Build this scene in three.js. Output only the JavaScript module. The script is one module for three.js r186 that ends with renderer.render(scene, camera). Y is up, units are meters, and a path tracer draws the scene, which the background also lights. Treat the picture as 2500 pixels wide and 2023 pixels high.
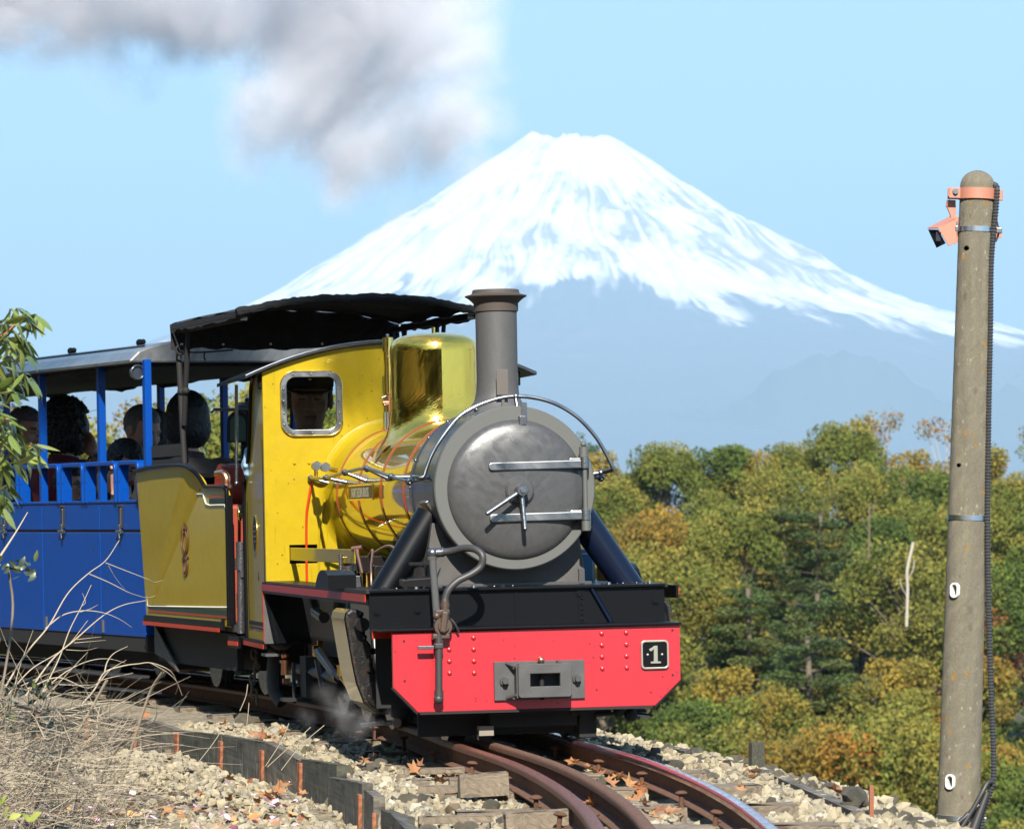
import * as THREE from 'three';
import { mergeGeometries } from 'three/addons/utils/BufferGeometryUtils.js';
import { RoundedBoxGeometry } from 'three/addons/geometries/RoundedBoxGeometry.js';
import { TextGeometry } from 'three/addons/geometries/TextGeometry.js';
import { FontLoader } from 'three/addons/loaders/FontLoader.js';
import { Brush, Evaluator, SUBTRACTION } from 'three-bvh-csg';
import { createNoise2D, createNoise3D } from 'simplex-noise';

// ---------------------------------------------------------------- camera, sky, sun, exposure
const EYE = 0.72, FOCAL = 9790, HOR = 1294, PW = 2500, PH = 2023;      // eye height in metres; focal length, horizon row and size of the photograph in its pixels
const scene = new THREE.Scene();
const camera = new THREE.PerspectiveCamera(2 * Math.atan(PH / 2 / FOCAL) * 180 / Math.PI, PW / PH, 0.1, 90000);
camera.position.set(0, EYE, 0);
camera.lookAt(0, EYE, -10);
camera.setViewOffset(PW, PH, 0, PH / 2 - HOR, PW, PH);                  // rising front: the horizon lies below the middle of the picture
camera.focus = 14.6; camera.userData.fStop = 13;
const renderer = new THREE.WebGLRenderer({ antialias: true });
renderer.toneMapping = THREE.LinearToneMapping;
renderer.toneMappingExposure = 2.4;
renderer.shadowMap.enabled = true;
renderer.setSize(1024, 828);

const SUN_AZ = THREE.MathUtils.degToRad(2), SUN_EL = THREE.MathUtils.degToRad(37);
const sunDir = new THREE.Vector3(Math.sin(SUN_AZ) * Math.cos(SUN_EL), Math.sin(SUN_EL), Math.cos(SUN_AZ) * Math.cos(SUN_EL));
const sun = new THREE.DirectionalLight(new THREE.Color(1.0, 0.945, 0.85), 5.0);
sun.position.set(0, 0, -16).addScaledVector(sunDir, 60);
sun.target.position.set(0, 0, -16);
sun.castShadow = true; sun.shadow.mapSize.set(4096, 4096);
Object.assign(sun.shadow.camera, { left: -14, right: 14, top: 14, bottom: -14, near: 1, far: 140 });
scene.add(sun, sun.target);
{ // clear autumn sky: pale near the horizon, deep blue overhead, a little brighter round the sun
  const W = 512, H = 256, d = new Float32Array(W * H * 4), v = new THREE.Vector3();
  for (let j = 0; j < H; j++) for (let i = 0; i < W; i++) {
    const el = (j + 0.5) / H * Math.PI - Math.PI / 2, az = (i + 0.5) / W * Math.PI * 2 - Math.PI;
    v.set(Math.cos(el) * Math.cos(az), Math.sin(el), Math.cos(el) * Math.sin(az));
    const t = Math.pow(Math.max(0, Math.sin(el)), 0.45), c = v.dot(sunDir), glow = 0.22 * Math.pow(Math.max(0, c), 24);
    const lo = [0.37, 0.60, 0.76], hi = [0.045, 0.125, 0.33], o = (j * W + i) * 4;
    for (let k = 0; k < 3; k++) d[o + k] = el < 0 ? [0.10, 0.10, 0.085][k] : lo[k] + (hi[k] - lo[k]) * t + glow * [1, 0.95, 0.85][k];
    d[o + 3] = 1;
  }
  const sky = new THREE.DataTexture(d, W, H, THREE.RGBAFormat, THREE.FloatType);
  sky.mapping = THREE.EquirectangularReflectionMapping; sky.magFilter = THREE.LinearFilter; sky.needsUpdate = true;
  scene.background = sky; scene.environment = sky;
}
scene.fog = new THREE.FogExp2(new THREE.Color(0.53, 0.785, 1.0), 5.2e-5);

// ---------------------------------------------------------------- helpers
function rng(seed) { let s = seed >>> 0; return () => { s = (s + 0x6d2b79f5) | 0; let t = Math.imul(s ^ (s >>> 15), 1 | s); t = (t + Math.imul(t ^ (t >>> 7), 61 | t)) ^ t; return ((t ^ (t >>> 14)) >>> 0) / 4294967296; }; }
const n2 = createNoise2D(rng(7)), n3 = createNoise3D(rng(11));
const fbm2 = (x, y, o = 4) => { let s = 0, a = 0.5, f = 1; for (let i = 0; i < o; i++) { s += a * n2(x * f, y * f); f *= 2.03; a *= 0.5; } return s; };
const fbm3 = (x, y, z, o = 3) => { let s = 0, a = 0.5, f = 1; for (let i = 0; i < o; i++) { s += a * n3(x * f, y * f, z * f); f *= 2.03; a *= 0.5; } return s; };
const clamp = THREE.MathUtils.clamp, lerp = THREE.MathUtils.lerp, sstep = (a, b, x) => { const t = clamp((x - a) / (b - a), 0, 1); return t * t * (3 - 2 * t); };
const V = (x, y, z) => new THREE.Vector3(x, y, z);
const used = {};
function numbered(n) { if (!(n in used)) { used[n] = 0; return n; } used[n]++; return n + '_' + String(used[n]).padStart(3, '0'); }
function shade(o) { o.castShadow = o.receiveShadow = true; return o; }
function thing(name, label, category, group) { const o = new THREE.Group(); o.name = numbered(name); o.userData = { label, category }; if (group) o.userData.group = group; scene.add(o); return o; }
function part(name, geo, mat, parent, label) { const m = shade(new THREE.Mesh(geo, mat)); m.name = name; if (label) m.userData.label = label; if (parent) parent.add(m); return m; }
function solo(name, geo, mat, label, category, group) { const m = part(numbered(name), geo, mat, scene); m.userData = { label, category }; if (group) m.userData.group = group; return m; }
function struct(name, geo, mat, parent) { const m = part(parent ? name : numbered(name), geo, mat, parent ?? scene); if (!parent) m.userData.kind = 'structure'; return m; }
function stuff(m, label, category) { m.userData = { kind: 'stuff', label }; if (category) m.userData.category = category; return m; }
function renameCopy(src, name, label, group) { const c = src.clone(); c.name = numbered(name); c.userData = { ...src.userData, label }; if (group) c.userData.group = group; scene.add(c); return c; }
// geometry
function at(g, x, y, z, rx = 0, ry = 0, rz = 0) { if (rx) g.rotateX(rx); if (ry) g.rotateY(ry); if (rz) g.rotateZ(rz); return g.translate(x, y, z); }
function box(w, h, d, x = 0, y = 0, z = 0, b = 0) { const g = b ? new RoundedBoxGeometry(w, h, d, 2, b) : new THREE.BoxGeometry(w, h, d); return g.translate(x, y, z); }
function cylY(r1, r2, h, x = 0, y = 0, z = 0, seg = 24) { return new THREE.CylinderGeometry(r1, r2, h, seg).translate(x, y, z); }
function cylZ(r1, r2, h, x = 0, y = 0, z = 0, seg = 24) { return new THREE.CylinderGeometry(r1, r2, h, seg).rotateX(Math.PI / 2).translate(x, y, z); }
function cylX(r1, r2, h, x = 0, y = 0, z = 0, seg = 24) { return new THREE.CylinderGeometry(r1, r2, h, seg).rotateZ(Math.PI / 2).translate(x, y, z); }
function ball(r, x = 0, y = 0, z = 0, seg = 14) { return new THREE.SphereGeometry(r, seg, Math.max(6, seg / 2 | 0)).translate(x, y, z); }
function rod(a, b, r, r2 = r, seg = 12) {            // a bar from a to b
  const d = b.clone().sub(a), g = new THREE.CylinderGeometry(r2, r, d.length(), seg);
  g.applyQuaternion(new THREE.Quaternion().setFromUnitVectors(V(0, 1, 0), d.clone().normalize()));
  return g.translate((a.x + b.x) / 2, (a.y + b.y) / 2, (a.z + b.z) / 2);
}
function tube(pts, r, seg = 40, rad = 8, tension = 0.5) { return new THREE.TubeGeometry(new THREE.CatmullRomCurve3(pts.map((p) => (p.isVector3 ? p : V(...p))), false, 'catmullrom', tension), seg, r, rad, false); }
function lathe(profile, seg = 40) { return new THREE.LatheGeometry(profile.map(([r, y]) => new THREE.Vector2(r, y)), seg); }
function creasedLathe(profile, seg = 40) {           // every stretch of the profile with its own normals, so that edges stay sharp
  const gs = []; for (let i = 0; i + 1 < profile.length; i++) gs.push(lathe([profile[i], profile[i + 1]], seg)); return merge(gs);
}
function poly(pts) { const s = new THREE.Shape(); pts.forEach(([x, y], i) => (i ? s.lineTo(x, y) : s.moveTo(x, y))); s.closePath(); return s; }
function extrude(shape, depth, bevel = 0, curve = 8) { return new THREE.ExtrudeGeometry(shape, { depth: depth - 2 * bevel, bevelEnabled: bevel > 0, bevelSize: bevel, bevelThickness: bevel, bevelOffset: -bevel, bevelSegments: 2, curveSegments: curve }).translate(0, 0, bevel); }
function roundRect(w, h, r, x = 0, y = 0) { const s = new THREE.Shape(), a = x - w / 2, b = y - h / 2; s.moveTo(a + r, b); s.lineTo(a + w - r, b); s.absarc(a + w - r, b + r, r, -Math.PI / 2, 0); s.lineTo(a + w, b + h - r); s.absarc(a + w - r, b + h - r, r, 0, Math.PI / 2); s.lineTo(a + r, b + h); s.absarc(a + r, b + h - r, r, Math.PI / 2, Math.PI); s.lineTo(a, b + r); s.absarc(a + r, b + r, r, Math.PI, 1.5 * Math.PI); return s; }
function merge(list) {
  const out = list.map((g) => { const h = g.index ? g.toNonIndexed() : g; const c = new THREE.BufferGeometry(); const n = h.attributes.position.count; c.setAttribute('position', h.attributes.position); if (!h.attributes.normal) h.computeVertexNormals(); c.setAttribute('normal', h.attributes.normal); c.setAttribute('uv', h.attributes.uv ?? new THREE.BufferAttribute(new Float32Array(n * 2), 2)); if (h.attributes.color) c.setAttribute('color', h.attributes.color); return c; });
  if (out.some((g) => g.attributes.color)) for (const g of out) if (!g.attributes.color) g.setAttribute('color', new THREE.BufferAttribute(new Float32Array(g.attributes.position.count * 3).fill(1), 3));
  return out.length === 1 ? out[0] : mergeGeometries(out);
}
function paint(g, r, gg, b) { const n = g.attributes.position.count, c = new Float32Array(n * 3); for (let i = 0; i < n; i++) { c[i * 3] = r; c[i * 3 + 1] = gg; c[i * 3 + 2] = b; } g.setAttribute('color', new THREE.BufferAttribute(c, 3)); return g; }
function metric(g, s = 1) {                           // uv in metres by the way each face points
  if (g.index) g = g.toNonIndexed();
  const p = g.attributes.position, n = p.count, uv = new Float32Array(n * 2), a = V(), b = V(), c = V(), e = V();
  for (let i = 0; i < n; i += 3) {
    a.fromBufferAttribute(p, i); b.fromBufferAttribute(p, i + 1); c.fromBufferAttribute(p, i + 2); e.copy(b).sub(a).cross(c.clone().sub(a));
    const x = Math.abs(e.x), y = Math.abs(e.y), z = Math.abs(e.z);
    [a, b, c].forEach((q, k) => { const [u, w] = x >= y && x >= z ? [q.z, q.y] : y >= z ? [q.x, q.z] : [q.x, q.y]; uv[(i + k) * 2] = u * s; uv[(i + k) * 2 + 1] = w * s; });
  }
  g.setAttribute('uv', new THREE.BufferAttribute(uv, 2)); return g;
}
function jitter(g, amp, freq, seed = 0) {             // dents and waves: moves points along their normals, then lights them anew
  const p = g.attributes.position, nn = g.attributes.normal;
  for (let i = 0; i < p.count; i++) { const x = p.getX(i), y = p.getY(i), z = p.getZ(i), d = amp * fbm3(x * freq + seed, y * freq, z * freq, 2); p.setXYZ(i, x + nn.getX(i) * d, y + nn.getY(i) * d, z + nn.getZ(i) * d); }
  g.computeVertexNormals(); return g;
}
// smooth surface of a distance field (naive surface nets), normals from the field itself
function netSurface(f, lo, hi, cell) {
  const nx = Math.ceil((hi.x - lo.x) / cell) + 1, ny = Math.ceil((hi.y - lo.y) / cell) + 1, nz = Math.ceil((hi.z - lo.z) / cell) + 1, val = new Float32Array(nx * ny * nz), id = new Int32Array(nx * ny * nz).fill(-1), P = [], I = [];
  const k = (x, y, z) => x + nx * (y + ny * z);
  for (let z = 0; z < nz; z++) for (let y = 0; y < ny; y++) for (let x = 0; x < nx; x++) val[k(x, y, z)] = f(lo.x + x * cell, lo.y + y * cell, lo.z + z * cell);
  for (let z = 0; z < nz - 1; z++) for (let y = 0; y < ny - 1; y++) for (let x = 0; x < nx - 1; x++) {
    let c = 0, sx = 0, sy = 0, sz = 0;
    const v = [0, 1, 2, 3, 4, 5, 6, 7].map((q) => val[k(x + (q & 1), y + (q >> 1 & 1), z + (q >> 2))]);
    if (v.every((q) => q < 0) || v.every((q) => q >= 0)) continue;
    for (let a = 0; a < 8; a++) for (const bit of [1, 2, 4]) if (!(a & bit)) { const b = a | bit; if ((v[a] < 0) !== (v[b] < 0)) { const t = v[a] / (v[a] - v[b]); c++; sx += (a & 1) + (bit === 1 ? t : 0); sy += (a >> 1 & 1) + (bit === 2 ? t : 0); sz += (a >> 2) + (bit === 4 ? t : 0); } }
    id[k(x, y, z)] = P.length / 3; P.push(lo.x + (x + sx / c) * cell, lo.y + (y + sy / c) * cell, lo.z + (z + sz / c) * cell);
  }
  const quad = (a, b, c, d, flip) => { if (a < 0 || b < 0 || c < 0 || d < 0) return; flip ? I.push(a, c, b, a, d, c) : I.push(a, b, c, a, c, d); };
  for (let z = 1; z < nz - 1; z++) for (let y = 1; y < ny - 1; y++) for (let x = 1; x < nx - 1; x++) {
    const s = val[k(x, y, z)] < 0;
    if (s !== val[k(x + 1, y, z)] < 0) quad(id[k(x, y - 1, z - 1)], id[k(x, y, z - 1)], id[k(x, y, z)], id[k(x, y - 1, z)], !s);
    if (s !== val[k(x, y + 1, z)] < 0) quad(id[k(x - 1, y, z - 1)], id[k(x, y, z - 1)], id[k(x, y, z)], id[k(x - 1, y, z)], s);
    if (s !== val[k(x, y, z + 1)] < 0) quad(id[k(x - 1, y - 1, z)], id[k(x, y - 1, z)], id[k(x, y, z)], id[k(x - 1, y, z)], !s);
  }
  const g = new THREE.BufferGeometry(), N = new Float32Array(P.length), e = cell * 0.5;
  for (let i = 0; i < P.length; i += 3) { const [x, y, z] = [P[i], P[i + 1], P[i + 2]]; const n = V(f(x + e, y, z) - f(x - e, y, z), f(x, y + e, z) - f(x, y - e, z), f(x, y, z + e) - f(x, y, z - e)).normalize(); N[i] = n.x; N[i + 1] = n.y; N[i + 2] = n.z; }
  g.setAttribute('position', new THREE.BufferAttribute(new Float32Array(P), 3)); g.setAttribute('normal', new THREE.BufferAttribute(N, 3)); g.setAttribute('uv', new THREE.BufferAttribute(new Float32Array(P.length / 3 * 2), 2)); g.setIndex(I);
  return g;
}
const smin = (a, b, k) => { const h = Math.max(k - Math.abs(a - b), 0) / k; return Math.min(a, b) - h * h * k * 0.25; };
function capsule(x, y, z, a, b, ra, rb) { const bx = b.x - a.x, by = b.y - a.y, bz = b.z - a.z, px = x - a.x, py = y - a.y, pz = z - a.z, t = clamp((px * bx + py * by + pz * bz) / (bx * bx + by * by + bz * bz + 1e-9), 0, 1); return Math.hypot(px - bx * t, py - by * t, pz - bz * t) - (ra + (rb - ra) * t); }
function ellip(x, y, z, c, r) { const kx = (x - c.x) / r.x, ky = (y - c.y) / r.y, kz = (z - c.z) / r.z, k0 = Math.hypot(kx, ky, kz), k1 = Math.hypot(kx / r.x, ky / r.y, kz / r.z); return k1 < 1e-9 ? -Math.min(r.x, r.y, r.z) : k0 * (k0 - 1) / k1; }
// textures
function texture(w, h, fn, srgb = true) {             // fn(u, v) -> [r, g, b] linear 0..1
  const d = new Uint8Array(w * h * 4), enc = (x) => { x = clamp(x, 0, 1); return 255 * (srgb ? (x <= 0.0031308 ? 12.92 * x : 1.055 * Math.pow(x, 1 / 2.4) - 0.055) : x); };
  for (let j = 0; j < h; j++) for (let i = 0; i < w; i++) { const c = fn((i + 0.5) / w, (j + 0.5) / h), o = (j * w + i) * 4; d[o] = enc(c[0]); d[o + 1] = enc(c[1]); d[o + 2] = enc(c[2]); d[o + 3] = c.length > 3 ? 255 * c[3] : 255; }
  const t = new THREE.DataTexture(d, w, h, THREE.RGBAFormat); t.wrapS = t.wrapT = THREE.RepeatWrapping; t.magFilter = THREE.LinearFilter; if (srgb) t.colorSpace = THREE.SRGBColorSpace; t.needsUpdate = true; return t;
}
const TAU = Math.PI * 2;
function taper(pts, r0, r1, seg, rad = 5) {           // a twig that thins towards its tip
  const c = new THREE.CatmullRomCurve3(pts), g = new THREE.TubeGeometry(c, seg, 1, rad, false), p = g.attributes.position, n = g.attributes.normal;
  for (let j = 0; j <= seg; j++) { const q = c.getPointAt(j / seg), r = r0 + (r1 - r0) * j / seg; for (let i = 0; i <= rad; i++) { const k = j * (rad + 1) + i; p.setXYZ(k, q.x + n.getX(k) * r, q.y + n.getY(k) * r, q.z + n.getZ(k) * r); } } return g;
}
function tileN(u, v, f, o = 3, s = 0) { // noise that repeats without a seam: walks on two circles
  let r = 0, a = 0.5; const n4 = (x, y, z, w) => n3(x + z * 0.7 + s, y + w * 0.7, z - w * 0.5 + x * 0.3);
  for (let i = 0; i < o; i++) { const R = f / TAU; r += a * n4(Math.cos(u * TAU) * R, Math.sin(u * TAU) * R, Math.cos(v * TAU) * R, Math.sin(v * TAU) * R); f *= 2; a *= 0.5; } return r;
}
function stamp(t, seed, count, fn) {                   // adds spots: fn(R) -> { rx, ry (pixels), c: [r, g, b] sRGB 0..255, k }
  const { data, width: w, height: h } = t.image, R = rng(seed);
  for (let s = 0; s < count; s++) { const o = fn(R), cx = R() * w, cy = R() * h, ph = R() * 9, X = Math.ceil(o.rx * 1.4), Y = Math.ceil(o.ry * 1.4); for (let j = -Y; j <= Y; j++) for (let i = -X; i <= X; i++) { const d = Math.hypot(i / o.rx, j / o.ry) * (1 + 0.3 * n2(i * 0.4 / Math.max(1, o.rx * 0.3) + ph, j * 0.4 / Math.max(1, o.ry * 0.3))); if (d > 1) continue; const a = o.k * (d > 0.75 ? 0.55 : 1), q = (((Math.floor(cy) + j + h) % h) * w + (Math.floor(cx) + i + w) % w) * 4; for (let z = 0; z < 3; z++) data[q + z] += (o.c[z] - data[q + z]) * a; } }
  return t;
}
const rep = (t, x, y = x) => { const c = t.clone(); c.repeat.set(x, y); c.needsUpdate = true; return c; };

// ---------------------------------------------------------------- where the line runs (heads of the rails lie at y = 0)
const pix = (px, py, d) => V((px - PW / 2) * d / FOCAL, EYE - (py - HOR) * d / FOCAL, -d);   // the place that the camera sees at that pixel, d metres ahead
const YAW = 0.19199, CANT = 0.02, CURVE = 25;
const arcAt = (s) => { const a = YAW + (s - 1.7) / CURVE; return { x: -0.2306 + CURVE * (Math.cos(a) - Math.cos(YAW)), z: -15.171 - CURVE * (Math.sin(a) - Math.sin(YAW)), a }; };
const trackPts = [[0.30, -5], [0.41, -8], [0.417, -9.75], [0.357, -11.1], [0.215, -12.5], [0.02, -13.65]];
for (const s of [1.7, 3, 4.8, 6.5, 8, 10, 12, 15]) { const q = arcAt(s); trackPts.push([q.x, q.z]); }
const trackCurve = new THREE.CatmullRomCurve3(trackPts.map(([x, z]) => V(x, 0, z)));
const trackLine = trackCurve.getSpacedPoints(400), trackLen = trackCurve.getLength();
function lateral(x, z) {                                // metres to the right of the line's middle, and how far along
  let best = 1e9, k = 0; for (let i = 0; i < trackLine.length; i += 4) { const q = trackLine[i], d = (q.x - x) ** 2 + (q.z - z) ** 2; if (d < best) { best = d; k = i; } }
  for (let i = Math.max(0, k - 4); i <= Math.min(trackLine.length - 1, k + 4); i++) { const q = trackLine[i], d = (q.x - x) ** 2 + (q.z - z) ** 2; if (d < best) { best = d; k = i; } }
  const a = trackLine[Math.max(0, k - 1)], b = trackLine[Math.min(trackLine.length - 1, k + 1)], q = trackLine[k], tx = b.x - a.x, tz = b.z - a.z, l = Math.hypot(tx, tz);
  return { l: ((x - q.x) * -tz + (z - q.z) * tx) / l, k, d: Math.sqrt(best) };
}
const frameAt = (k) => { const a = trackLine[Math.max(0, k - 1)], b = trackLine[Math.min(400, k + 1)], t = b.clone().sub(a).normalize(); return { p: trackLine[k], t, r: V(t.z, 0, -t.x) }; };   // t runs back along the line, r to the picture's left

const ridge = (x, d) => {                               // the wooded slope across the valley
  const f = 1 + 0.04 * n2(x * 0.03, 3);
  return d < 118 ? lerp(-15, -17, sstep(60, 118, d)) : d < 262 * f ? lerp(-17, -0.9 + 1.2 * n2(x * 0.09, 9) + 0.025 * x, Math.pow((d - 118) / (262 * f - 118), 0.9)) : lerp(-0.9, -60, sstep(262, 900, d));
};
const boardJ = [[-140, 21], [-40, 18.6], [100, 17.9], [226, 17.2], [343, 16.5], [447, 16.0], [555, 15.3], [657, 14.6], [751, 13.9], [830, 13.1], [900, 12.2], [937, 11.5], [985, 10.9], [1030, 10.2], [1080, 9.2], [1130, 8]].map(([px, d]) => V((px - PW / 2) * d / FOCAL, 0, -d));   // the joints of the edging boards
function boardX(z) { for (let i = 1; i < boardJ.length; i++) if (z <= boardJ[i].z) { const a = boardJ[i - 1], b = boardJ[i]; return z < a.z ? a.x + (z - a.z) * 0.5 : lerp(a.x, b.x, (z - a.z) / (b.z - a.z)); } return -0.1; }
function groundY(x, z) {
  const d = -z;
  if (d > 44 || Math.abs(x) > 60) return lerp(x < -4 ? lerp(-0.4, ridge(x, d) * 0.5 - 2, sstep(70, 150, d)) : ridge(x, d), ridge(x, d), sstep(-30, 2, x) * sstep(44, 60, d)) - (d < 70 ? 0 : 0) + 0.25 * fbm2(x * 0.2, z * 0.2, 3);
  const { l } = lateral(x, z), bx = boardX(z);
  let y;
  if (x < bx + 0.03) y = -0.205 - 0.02 * sstep(-0.76, -2, l) + 0.55 * Math.max(0, -l - 5.5) * sstep(30, 20, d) + 0.03 * fbm2(x * 1.7, z * 1.7, 3);
  else if (l < 0.80) y = -0.105 + 0.012 * fbm2(x * 5, z * 5, 2);
  else y = -0.105 - 0.85 * (l - 0.80) * sstep(0.78, 1.0, l) + 0.03 * fbm2(x * 2, z * 2, 2);
  y = Math.max(y, -15);
  return l > 1 ? lerp(y, Math.min(y, ridge(x, d)), sstep(36, 44, d)) : y;
}
const grainTex = texture(512, 512, (u, v) => { const a = tileN(u, v, 24, 4), b = tileN(u, v, 90, 2, 5); const k = 0.78 + 0.32 * a + 0.30 * b; return [k, k * 0.99, k * 0.97]; });
const bumpTex = texture(512, 512, (u, v) => { const k = 0.5 + 0.5 * tileN(u, v, 60, 3, 9); return [k, k, k]; }, false);
let ground;
const groundMat = new THREE.MeshStandardMaterial({ vertexColors: true, map: rep(grainTex, 1.1), bumpMap: rep(bumpTex, 1.4), bumpScale: 0.02, roughness: 1 });
{
  const span = (list) => { const o = []; for (const [a, b, n] of list) for (let i = 0; i < n; i++) o.push(a + (b - a) * i / n); return o; };
  const zs = [...span([[30, 2, 14], [2, -8, 20], [-8, -24, 190], [-24, -46, 50], [-46, -130, 40], [-130, -300, 40], [-300, -1200, 18], [-1200, -9000, 12], [-9000, -44000, 10]]), -44000];
  const xs = [...span([[-42000, -4000, 8], [-4000, -300, 10], [-300, -60, 14], [-60, -8, 22], [-8, -3.4, 20], [-3.4, 2.4, 90], [2.4, 8, 20], [8, 60, 40], [60, 300, 16], [300, 4000, 10], [4000, 42000, 8]]), 42000];
  const P = [], C = [], U = [], I = [], W = xs.length;
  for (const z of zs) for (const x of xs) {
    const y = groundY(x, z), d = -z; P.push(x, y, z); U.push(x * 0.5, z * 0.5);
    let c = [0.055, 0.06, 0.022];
    if (d < 44 && Math.abs(x) < 8) { const { l } = lateral(x, z); c = l > 0.85 ? [0.10, 0.085, 0.05] : x > boardX(z) + 0.03 ? [0.26, 0.22, 0.152] : [0.25, 0.205, 0.125]; if (c[0] === 0.25) { const t = sstep(-0.9, -1.25, x) * sstep(-9, -11, z); c = c.map((q, i) => lerp(q, [0.105, 0.078, 0.05][i], t)); } const k = 1 + 0.35 * fbm2(x * 3, z * 3, 3); c = c.map((q) => q * k); }  // soil turns darker brown under the dead bush: shade painted into its colour
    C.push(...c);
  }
  for (let j = 0; j + 1 < zs.length; j++) for (let i = 0; i + 1 < W; i++) { const a = j * W + i; I.push(a, a + 1, a + W, a + 1, a + W + 1, a + W); }
  const g = new THREE.BufferGeometry(); g.setAttribute('position', new THREE.Float32BufferAttribute(P, 3)); g.setAttribute('color', new THREE.Float32BufferAttribute(C, 3)); g.setAttribute('uv', new THREE.Float32BufferAttribute(U, 2)); g.setIndex(I); g.computeVertexNormals();
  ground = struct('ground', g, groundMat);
}

// ---------------------------------------------------------------- the snow-capped volcano, 32 km away, and the lower range before it
{
  const D = 32000, cx = (1392 - PW / 2) * D / FOCAL, prof = [[0, 3040], [230, 3060], [335, 3120], [430, 3085], [600, 2970], [940, 2730], [1270, 2500], [1550, 2360], [1900, 2160], [2250, 1985], [2500, 1860], [3050, 1670], [3630, 1510], [5000, 1120], [7000, 720], [10000, 330], [14000, 60], [18000, -60]];
  const height = (r) => { for (let i = 1; i < prof.length; i++) if (r <= prof[i][0]) { const [a, ha] = prof[i - 1], [b, hb] = prof[i]; return lerp(ha, hb, (r - a) / (b - a)); } return -60; };
  const NA = 620, rs = []; for (let i = 0; i <= 330; i++) rs.push(i < 300 ? 20 + 6200 * Math.pow(i / 300, 1.15) : 6220 + 11800 * (i - 300) / 30);
  const P = [], C = [], I = [];
  const hoei = { a: 0.62, r: 1950 };                    // the side crater on the right shoulder
  for (const r of rs) for (let i = 0; i <= NA; i++) {
    const a = -0.25 + (Math.PI + 0.5) * i / NA, ca = Math.cos(a), sa = Math.sin(a), X = r * ca, Z = r * sa;     // the half that faces the camera
    const wob = 0.10 * fbm2(r / 1400, a * 3, 2), fall = 1 - Math.abs(n2((a + wob) * 5, r / 6200 + 3)), fine = 1 - Math.abs(n2((a + wob) * 22, r / 2600)), finer = n2((a + wob) * 80, r / 1300 + 8), broad = fbm2(X / 900 + 4, Z / 900, 4);
    const left = sstep(0.1, -0.9, ca), rr = r * (1 + 0.13 * left * sstep(1500, 3200, r)); let h = height(rr), k = sstep(380, 1100, r) * sstep(9000, 3000, r);
    h += k * (62 * (fall - 0.6) + 20 * (fine - 0.6) + 5 * finer + 34 * broad);
    h += sstep(520, 300, r) * (16 * n2(a * 2.2, 1) + 16 * n2(a * 7, 2) + 40 * Math.exp(-(((a - 2.75) / 0.35) ** 2)));
    const hx = X - hoei.r * Math.cos(hoei.a), hz = Z - hoei.r * Math.sin(hoei.a), hd = Math.hypot(hx, hz);
    h += -150 * Math.exp(-((hd / 330) ** 2)) + 80 * Math.exp(-(((hd - 480) / 150) ** 2));
    // how low the snow lies, with a few broad tongues; blown-off rock shows through in soft drifts and in streaks down the flank
    const line = lerp(1750, 1460, sstep(0.05, 0.75, ca)) - 260 * left + 190 * n2(a * 5, 5) + 150 * (fine - 0.6) * (1 + 1.6 * left) + 60 * n2(a * 40, r / 900) + 120 * broad;
    let snow = sstep(line - 70, line + 110, h);
    const bare = broad + 0.42 * n2((a + wob) * 17, r / 1100) + 0.24 * n2((a + wob) * 48, r / 800) + 0.20 * n2(X / 130, Z / 130) + 0.10 * n2((a + wob) * 150, r / 500) - 0.22 - 0.25 * sstep(2500, 3050, h) + 0.55 * Math.exp(-((hd / 800) ** 2)) + 0.50 * Math.exp(-(((a - 1.25) / 0.35) ** 2) - (((r - 1300) / 650) ** 2)) + 0.45 * left * sstep(2300, 1750, h) * sstep(-0.1, 0.5, n2((a + wob) * 26, r / 5000));
    snow *= 1 - 0.74 * sstep(-0.15, 0.65, bare);
    const rock = [0.10, 0.11, 0.13], wood = [0.085, 0.10, 0.10], low = sstep(1500, 900, h), nn = 1 + 0.12 * finer;
    for (let q = 0; q < 3; q++) C.push(lerp(lerp(rock[q], wood[q], low), [0.88, 0.84, 0.78][q], snow) * (1 - (1 - nn) * (1 - snow)));
    P.push(cx + X, h, -D + Z);
  }
  for (let j = 0; j + 1 < rs.length; j++) for (let i = 0; i < NA; i++) { const q = j * (NA + 1) + i; I.push(q, q + 1, q + NA + 1, q + 1, q + NA + 2, q + NA + 1); }
  const g = new THREE.BufferGeometry(); g.setAttribute('position', new THREE.Float32BufferAttribute(P, 3)); g.setAttribute('color', new THREE.Float32BufferAttribute(C, 3)); g.setIndex(I); g.computeVertexNormals();
  struct('mountain', g, new THREE.MeshStandardMaterial({ vertexColors: true, roughness: 1 })).userData.label = 'snow-capped volcano with blue lower slopes behind the engine';
  // the range at its foot
  const D2 = 25000, peaks = [[2050, 860, 430], [1730, 1000, 380], [2480, 950, 500], [1480, 1060, 300], [2900, 900, 500], [800, 1080, 700], [-200, 1130, 900]], hp = [], hi = [], nx = 260;
  for (let j = 0; j <= 24; j++) for (let i = 0; i <= nx; i++) {
    const px = -900 + 4600 * i / nx, t = j / 24; let top = HOR + 40;
    for (const [a, y, w] of peaks) top = Math.min(top, HOR - (HOR - y) * Math.exp(-(((px - a) / w) ** 2)) + 10 * n2(px / 60, y));
    const ph = (HOR - top) * D2 / FOCAL, depth = D2 + 2600 * t - 1300, shape = Math.sin(Math.PI * t) ** 0.8;
    hp.push((px - PW / 2) * D2 / FOCAL, -70 + (ph + 70) * shape + 40 * shape * fbm2(px / 50, t * 6, 3), -depth);
  }
  for (let j = 0; j < 24; j++) for (let i = 0; i < nx; i++) { const q = j * (nx + 1) + i; hi.push(q, q + 1, q + nx + 1, q + 1, q + nx + 2, q + nx + 1); }
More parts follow.
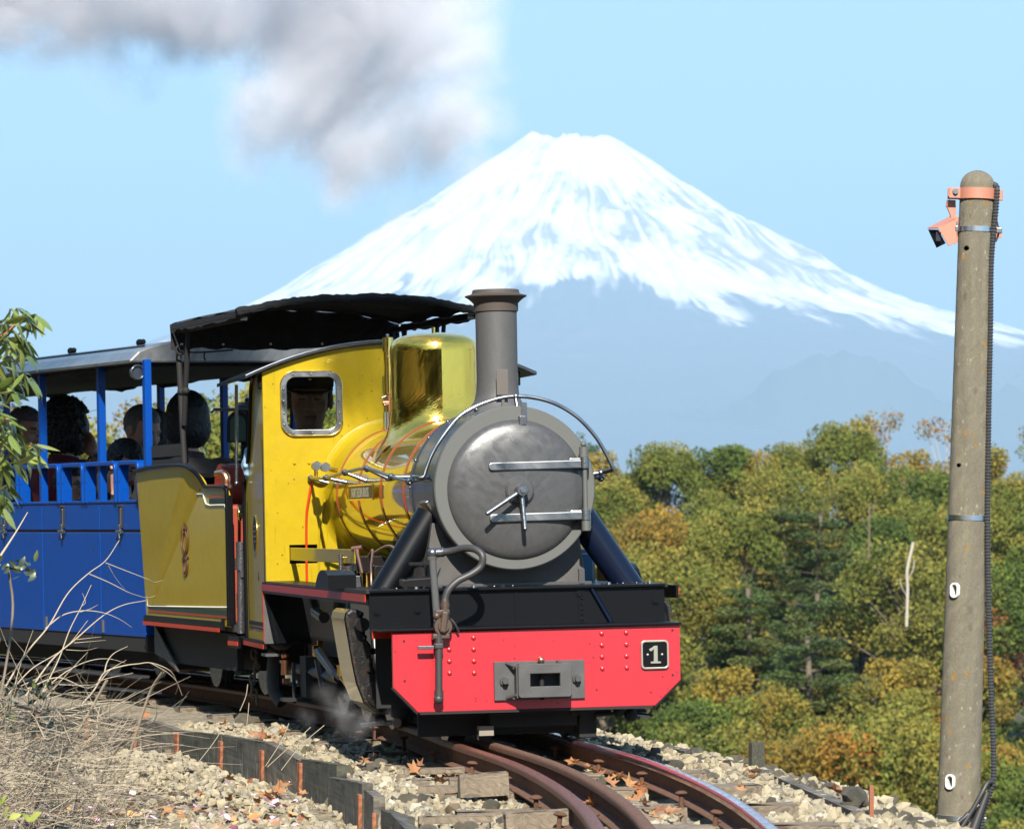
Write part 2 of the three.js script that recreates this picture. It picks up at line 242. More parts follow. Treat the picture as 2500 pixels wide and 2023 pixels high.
  const g2 = new THREE.BufferGeometry(); g2.setAttribute('position', new THREE.Float32BufferAttribute(hp, 3)); g2.setIndex(hi); g2.computeVertexNormals();
  struct('hills', g2, new THREE.MeshStandardMaterial({ color: new THREE.Color().setRGB(0.07, 0.085, 0.08), roughness: 1, side: THREE.DoubleSide }));
}

// ---------------------------------------------------------------- trees
const barkMat = new THREE.MeshStandardMaterial({ color: new THREE.Color().setRGB(0.16, 0.125, 0.09), roughness: 1, map: rep(grainTex, 2, 6) });
const paleBark = new THREE.MeshStandardMaterial({ color: new THREE.Color().setRGB(0.45, 0.40, 0.33), roughness: 1, map: rep(grainTex, 2, 6) });
const leafMat = new THREE.MeshPhysicalMaterial({ vertexColors: true, roughness: 0.85, transmission: 0.3, thickness: 0, side: THREE.DoubleSide, specularIntensity: 0.25 });
function foliage(seed, clumps, leaves, size, cols, flat) {
  const R = rng(seed), P = [], C = [], q = new THREE.Quaternion(), e = new THREE.Euler(), tint = clumps.map(() => [cols[Math.floor(R() * cols.length)], 0.82 + 0.36 * R()]);
  const w = clumps.map((c) => c[3] * c[3]), sum = w.reduce((a, b) => a + b, 0);
  clumps.forEach(([x, y, z, r, sy = 0.8], k) => {
    const n = Math.round(leaves * w[k] / sum);
    for (let i = 0; i < n; i++) {
      const d = V(R() * 2 - 1, R() * 2 - 1, R() * 2 - 1); if (d.lengthSq() > 1 || d.lengthSq() < 0.01) { i--; continue; }
      d.setLength(r * (0.45 + 0.65 * Math.pow(R(), 0.6))); const p = V(x + d.x, y + d.y * sy, z + d.z), s = size * (0.6 + 0.8 * R());
      if (flat) e.set((R() - 0.5) * 1.3, R() * TAU, (R() - 0.5) * 1.3); else e.set(R() * TAU, R() * TAU, R() * TAU);
      q.setFromEuler(e);
      const v = (flat ? [[-0.5, 0, 0.05], [0, 0.1, -0.34], [0.5, 0, 0.05], [0, 0.1, 0.34]] : [[-0.5, 0, 0], [0.05, 0.1, -0.56], [0.5, 0, 0], [-0.05, 0.1, 0.56]]).map((a) => V(...a).multiplyScalar(s).applyQuaternion(q).add(p));
      const [c, t] = tint[k], m = t * (0.75 + 0.5 * R());
      for (const a of i % 2 ? [0, 1, 2] : [0, 3, 2]) { P.push(v[a].x, v[a].y, v[a].z); C.push(c[0] * m, c[1] * m, c[2] * m); }
    }
  });
  const g = new THREE.BufferGeometry(); g.setAttribute('position', new THREE.Float32BufferAttribute(P, 3)); g.setAttribute('color', new THREE.Float32BufferAttribute(C, 3)); g.computeVertexNormals(); return g;
}
const OCHRE = [[0.275, 0.173, 0.028], [0.243, 0.179, 0.028], [0.211, 0.160, 0.031], [0.282, 0.134, 0.023]], OLIVE = [[0.160, 0.160, 0.028], [0.125, 0.148, 0.026], [0.178, 0.166, 0.030], [0.195, 0.172, 0.032]], LEAF = [[0.092, 0.128, 0.023], [0.122, 0.151, 0.026], [0.077, 0.113, 0.023]], PINE = [[0.070, 0.105, 0.028], [0.090, 0.122, 0.031], [0.113, 0.131, 0.033]], RUST = [[0.294, 0.122, 0.036], [0.243, 0.109, 0.031]];
function broadleaf(seed, h, w, cols, leaves = 15000, bark = barkMat) {
  const R = rng(seed), g = new THREE.Group(), cl = [], limbs = [], n = 26 + Math.floor(R() * 8), trunkTop = V((R() - 0.5) * 0.5, h * 0.72, (R() - 0.5) * 0.5);
  limbs.push(tube([[0, -0.6, 0], [(R() - 0.5) * 0.2, h * 0.3, 0], trunkTop], 0.05 * Math.sqrt(h) * 0.75, 8, 6));
  for (let i = 0; i < n; i++) {
    const a = R() * TAU, t = Math.pow(R(), 0.7), y = h * (0.16 + 0.80 * t), rr = w * 0.5 * Math.sqrt(Math.max(0.05, 1 - Math.pow((y / h - 0.46) / 0.56, 2))) * (0.35 + 0.65 * Math.sqrt(R())), x = Math.cos(a) * rr, z = Math.sin(a) * rr;
    cl.push([x, y, z, w * (0.10 + 0.13 * R()), 0.85]); limbs.push(tube([[trunkTop.x * y / h * 0.5, y * 0.62, trunkTop.z * y / h * 0.5], [x * 0.55, y * 0.85, z * 0.55], [x, y, z]], 0.03, 5, 4));
  }
  part('trunk', merge(limbs), bark, g); part('crown', foliage(seed + 1, cl, leaves, 0.17, cols), leafMat, g); return g;
}
function pine(seed, h, w, cols = PINE) {
  const R = rng(seed), g = new THREE.Group(), cl = [], limbs = [tube([[0, -0.6, 0], [0.1, h * 0.5, 0], [0, h * 0.97, 0.1]], 0.11, 8, 6)];
  for (let i = 0; i < 9; i++) { const y = h * (0.22 + 0.74 * i / 8.5), spread = w * 0.5 * (1 - 0.8 * Math.pow(i / 9, 1.4)), k = 6 - (i > 5 ? 2 : 0); for (let b = 0; b < k; b++) { const a = TAU * (b + R() * 0.7) / k + i, rr = spread * (0.55 + 0.45 * R()); cl.push([Math.cos(a) * rr, y + (R() - 0.4) * 0.35, Math.sin(a) * rr, 0.5 + 0.28 * R(), 0.36]); limbs.push(rod(V(0, y - 0.25, 0), V(Math.cos(a) * rr, y, Math.sin(a) * rr), 0.035, 0.015, 4)); } }
  cl.push([0, h, 0, 0.35, 1]); part('trunk', merge(limbs), barkMat, g); part('crown', foliage(seed + 1, cl, 16000, 0.19, cols, true), leafMat, g); return g;
}
const KINDS = {
  ochre: { words: 'ochre autumn broadleaf tree', cat: 'tree', make: [broadleaf(21, 8, 5.2, OCHRE), broadleaf(22, 7.2, 4.6, [...OCHRE, ...OLIVE])] },
  olive: { words: 'olive green broadleaf tree', cat: 'tree', make: [broadleaf(31, 8, 5.6, OLIVE), broadleaf(32, 7, 5.0, [...OLIVE, OCHRE[1]]), broadleaf(33, 7.6, 4.6, [...OLIVE, LEAF[1]])] },
  green: { words: 'fresh green broadleaf tree', cat: 'tree', make: [broadleaf(41, 7.2, 5.2, [...LEAF, OLIVE[1]]), broadleaf(42, 7, 4.4, LEAF)] },
  pine: { words: 'dark pine with layered boughs', cat: 'pine tree', make: [pine(51, 9, 5.4), pine(52, 8, 4.8)] },
  rust: { words: 'rusty brown autumn tree', cat: 'tree', make: [broadleaf(61, 6.6, 4.2, RUST, 8000)] },
  tall: { words: 'gappy thin-topped ochre tree', cat: 'tree', make: [broadleaf(71, 9, 4.2, OCHRE, 4600, paleBark), broadleaf(72, 9, 3.6, [...OCHRE, ...OLIVE], 3600, paleBark)] },
};
const ORD = ['first', 'second', 'third', 'fourth', 'fifth', 'sixth', 'seventh', 'eighth', 'ninth', 'tenth', 'eleventh', 'twelfth'];
{
  const R = rng(99);
  function plant(kind, x, z, y, s, label, group) {
    const K = KINDS[kind], src = K.make[Math.floor(R() * K.make.length)], g = src.clone(); g.name = numbered(kind === 'pine' ? 'pine_tree' : 'broadleaf_tree'); g.userData = { label, category: K.cat, group };
    g.position.set(x, y, z); g.rotation.y = R() * TAU; g.scale.set(s * (0.92 + 0.16 * R()), s, s * (0.92 + 0.16 * R())); scene.add(g);
  }
  const rows = [
    { d: 246, n: 12, words: 'on the skyline of the far slope', kinds: ['pine', 'olive', 'olive', 'green', 'olive', 'olive', 'olive', 'tall', 'olive', 'tall', 'ochre', 'tall'], s: 1.14, x0: 1380 },
    { d: 226, n: 10, words: 'just below the skyline', kinds: ['olive', 'ochre', 'olive', 'ochre', 'olive', 'olive', 'green', 'green', 'olive', 'rust'], s: 1.08, x0: 1400 },
    { d: 203, n: 10, words: 'high on the far slope', kinds: ['olive', 'ochre', 'olive', 'olive', 'pine', 'pine', 'green', 'olive', 'olive', 'green'], s: 1.1, x0: 1360 },
    { d: 181, n: 9, words: 'halfway up the far slope', kinds: ['green', 'olive', 'ochre', 'pine', 'pine', 'pine', 'olive', 'rust', 'green'], s: 1.1, x0: 1390 },
    { d: 160, n: 9, words: 'low on the far slope', kinds: ['olive', 'olive', 'green', 'olive', 'pine', 'olive', 'ochre', 'ochre', 'pine'], s: 1.05, x0: 1360 },
    { d: 141, n: 9, words: 'near the foot of the far slope', kinds: ['olive', 'green', 'olive', 'olive', 'ochre', 'olive', 'olive', 'ochre', 'green'], s: 1.02, x0: 1400 },
    { d: 126, n: 9, words: 'at the foot of the far slope', kinds: ['green', 'olive', 'green', 'olive', 'olive', 'olive', 'ochre', 'green', 'ochre'], s: 1.0, x0: 1380 },
  ];
  for (const row of rows) for (let i = 0; i < row.n; i++) {
    const px = row.x0 + (2590 - row.x0) * (i + 0.15 + 0.7 * R()) / row.n, d = row.d + (R() - 0.5) * 9, x = (px - PW / 2) * d / FOCAL, kind = row.kinds[i];
    plant(kind, x, -d, groundY(x, -d) - 0.2, row.s * (0.88 + 0.24 * R()), KINDS[kind].words + ' ' + row.words + ', ' + (px > 2440 ? 'behind the pole' : ORD[i] + ' from the engine'), 'trees on the far slope');
  }
  // behind the train, seen through the carriage and the cab
  const back = [[-60, 62, 'pine', 0.60], [130, 70, 'olive', 0.62], [190, 64, 'green', 0.50], [330, 84, 'tall', 0.70], [410, 74, 'ochre', 0.50], [480, 78, 'tall', 0.62], [560, 66, 'olive', 0.62], [640, 72, 'pine', 0.62], [700, 62, 'olive', 0.62], [800, 68, 'green', 0.68], [880, 74, 'olive', 0.68], [20, 80, 'pine', 0.75], [1000, 82, 'olive', 0.5], [1120, 90, 'green', 0.5]];
  back.forEach(([px, d, kind, s], i) => { const x = (px - PW / 2) * d / FOCAL; plant(kind, x, -d, -2.0 - (d - 62) * 0.035, s, KINDS[kind].words + ' behind the train, ' + ORD[[...back].sort((a, b) => a[0] - b[0]).findIndex((q) => q[0] === px)]?.concat(' along that row') ?? 'far along', 'trees behind the train'); });
  // two bare pale trunks among them
  const bare = [pix(2214, 1490, 150), pix(2121, 1330, 168)];
  bare.forEach((p, i) => { const g = thing('dead_tree', i ? 'thin bare pale trunk rising above a green crown on the far slope' : 'bleached bare trunk standing near the pole on the far slope', 'tree'); g.position.copy(p); part('trunk', merge([tube([[0, -0.6, 0], [0.04, 0.8, 0], [0.02, 1.5, 0.05], [0.25 - 0.25 * i, 2.55 - 0.8 * i, 0]], i ? 0.035 : 0.06, 14, 6), tube([[0.03, 1.1, 0], [0.22, 1.5, 0.1], [0.30, 1.9, 0]], 0.018, 8, 5), tube([[0.02, 0.5, 0], [-0.2, 0.9, 0.1], [-0.26, 1.2, 0]], 0.015, 8, 5)]), i ? barkMat : paleBark, g); });
  // a wood on the bank beside and behind the camera: it is what the dome and the boiler mirror
  const cl = []; for (let i = 0; i < 130; i++) { const z = -26 + 44 * R(), x = -10.5 - 5 * R(); cl.push([x, 0.5 + 0.6 * (-x - 9) + 4.4 * R(), z, 1.0 + 0.9 * R(), 0.9]); }
  for (let i = 0; i < 60; i++) { const z = -26 - 50 * R(), x = -15 - 12 * R(); cl.push([x, 1 + 6 * R(), z, 1.2 + 1.0 * R(), 0.9]); }
  for (let i = 0; i < 190; i++) { const x = -15 + 26 * R(), z = 13 + 5 * R(); cl.push([x, -0.2 + 6.2 * R(), z, 1.0 + 0.9 * R(), 0.9]); }
  stuff(part('woodland', foliage(5, cl, 60000, 0.5, [...LEAF, ...OLIVE, ...PINE]), leafMat, scene), 'wood on the bank beside the line', 'woodland');
}

// ---------------------------------------------------------------- paints and metals
const rgb = (r, g, b) => new THREE.Color().setRGB(r, g, b);
const scuffTex = texture(512, 512, (u, v) => { const a = tileN(u, v, 10, 4, 2), b = tileN(u, v, 70, 2, 4); const k = 0.5 + 0.5 * a + 0.2 * b; return [k, k, k]; }, false);
const roughTex = (lo, hi) => texture(256, 256, (u, v) => { const a = clamp(0.5 + 0.7 * tileN(u, v, 12, 4, 6), 0, 1); return [1, lo + (hi - lo) * a, 1]; }, false);
const glossRough = roughTex(0.14, 0.36), metalRough = roughTex(0.25, 0.6), polishRough = roughTex(0.05, 0.24);
const paintMat = (r, g, b, o = {}) => new THREE.MeshPhysicalMaterial({ color: rgb(r, g, b), roughness: 0.35, clearcoat: 0.9, clearcoatRoughness: 0.06, clearcoatMap: null, ...o });
const flakeTex = texture(512, 512, (u, v) => { const a = tileN(u, v, 14, 4, 3), b = tileN(u, v, 120, 2, 8); const k = 0.95 + 0.07 * a - 0.16 * sstep(0.42, 0.6, b) * sstep(-0.1, 0.3, a); return [k, k, k]; });
stamp(flakeTex, 301, 90, (R) => ({ rx: 0.8 + 1.6 * R(), ry: 0.8 + 1.4 * R(), c: [90, 70, 58], k: 0.6 })); stamp(flakeTex, 302, 40, (R) => ({ rx: 0.9, ry: 8 + 26 * R(), c: [150, 132, 112], k: 0.3 })); stamp(flakeTex, 303, 26, (R) => ({ rx: 6 + 20 * R(), ry: 0.8, c: [232, 226, 214], k: 0.35 }));
const yellow = paintMat(0.345, 0.245, 0.006, { map: flakeTex, clearcoat: 0.4, specularIntensity: 0.4, bumpMap: rep(scuffTex, 0.6), bumpScale: 0.0012 }), gloss = paintMat(0.345, 0.235, 0.006, { roughness: 0.22, clearcoat: 1, clearcoatRoughness: 0.03, metalness: 0.25, bumpMap: rep(scuffTex, 0.8, 0.5), bumpScale: 0.0012 }), red = paintMat(0.40, 0.017, 0.026, { map: flakeTex, clearcoat: 0.5, clearcoatRoughness: 0.2 }), vermilion = paintMat(0.42, 0.028, 0.006, { clearcoat: 0.2, specularIntensity: 0.4 }), black = paintMat(0.0022, 0.0025, 0.0036, { roughness: 0.45, clearcoat: 0.16, clearcoatRoughness: 0.12, specularIntensity: 0.25 }), deepBlue = paintMat(0.003, 0.006, 0.018, { clearcoat: 0.25, specularIntensity: 0.3, clearcoatRoughness: 0.1 });
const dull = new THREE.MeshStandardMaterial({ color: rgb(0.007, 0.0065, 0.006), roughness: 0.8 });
const greaseTex = texture(256, 256, (u, v) => { const a = tileN(u, v, 26, 3, 1), b = tileN(u, v, 9, 3, 2); return b > 0.18 ? [0.045, 0.025, 0.016] : [0.018 + 0.012 * a, 0.017 + 0.01 * a, 0.016 + 0.008 * a]; });
const grease = new THREE.MeshPhysicalMaterial({ map: rep(greaseTex, 3), roughness: 0.42, bumpMap: rep(bumpTex, 5), bumpScale: 0.012, clearcoat: 0.5, clearcoatRoughness: 0.25 });
const graphTex = texture(512, 512, (u, v) => { const a = tileN(u, v, 9, 4, 12), b = tileN(u, v, 110, 2, 14), s = sstep(0.5, 0.62, tileN(u, v, 44, 2, 21)); const k = 0.058 * (1 + 0.12 * a + 0.16 * b) + 0.03 * s; return [k, k * 0.99, k * 0.985]; });
const graphite = new THREE.MeshStandardMaterial({ map: rep(graphTex, 2), roughness: 0.75, roughnessMap: metalRough, metalness: 0.1, bumpMap: rep(bumpTex, 6), bumpScale: 0.0002 });
const ringMat = new THREE.MeshStandardMaterial({ map: rep(graphTex, 3), color: rgb(1.42, 1.46, 1.34), roughness: 0.6, metalness: 0.1 });
const sheet = new THREE.MeshPhysicalMaterial({ color: rgb(0.05, 0.055, 0.065), roughness: 0.3, metalness: 0.6, clearcoat: 0.6, clearcoatRoughness: 0.12 });
const steel = new THREE.MeshStandardMaterial({ color: rgb(0.25, 0.255, 0.26), metalness: 1, roughness: 0.8, roughnessMap: metalRough });
const darkSteel = new THREE.MeshStandardMaterial({ color: rgb(0.2, 0.2, 0.21), metalness: 0.9, roughness: 0.7, roughnessMap: metalRough });
const brass = new THREE.MeshStandardMaterial({ color: rgb(0.86, 0.60, 0.17), metalness: 1, roughness: 1, roughnessMap: polishRough });
const domeTex = texture(512, 512, (u, v) => { const s = tileN(u * 1, v * 0.12, 46, 3, 31), b = tileN(u, v, 7, 3, 33); const t = sstep(0.25, 0.6, s) * sstep(-0.3, 0.4, b); return [0.98 - 0.40 * t, 0.585 - 0.27 * t, 0.10 - 0.06 * t]; });
const domeBrass = new THREE.MeshStandardMaterial({ map: domeTex, metalness: 1, roughness: 0.9, roughnessMap: polishRough, bumpMap: rep(scuffTex, 1), bumpScale: 0.0012 });
const copper = new THREE.MeshStandardMaterial({ color: rgb(0.72, 0.34, 0.2), metalness: 1, roughness: 0.3 });
const rubber = new THREE.MeshStandardMaterial({ color: rgb(0.03, 0.028, 0.027), roughness: 0.5 });
const ironPaint = new THREE.MeshStandardMaterial({ map: rep(graphTex, 4), color: rgb(0.9, 0.9, 0.88), roughness: 0.55, bumpMap: rep(bumpTex, 8), bumpScale: 0.001 });
const pane = new THREE.MeshPhysicalMaterial({ color: rgb(0.96, 0.98, 0.97), transmission: 1, thickness: 0, roughness: 0.01, specularIntensity: 0.25 });
const plateTex = (text, w, h, size, bg, fg, border) => { const c = document.createElement('canvas'); c.width = w; c.height = h; const x = c.getContext('2d'); x.fillStyle = bg; x.fillRect(0, 0, w, h); x.fillStyle = fg; x.textAlign = 'center'; x.textBaseline = 'middle'; x.font = 'bold ' + size + 'px serif'; x.fillText(text, w / 2, h / 2 + 2); if (border) { x.strokeStyle = fg; x.lineWidth = border; x.strokeRect(border, border, w - 2 * border, h - 2 * border); } const t = new THREE.CanvasTexture(c); t.colorSpace = THREE.SRGBColorSpace; return t; };
const serif = await new FontLoader().loadAsync('fonts/droid/droid_serif_bold.typeface.json');

// ---------------------------------------------------------------- the engine: x to the picture's right, z towards the camera, z = 0 at the buffer beam
const loco = thing('steam_locomotive', 'yellow narrow gauge steam engine with red buffer beam, brass dome and grey smokebox', 'steam locomotive');
loco.position.set(0.082, 0, -13.5); loco.rotation.order = 'YXZ'; loco.rotation.set(0, YAW, CANT);
const CX = 0.012, BY = 0.866;                           // middle line and height of the boiler
{
  // buffer beam
  const beam = part('buffer_beam', metric(extrude(poly([[-0.484, 0.385], [-0.484, 0.203], [-0.402, 0.118], [0.413, 0.118], [0.504, 0.203], [0.504, 0.391]]), 0.022, 0.002).translate(0, 0, -0.022), 1), red, loco);
  const rv = ball(0.0085, 0, 0, 0, 12); rv.scale(1, 1, 0.7);
  for (const [x, y0] of [[-0.292, 0.366], [-0.208, 0.364], [0.2325, 0.367], [0.3175, 0.3675]]) for (let i = 0; i < 4; i++) { const m = part('rivet', rv, red, beam); m.position.set(x, y0 - i * 0.0395, 0.001); }
  for (const [x, y] of [[-0.445, 0.358], [-0.445, 0.225], [0.478, 0.372], [0.476, 0.22]]) part('bolt_hole', cylZ(0.004, 0.004, 0.003, x, y, 0.0003, 10), dull, beam);
  part('lower_edge', merge([box(0.80, 0.008, 0.03, 0.005, 0.114, -0.012), rod(V(0.413, 0.114, -0.01), V(0.507, 0.203, -0.01), 0.006), rod(V(-0.402, 0.114, -0.01), V(-0.487, 0.203, -0.01), 0.006)]), dull, beam);
  const pocket = new THREE.Group(); pocket.name = 'coupling_pocket'; loco.add(pocket);
  const fr = roundRect(0.183, 0.113, 0.012, 0.0205, 0.2165); const hole = new THREE.Path(); [[-0.03, 0.197], [0.072, 0.197], [0.072, 0.24], [-0.03, 0.24]].forEach(([x, y], i) => (i ? hole.lineTo(x, y) : hole.moveTo(x, y))); fr.holes.push(hole);
  part('pocket_plate', metric(box(0.311, 0.13, 0.012, 0.0135, 0.2155, 0.006, 0.002)), ironPaint, pocket);
  part('pocket_face', metric(extrude(fr, 0.02, 0.002).translate(0, 0, 0.052)), ironPaint, pocket);
  part('pocket_side', metric(merge([[-0.068, 0.215, 0.012, 0.11], [0.109, 0.215, 0.012, 0.11]].map(([x, y, w, h]) => box(w, h, 0.045, x, y, 0.032)).concat([box(0.17, 0.012, 0.045, 0.0205, 0.266, 0.032), box(0.17, 0.012, 0.045, 0.0205, 0.166, 0.032)]))), ironPaint, pocket);
  part('pocket_rib', merge([rod(V(-0.1, 0.276, 0.012), V(-0.072, 0.262, 0.05), 0.006), rod(V(-0.1, 0.158, 0.012), V(-0.072, 0.17, 0.05), 0.006), rod(V(0.075, 0.278, 0.012), V(0.085, 0.268, 0.04), 0.006)]), ironPaint, pocket);
  part('drawbar_pin', cylY(0.008, 0.008, 0.13, 0.016, 0.215, 0.035, 10), dull, pocket); part('pin_head', ball(0.012, 0.016, 0.284, 0.03), copper, pocket);
  for (const [x, y] of [[-0.109, 0.215], [0.14, 0.217]]) part('bolt', merge([cylZ(0.016, 0.016, 0.012, x, y, 0.017, 6), cylZ(0.009, 0.009, 0.026, x, y, 0.026, 12)]), ironPaint, pocket);
  const np = new THREE.Group(); np.name = 'number_plate'; loco.add(np);
  part('plate_field', extrude(roundRect(0.093, 0.094, 0.012, 0.414, 0.291), 0.006), black, np);
  const rim = roundRect(0.096, 0.097, 0.014, 0.414, 0.291), rh = roundRect(0.084, 0.085, 0.01, 0.414, 0.291); rim.holes.push(rh); const pale = new THREE.MeshStandardMaterial({ color: rgb(0.42, 0.40, 0.32), metalness: 0.75, roughness: 0.38 }); part('plate_rim', extrude(rim, 0.010, 0.001), pale, np);
  const one = new TextGeometry('1', { font: serif, size: 0.058, depth: 0.004, bevelEnabled: true, bevelSize: 0.0012, bevelThickness: 0.001, bevelSegments: 1 }); one.computeBoundingBox(); one.translate(0.414 - (one.boundingBox.min.x + one.boundingBox.max.x) / 2, 0.291 - (one.boundingBox.min.y + one.boundingBox.max.y) / 2, 0.006);
  part('numeral', one, pale, np); for (const x of [0.389, 0.439]) part('plate_screw', ball(0.005, x, 0.291, 0.006, 10), pale, np);
  // platform over the beam
  const plat = new THREE.Group(); plat.name = 'front_platform'; loco.add(plat);
  part('shelf', metric(merge([box(1.03, 0.008, 0.26, -0.008, 0.3945, -0.115, 0.002)])), black, plat);
  part('shelf_edge', box(1.028, 0.028, 0.006, -0.008, 0.377, -0.19), vermilion, plat);
  part('front_plate', metric(box(1.03, 0.122, 0.008, -0.011, 0.4585, -0.222, 0.001)), black, plat);
  part('deck', metric(jitter(box(1.03, 0.007, 0.80, -0.011, 0.523, -0.60).toNonIndexed(), 0, 1)), black, plat);
  part('deck_lip', merge([box(1.035, 0.012, 0.012, -0.011, 0.521, -0.216, 0.003), box(0.012, 0.012, 0.5, -0.53, 0.521, -0.46), box(0.012, 0.012, 0.5, 0.508, 0.521, -0.46)]), dull, plat);
  part('plate_strap', rod(V(0.246, 0.516, -0.214), V(0.312, 0.40, -0.214), 0.009, 0.009, 4), deepBlue, plat);
  const bg = cylZ(0.009, 0.009, 0.008, 0, 0, 0, 6); for (const [x, y] of [[-0.50, 0.452], [0.472, 0.468], [0.205, 0.498], [-0.36, 0.455]]) { const b = part('bolt', merge([bg, cylZ(0.014, 0.014, 0.003, 0, 0, -0.002, 16)]), black, plat); b.position.set(x, y, -0.214); }
  for (const [x, w] of [[0.212, 0.022], [-0.02, 0.004]]) part('plate_seam', box(w, 0.118, 0.003, x, 0.4585, -0.2165), black, plat);
  const sr = ball(0.004, 0, 0, 0, 8); const R = rng(3); for (let i = 0; i < 22; i++) { const b = part('bolt', i % 3 ? sr : cylY(0.008, 0.009, 0.01, 0, 0, 0, 6), i % 2 ? steel : grease, plat); b.position.set(i < 14 ? -0.46 + 0.034 * i : 0.30 + 0.024 * (i - 14), 0.5295, -0.245 - 0.05 * R()); }
  for (let i = 0; i < 6; i++) { const b = part('bolt', sr, black, plat); b.position.set(0.212, 0.41 + 0.018 * i, -0.214); }
}
{
  // smokebox, saddle, door
  const RO = 0.283, box0 = new THREE.Group(); box0.name = 'smokebox'; loco.add(box0);
  part('smokebox_shell', cylZ(RO - 0.003, RO - 0.003, 0.50, CX, BY, -0.615, 72), sheet, box0);
  part('smokebox_ring', at(creasedLathe([[0.232, 0], [0.232, 0.016], [RO - 0.004, 0.016], [RO, 0.012], [RO, -0.03], [RO - 0.01, -0.03]], 96), CX, BY, -0.362, Math.PI / 2), ringMat, box0);
  part('smokebox_band', at(creasedLathe([[RO - 0.005, -0.014], [RO + 0.0015, -0.014], [RO + 0.0015, 0.014], [RO - 0.005, 0.014]], 72), CX, BY, -0.852, Math.PI / 2), sheet, box0);
  for (const a of [0.75, 1.05, 1.4, 1.75, 2.1, 2.42, 2.75, 3.1, 3.45]) part('rivet', ball(0.007, CX + Math.cos(a) * RO, BY + Math.sin(a) * RO, -0.845, 10), darkSteel, box0);
  const sad = poly([[-0.282, 0.527], [-0.285, 0.60], [-0.262, 0.75], [0.25, 0.75], [0.274, 0.60], [0.276, 0.527]]);
  part('saddle', metric(extrude(sad, 0.34, 0.004).translate(0, 0, -0.80)), new THREE.MeshStandardMaterial({ map: rep(graphTex, 3), color: rgb(1.0, 0.92, 0.82), roughness: 0.6, bumpMap: rep(bumpTex, 7), bumpScale: 0.001 }), box0);
  part('saddle_flange', merge([box(0.02, 0.05, 0.02, 0.262, 0.555, -0.452), box(0.6, 0.01, 0.37, -0.003, 0.532, -0.63)]), graphite, box0);
  const door = new THREE.Group(); door.name = 'smokebox_door'; loco.add(door);
  const dp = [[0.0, 0.034], [0.08, 0.0325], [0.15, 0.028], [0.195, 0.0205], [0.222, 0.011], [0.234, 0.002], [0.2415, -0.006], [0.2415, -0.012], [0.236, -0.012]];
  { const g = at(lathe(dp, 96), CX + 0.003, BY - 0.006, -0.338, Math.PI / 2), p = g.attributes.position, uv = g.attributes.uv; for (let i = 0; i < p.count; i++) uv.setXY(i, p.getX(i) * 2, p.getY(i) * 2); part('door_plate', g, graphite, door); }
  const boss = new THREE.Group(); boss.position.set(0.019, 0.857, -0.30); boss.name = 'door_handle'; door.add(boss);
  part('handle_boss', at(creasedLathe([[0, 0.012], [0.044, 0.010], [0.05, 0.005], [0.05, -0.006]], 40), 0, 0, 0, Math.PI / 2), graphite, boss);
  part('handle_nut', at(creasedLathe([[0, 0.052], [0.018, 0.052], [0.021, 0.049], [0.021, 0.005]], 32), 0, 0, 0.004, Math.PI / 2), darkSteel, boss);
  part('handle_end', cylZ(0.009, 0.009, 0.008, 0, 0, 0.06, 12), steel, boss);
  part('handle_lever', merge([rod(V(-0.012, -0.008, 0.04), V(-0.126, -0.077, 0.062), 0.0085, 0.0075), ball(0.0078, -0.126, -0.077, 0.062)]), steel, boss);
  part('handle_lever', merge([rod(V(0, -0.012, 0.032), V(0.006, -0.132, 0.05), 0.009, 0.0078), ball(0.008, 0.006, -0.132, 0.05)]), steel, boss);
  for (const [y, dy] of [[0.942, 0.006], [0.7645, 0.004]]) {
    const st = part('door_strap', merge([extrude(roundRect(0.335, 0.028, 0.012, 0, 0), 0.012, 0.003).rotateZ(0.012).translate(0.08, y - dy * 0, -0.309), extrude(roundRect(0.06, 0.034, 0.008, 0, 0), 0.022, 0.003).translate(0.225, y + dy, -0.322), cylY(0.017, 0.017, 0.036, 0.250, y + dy, -0.305, 20)]), steel, door);
  }
  part('hinge_pin', merge([cylY(0.0085, 0.0085, 0.29, 0.2505, 0.857, -0.305, 14), cylY(0.016, 0.016, 0.036, 0.248, 0.985, -0.305, 18), ball(0.0105, 0.247, 1.012, -0.305), cylY(0.016, 0.016, 0.034, 0.2515, 0.731, -0.305, 18), box(0.03, 0.05, 0.03, 0.255, 0.955, -0.335), box(0.03, 0.05, 0.03, 0.257, 0.745, -0.335)]), ringMat, door);
  part('door_dog', merge([box(0.026, 0.034, 0.03, 0.040, 1.098, -0.34, 0.004), box(0.02, 0.07, 0.01, 0.048, 1.125, -0.345)]), darkSteel, door);
  // chimney
  const ch = new THREE.Group(); ch.name = 'chimney'; ch.position.set(CX, 0, -0.635); loco.add(ch);
  part('chimney_barrel', lathe([[0.135, 1.105], [0.118, 1.133], [0.100, 1.152], [0.083, 1.175], [0.0755, 1.205], [0.0728, 1.25], [0.0735, 1.495]].map(([r, y]) => [r, y]), 56), new THREE.MeshStandardMaterial({ map: rep(graphTex, 2), color: rgb(1.15, 1.13, 1.1), roughness: 0.62, metalness: 0.1 }), ch);
  part('chimney_cap', creasedLathe([[0.0735, 1.488], [0.0785, 1.490], [0.0785, 1.497], [0.079, 1.518], [0.088, 1.527], [0.099, 1.536], [0.1085, 1.541], [0.1095, 1.545], [0.088, 1.551], [0.085, 1.553], [0.081, 1.566], [0.062, 1.567], [0.058, 1.50]], 56), new THREE.MeshStandardMaterial({ map: rep(graphTex, 3), color: rgb(0.85, 0.66, 0.52), roughness: 0.75 }), ch);
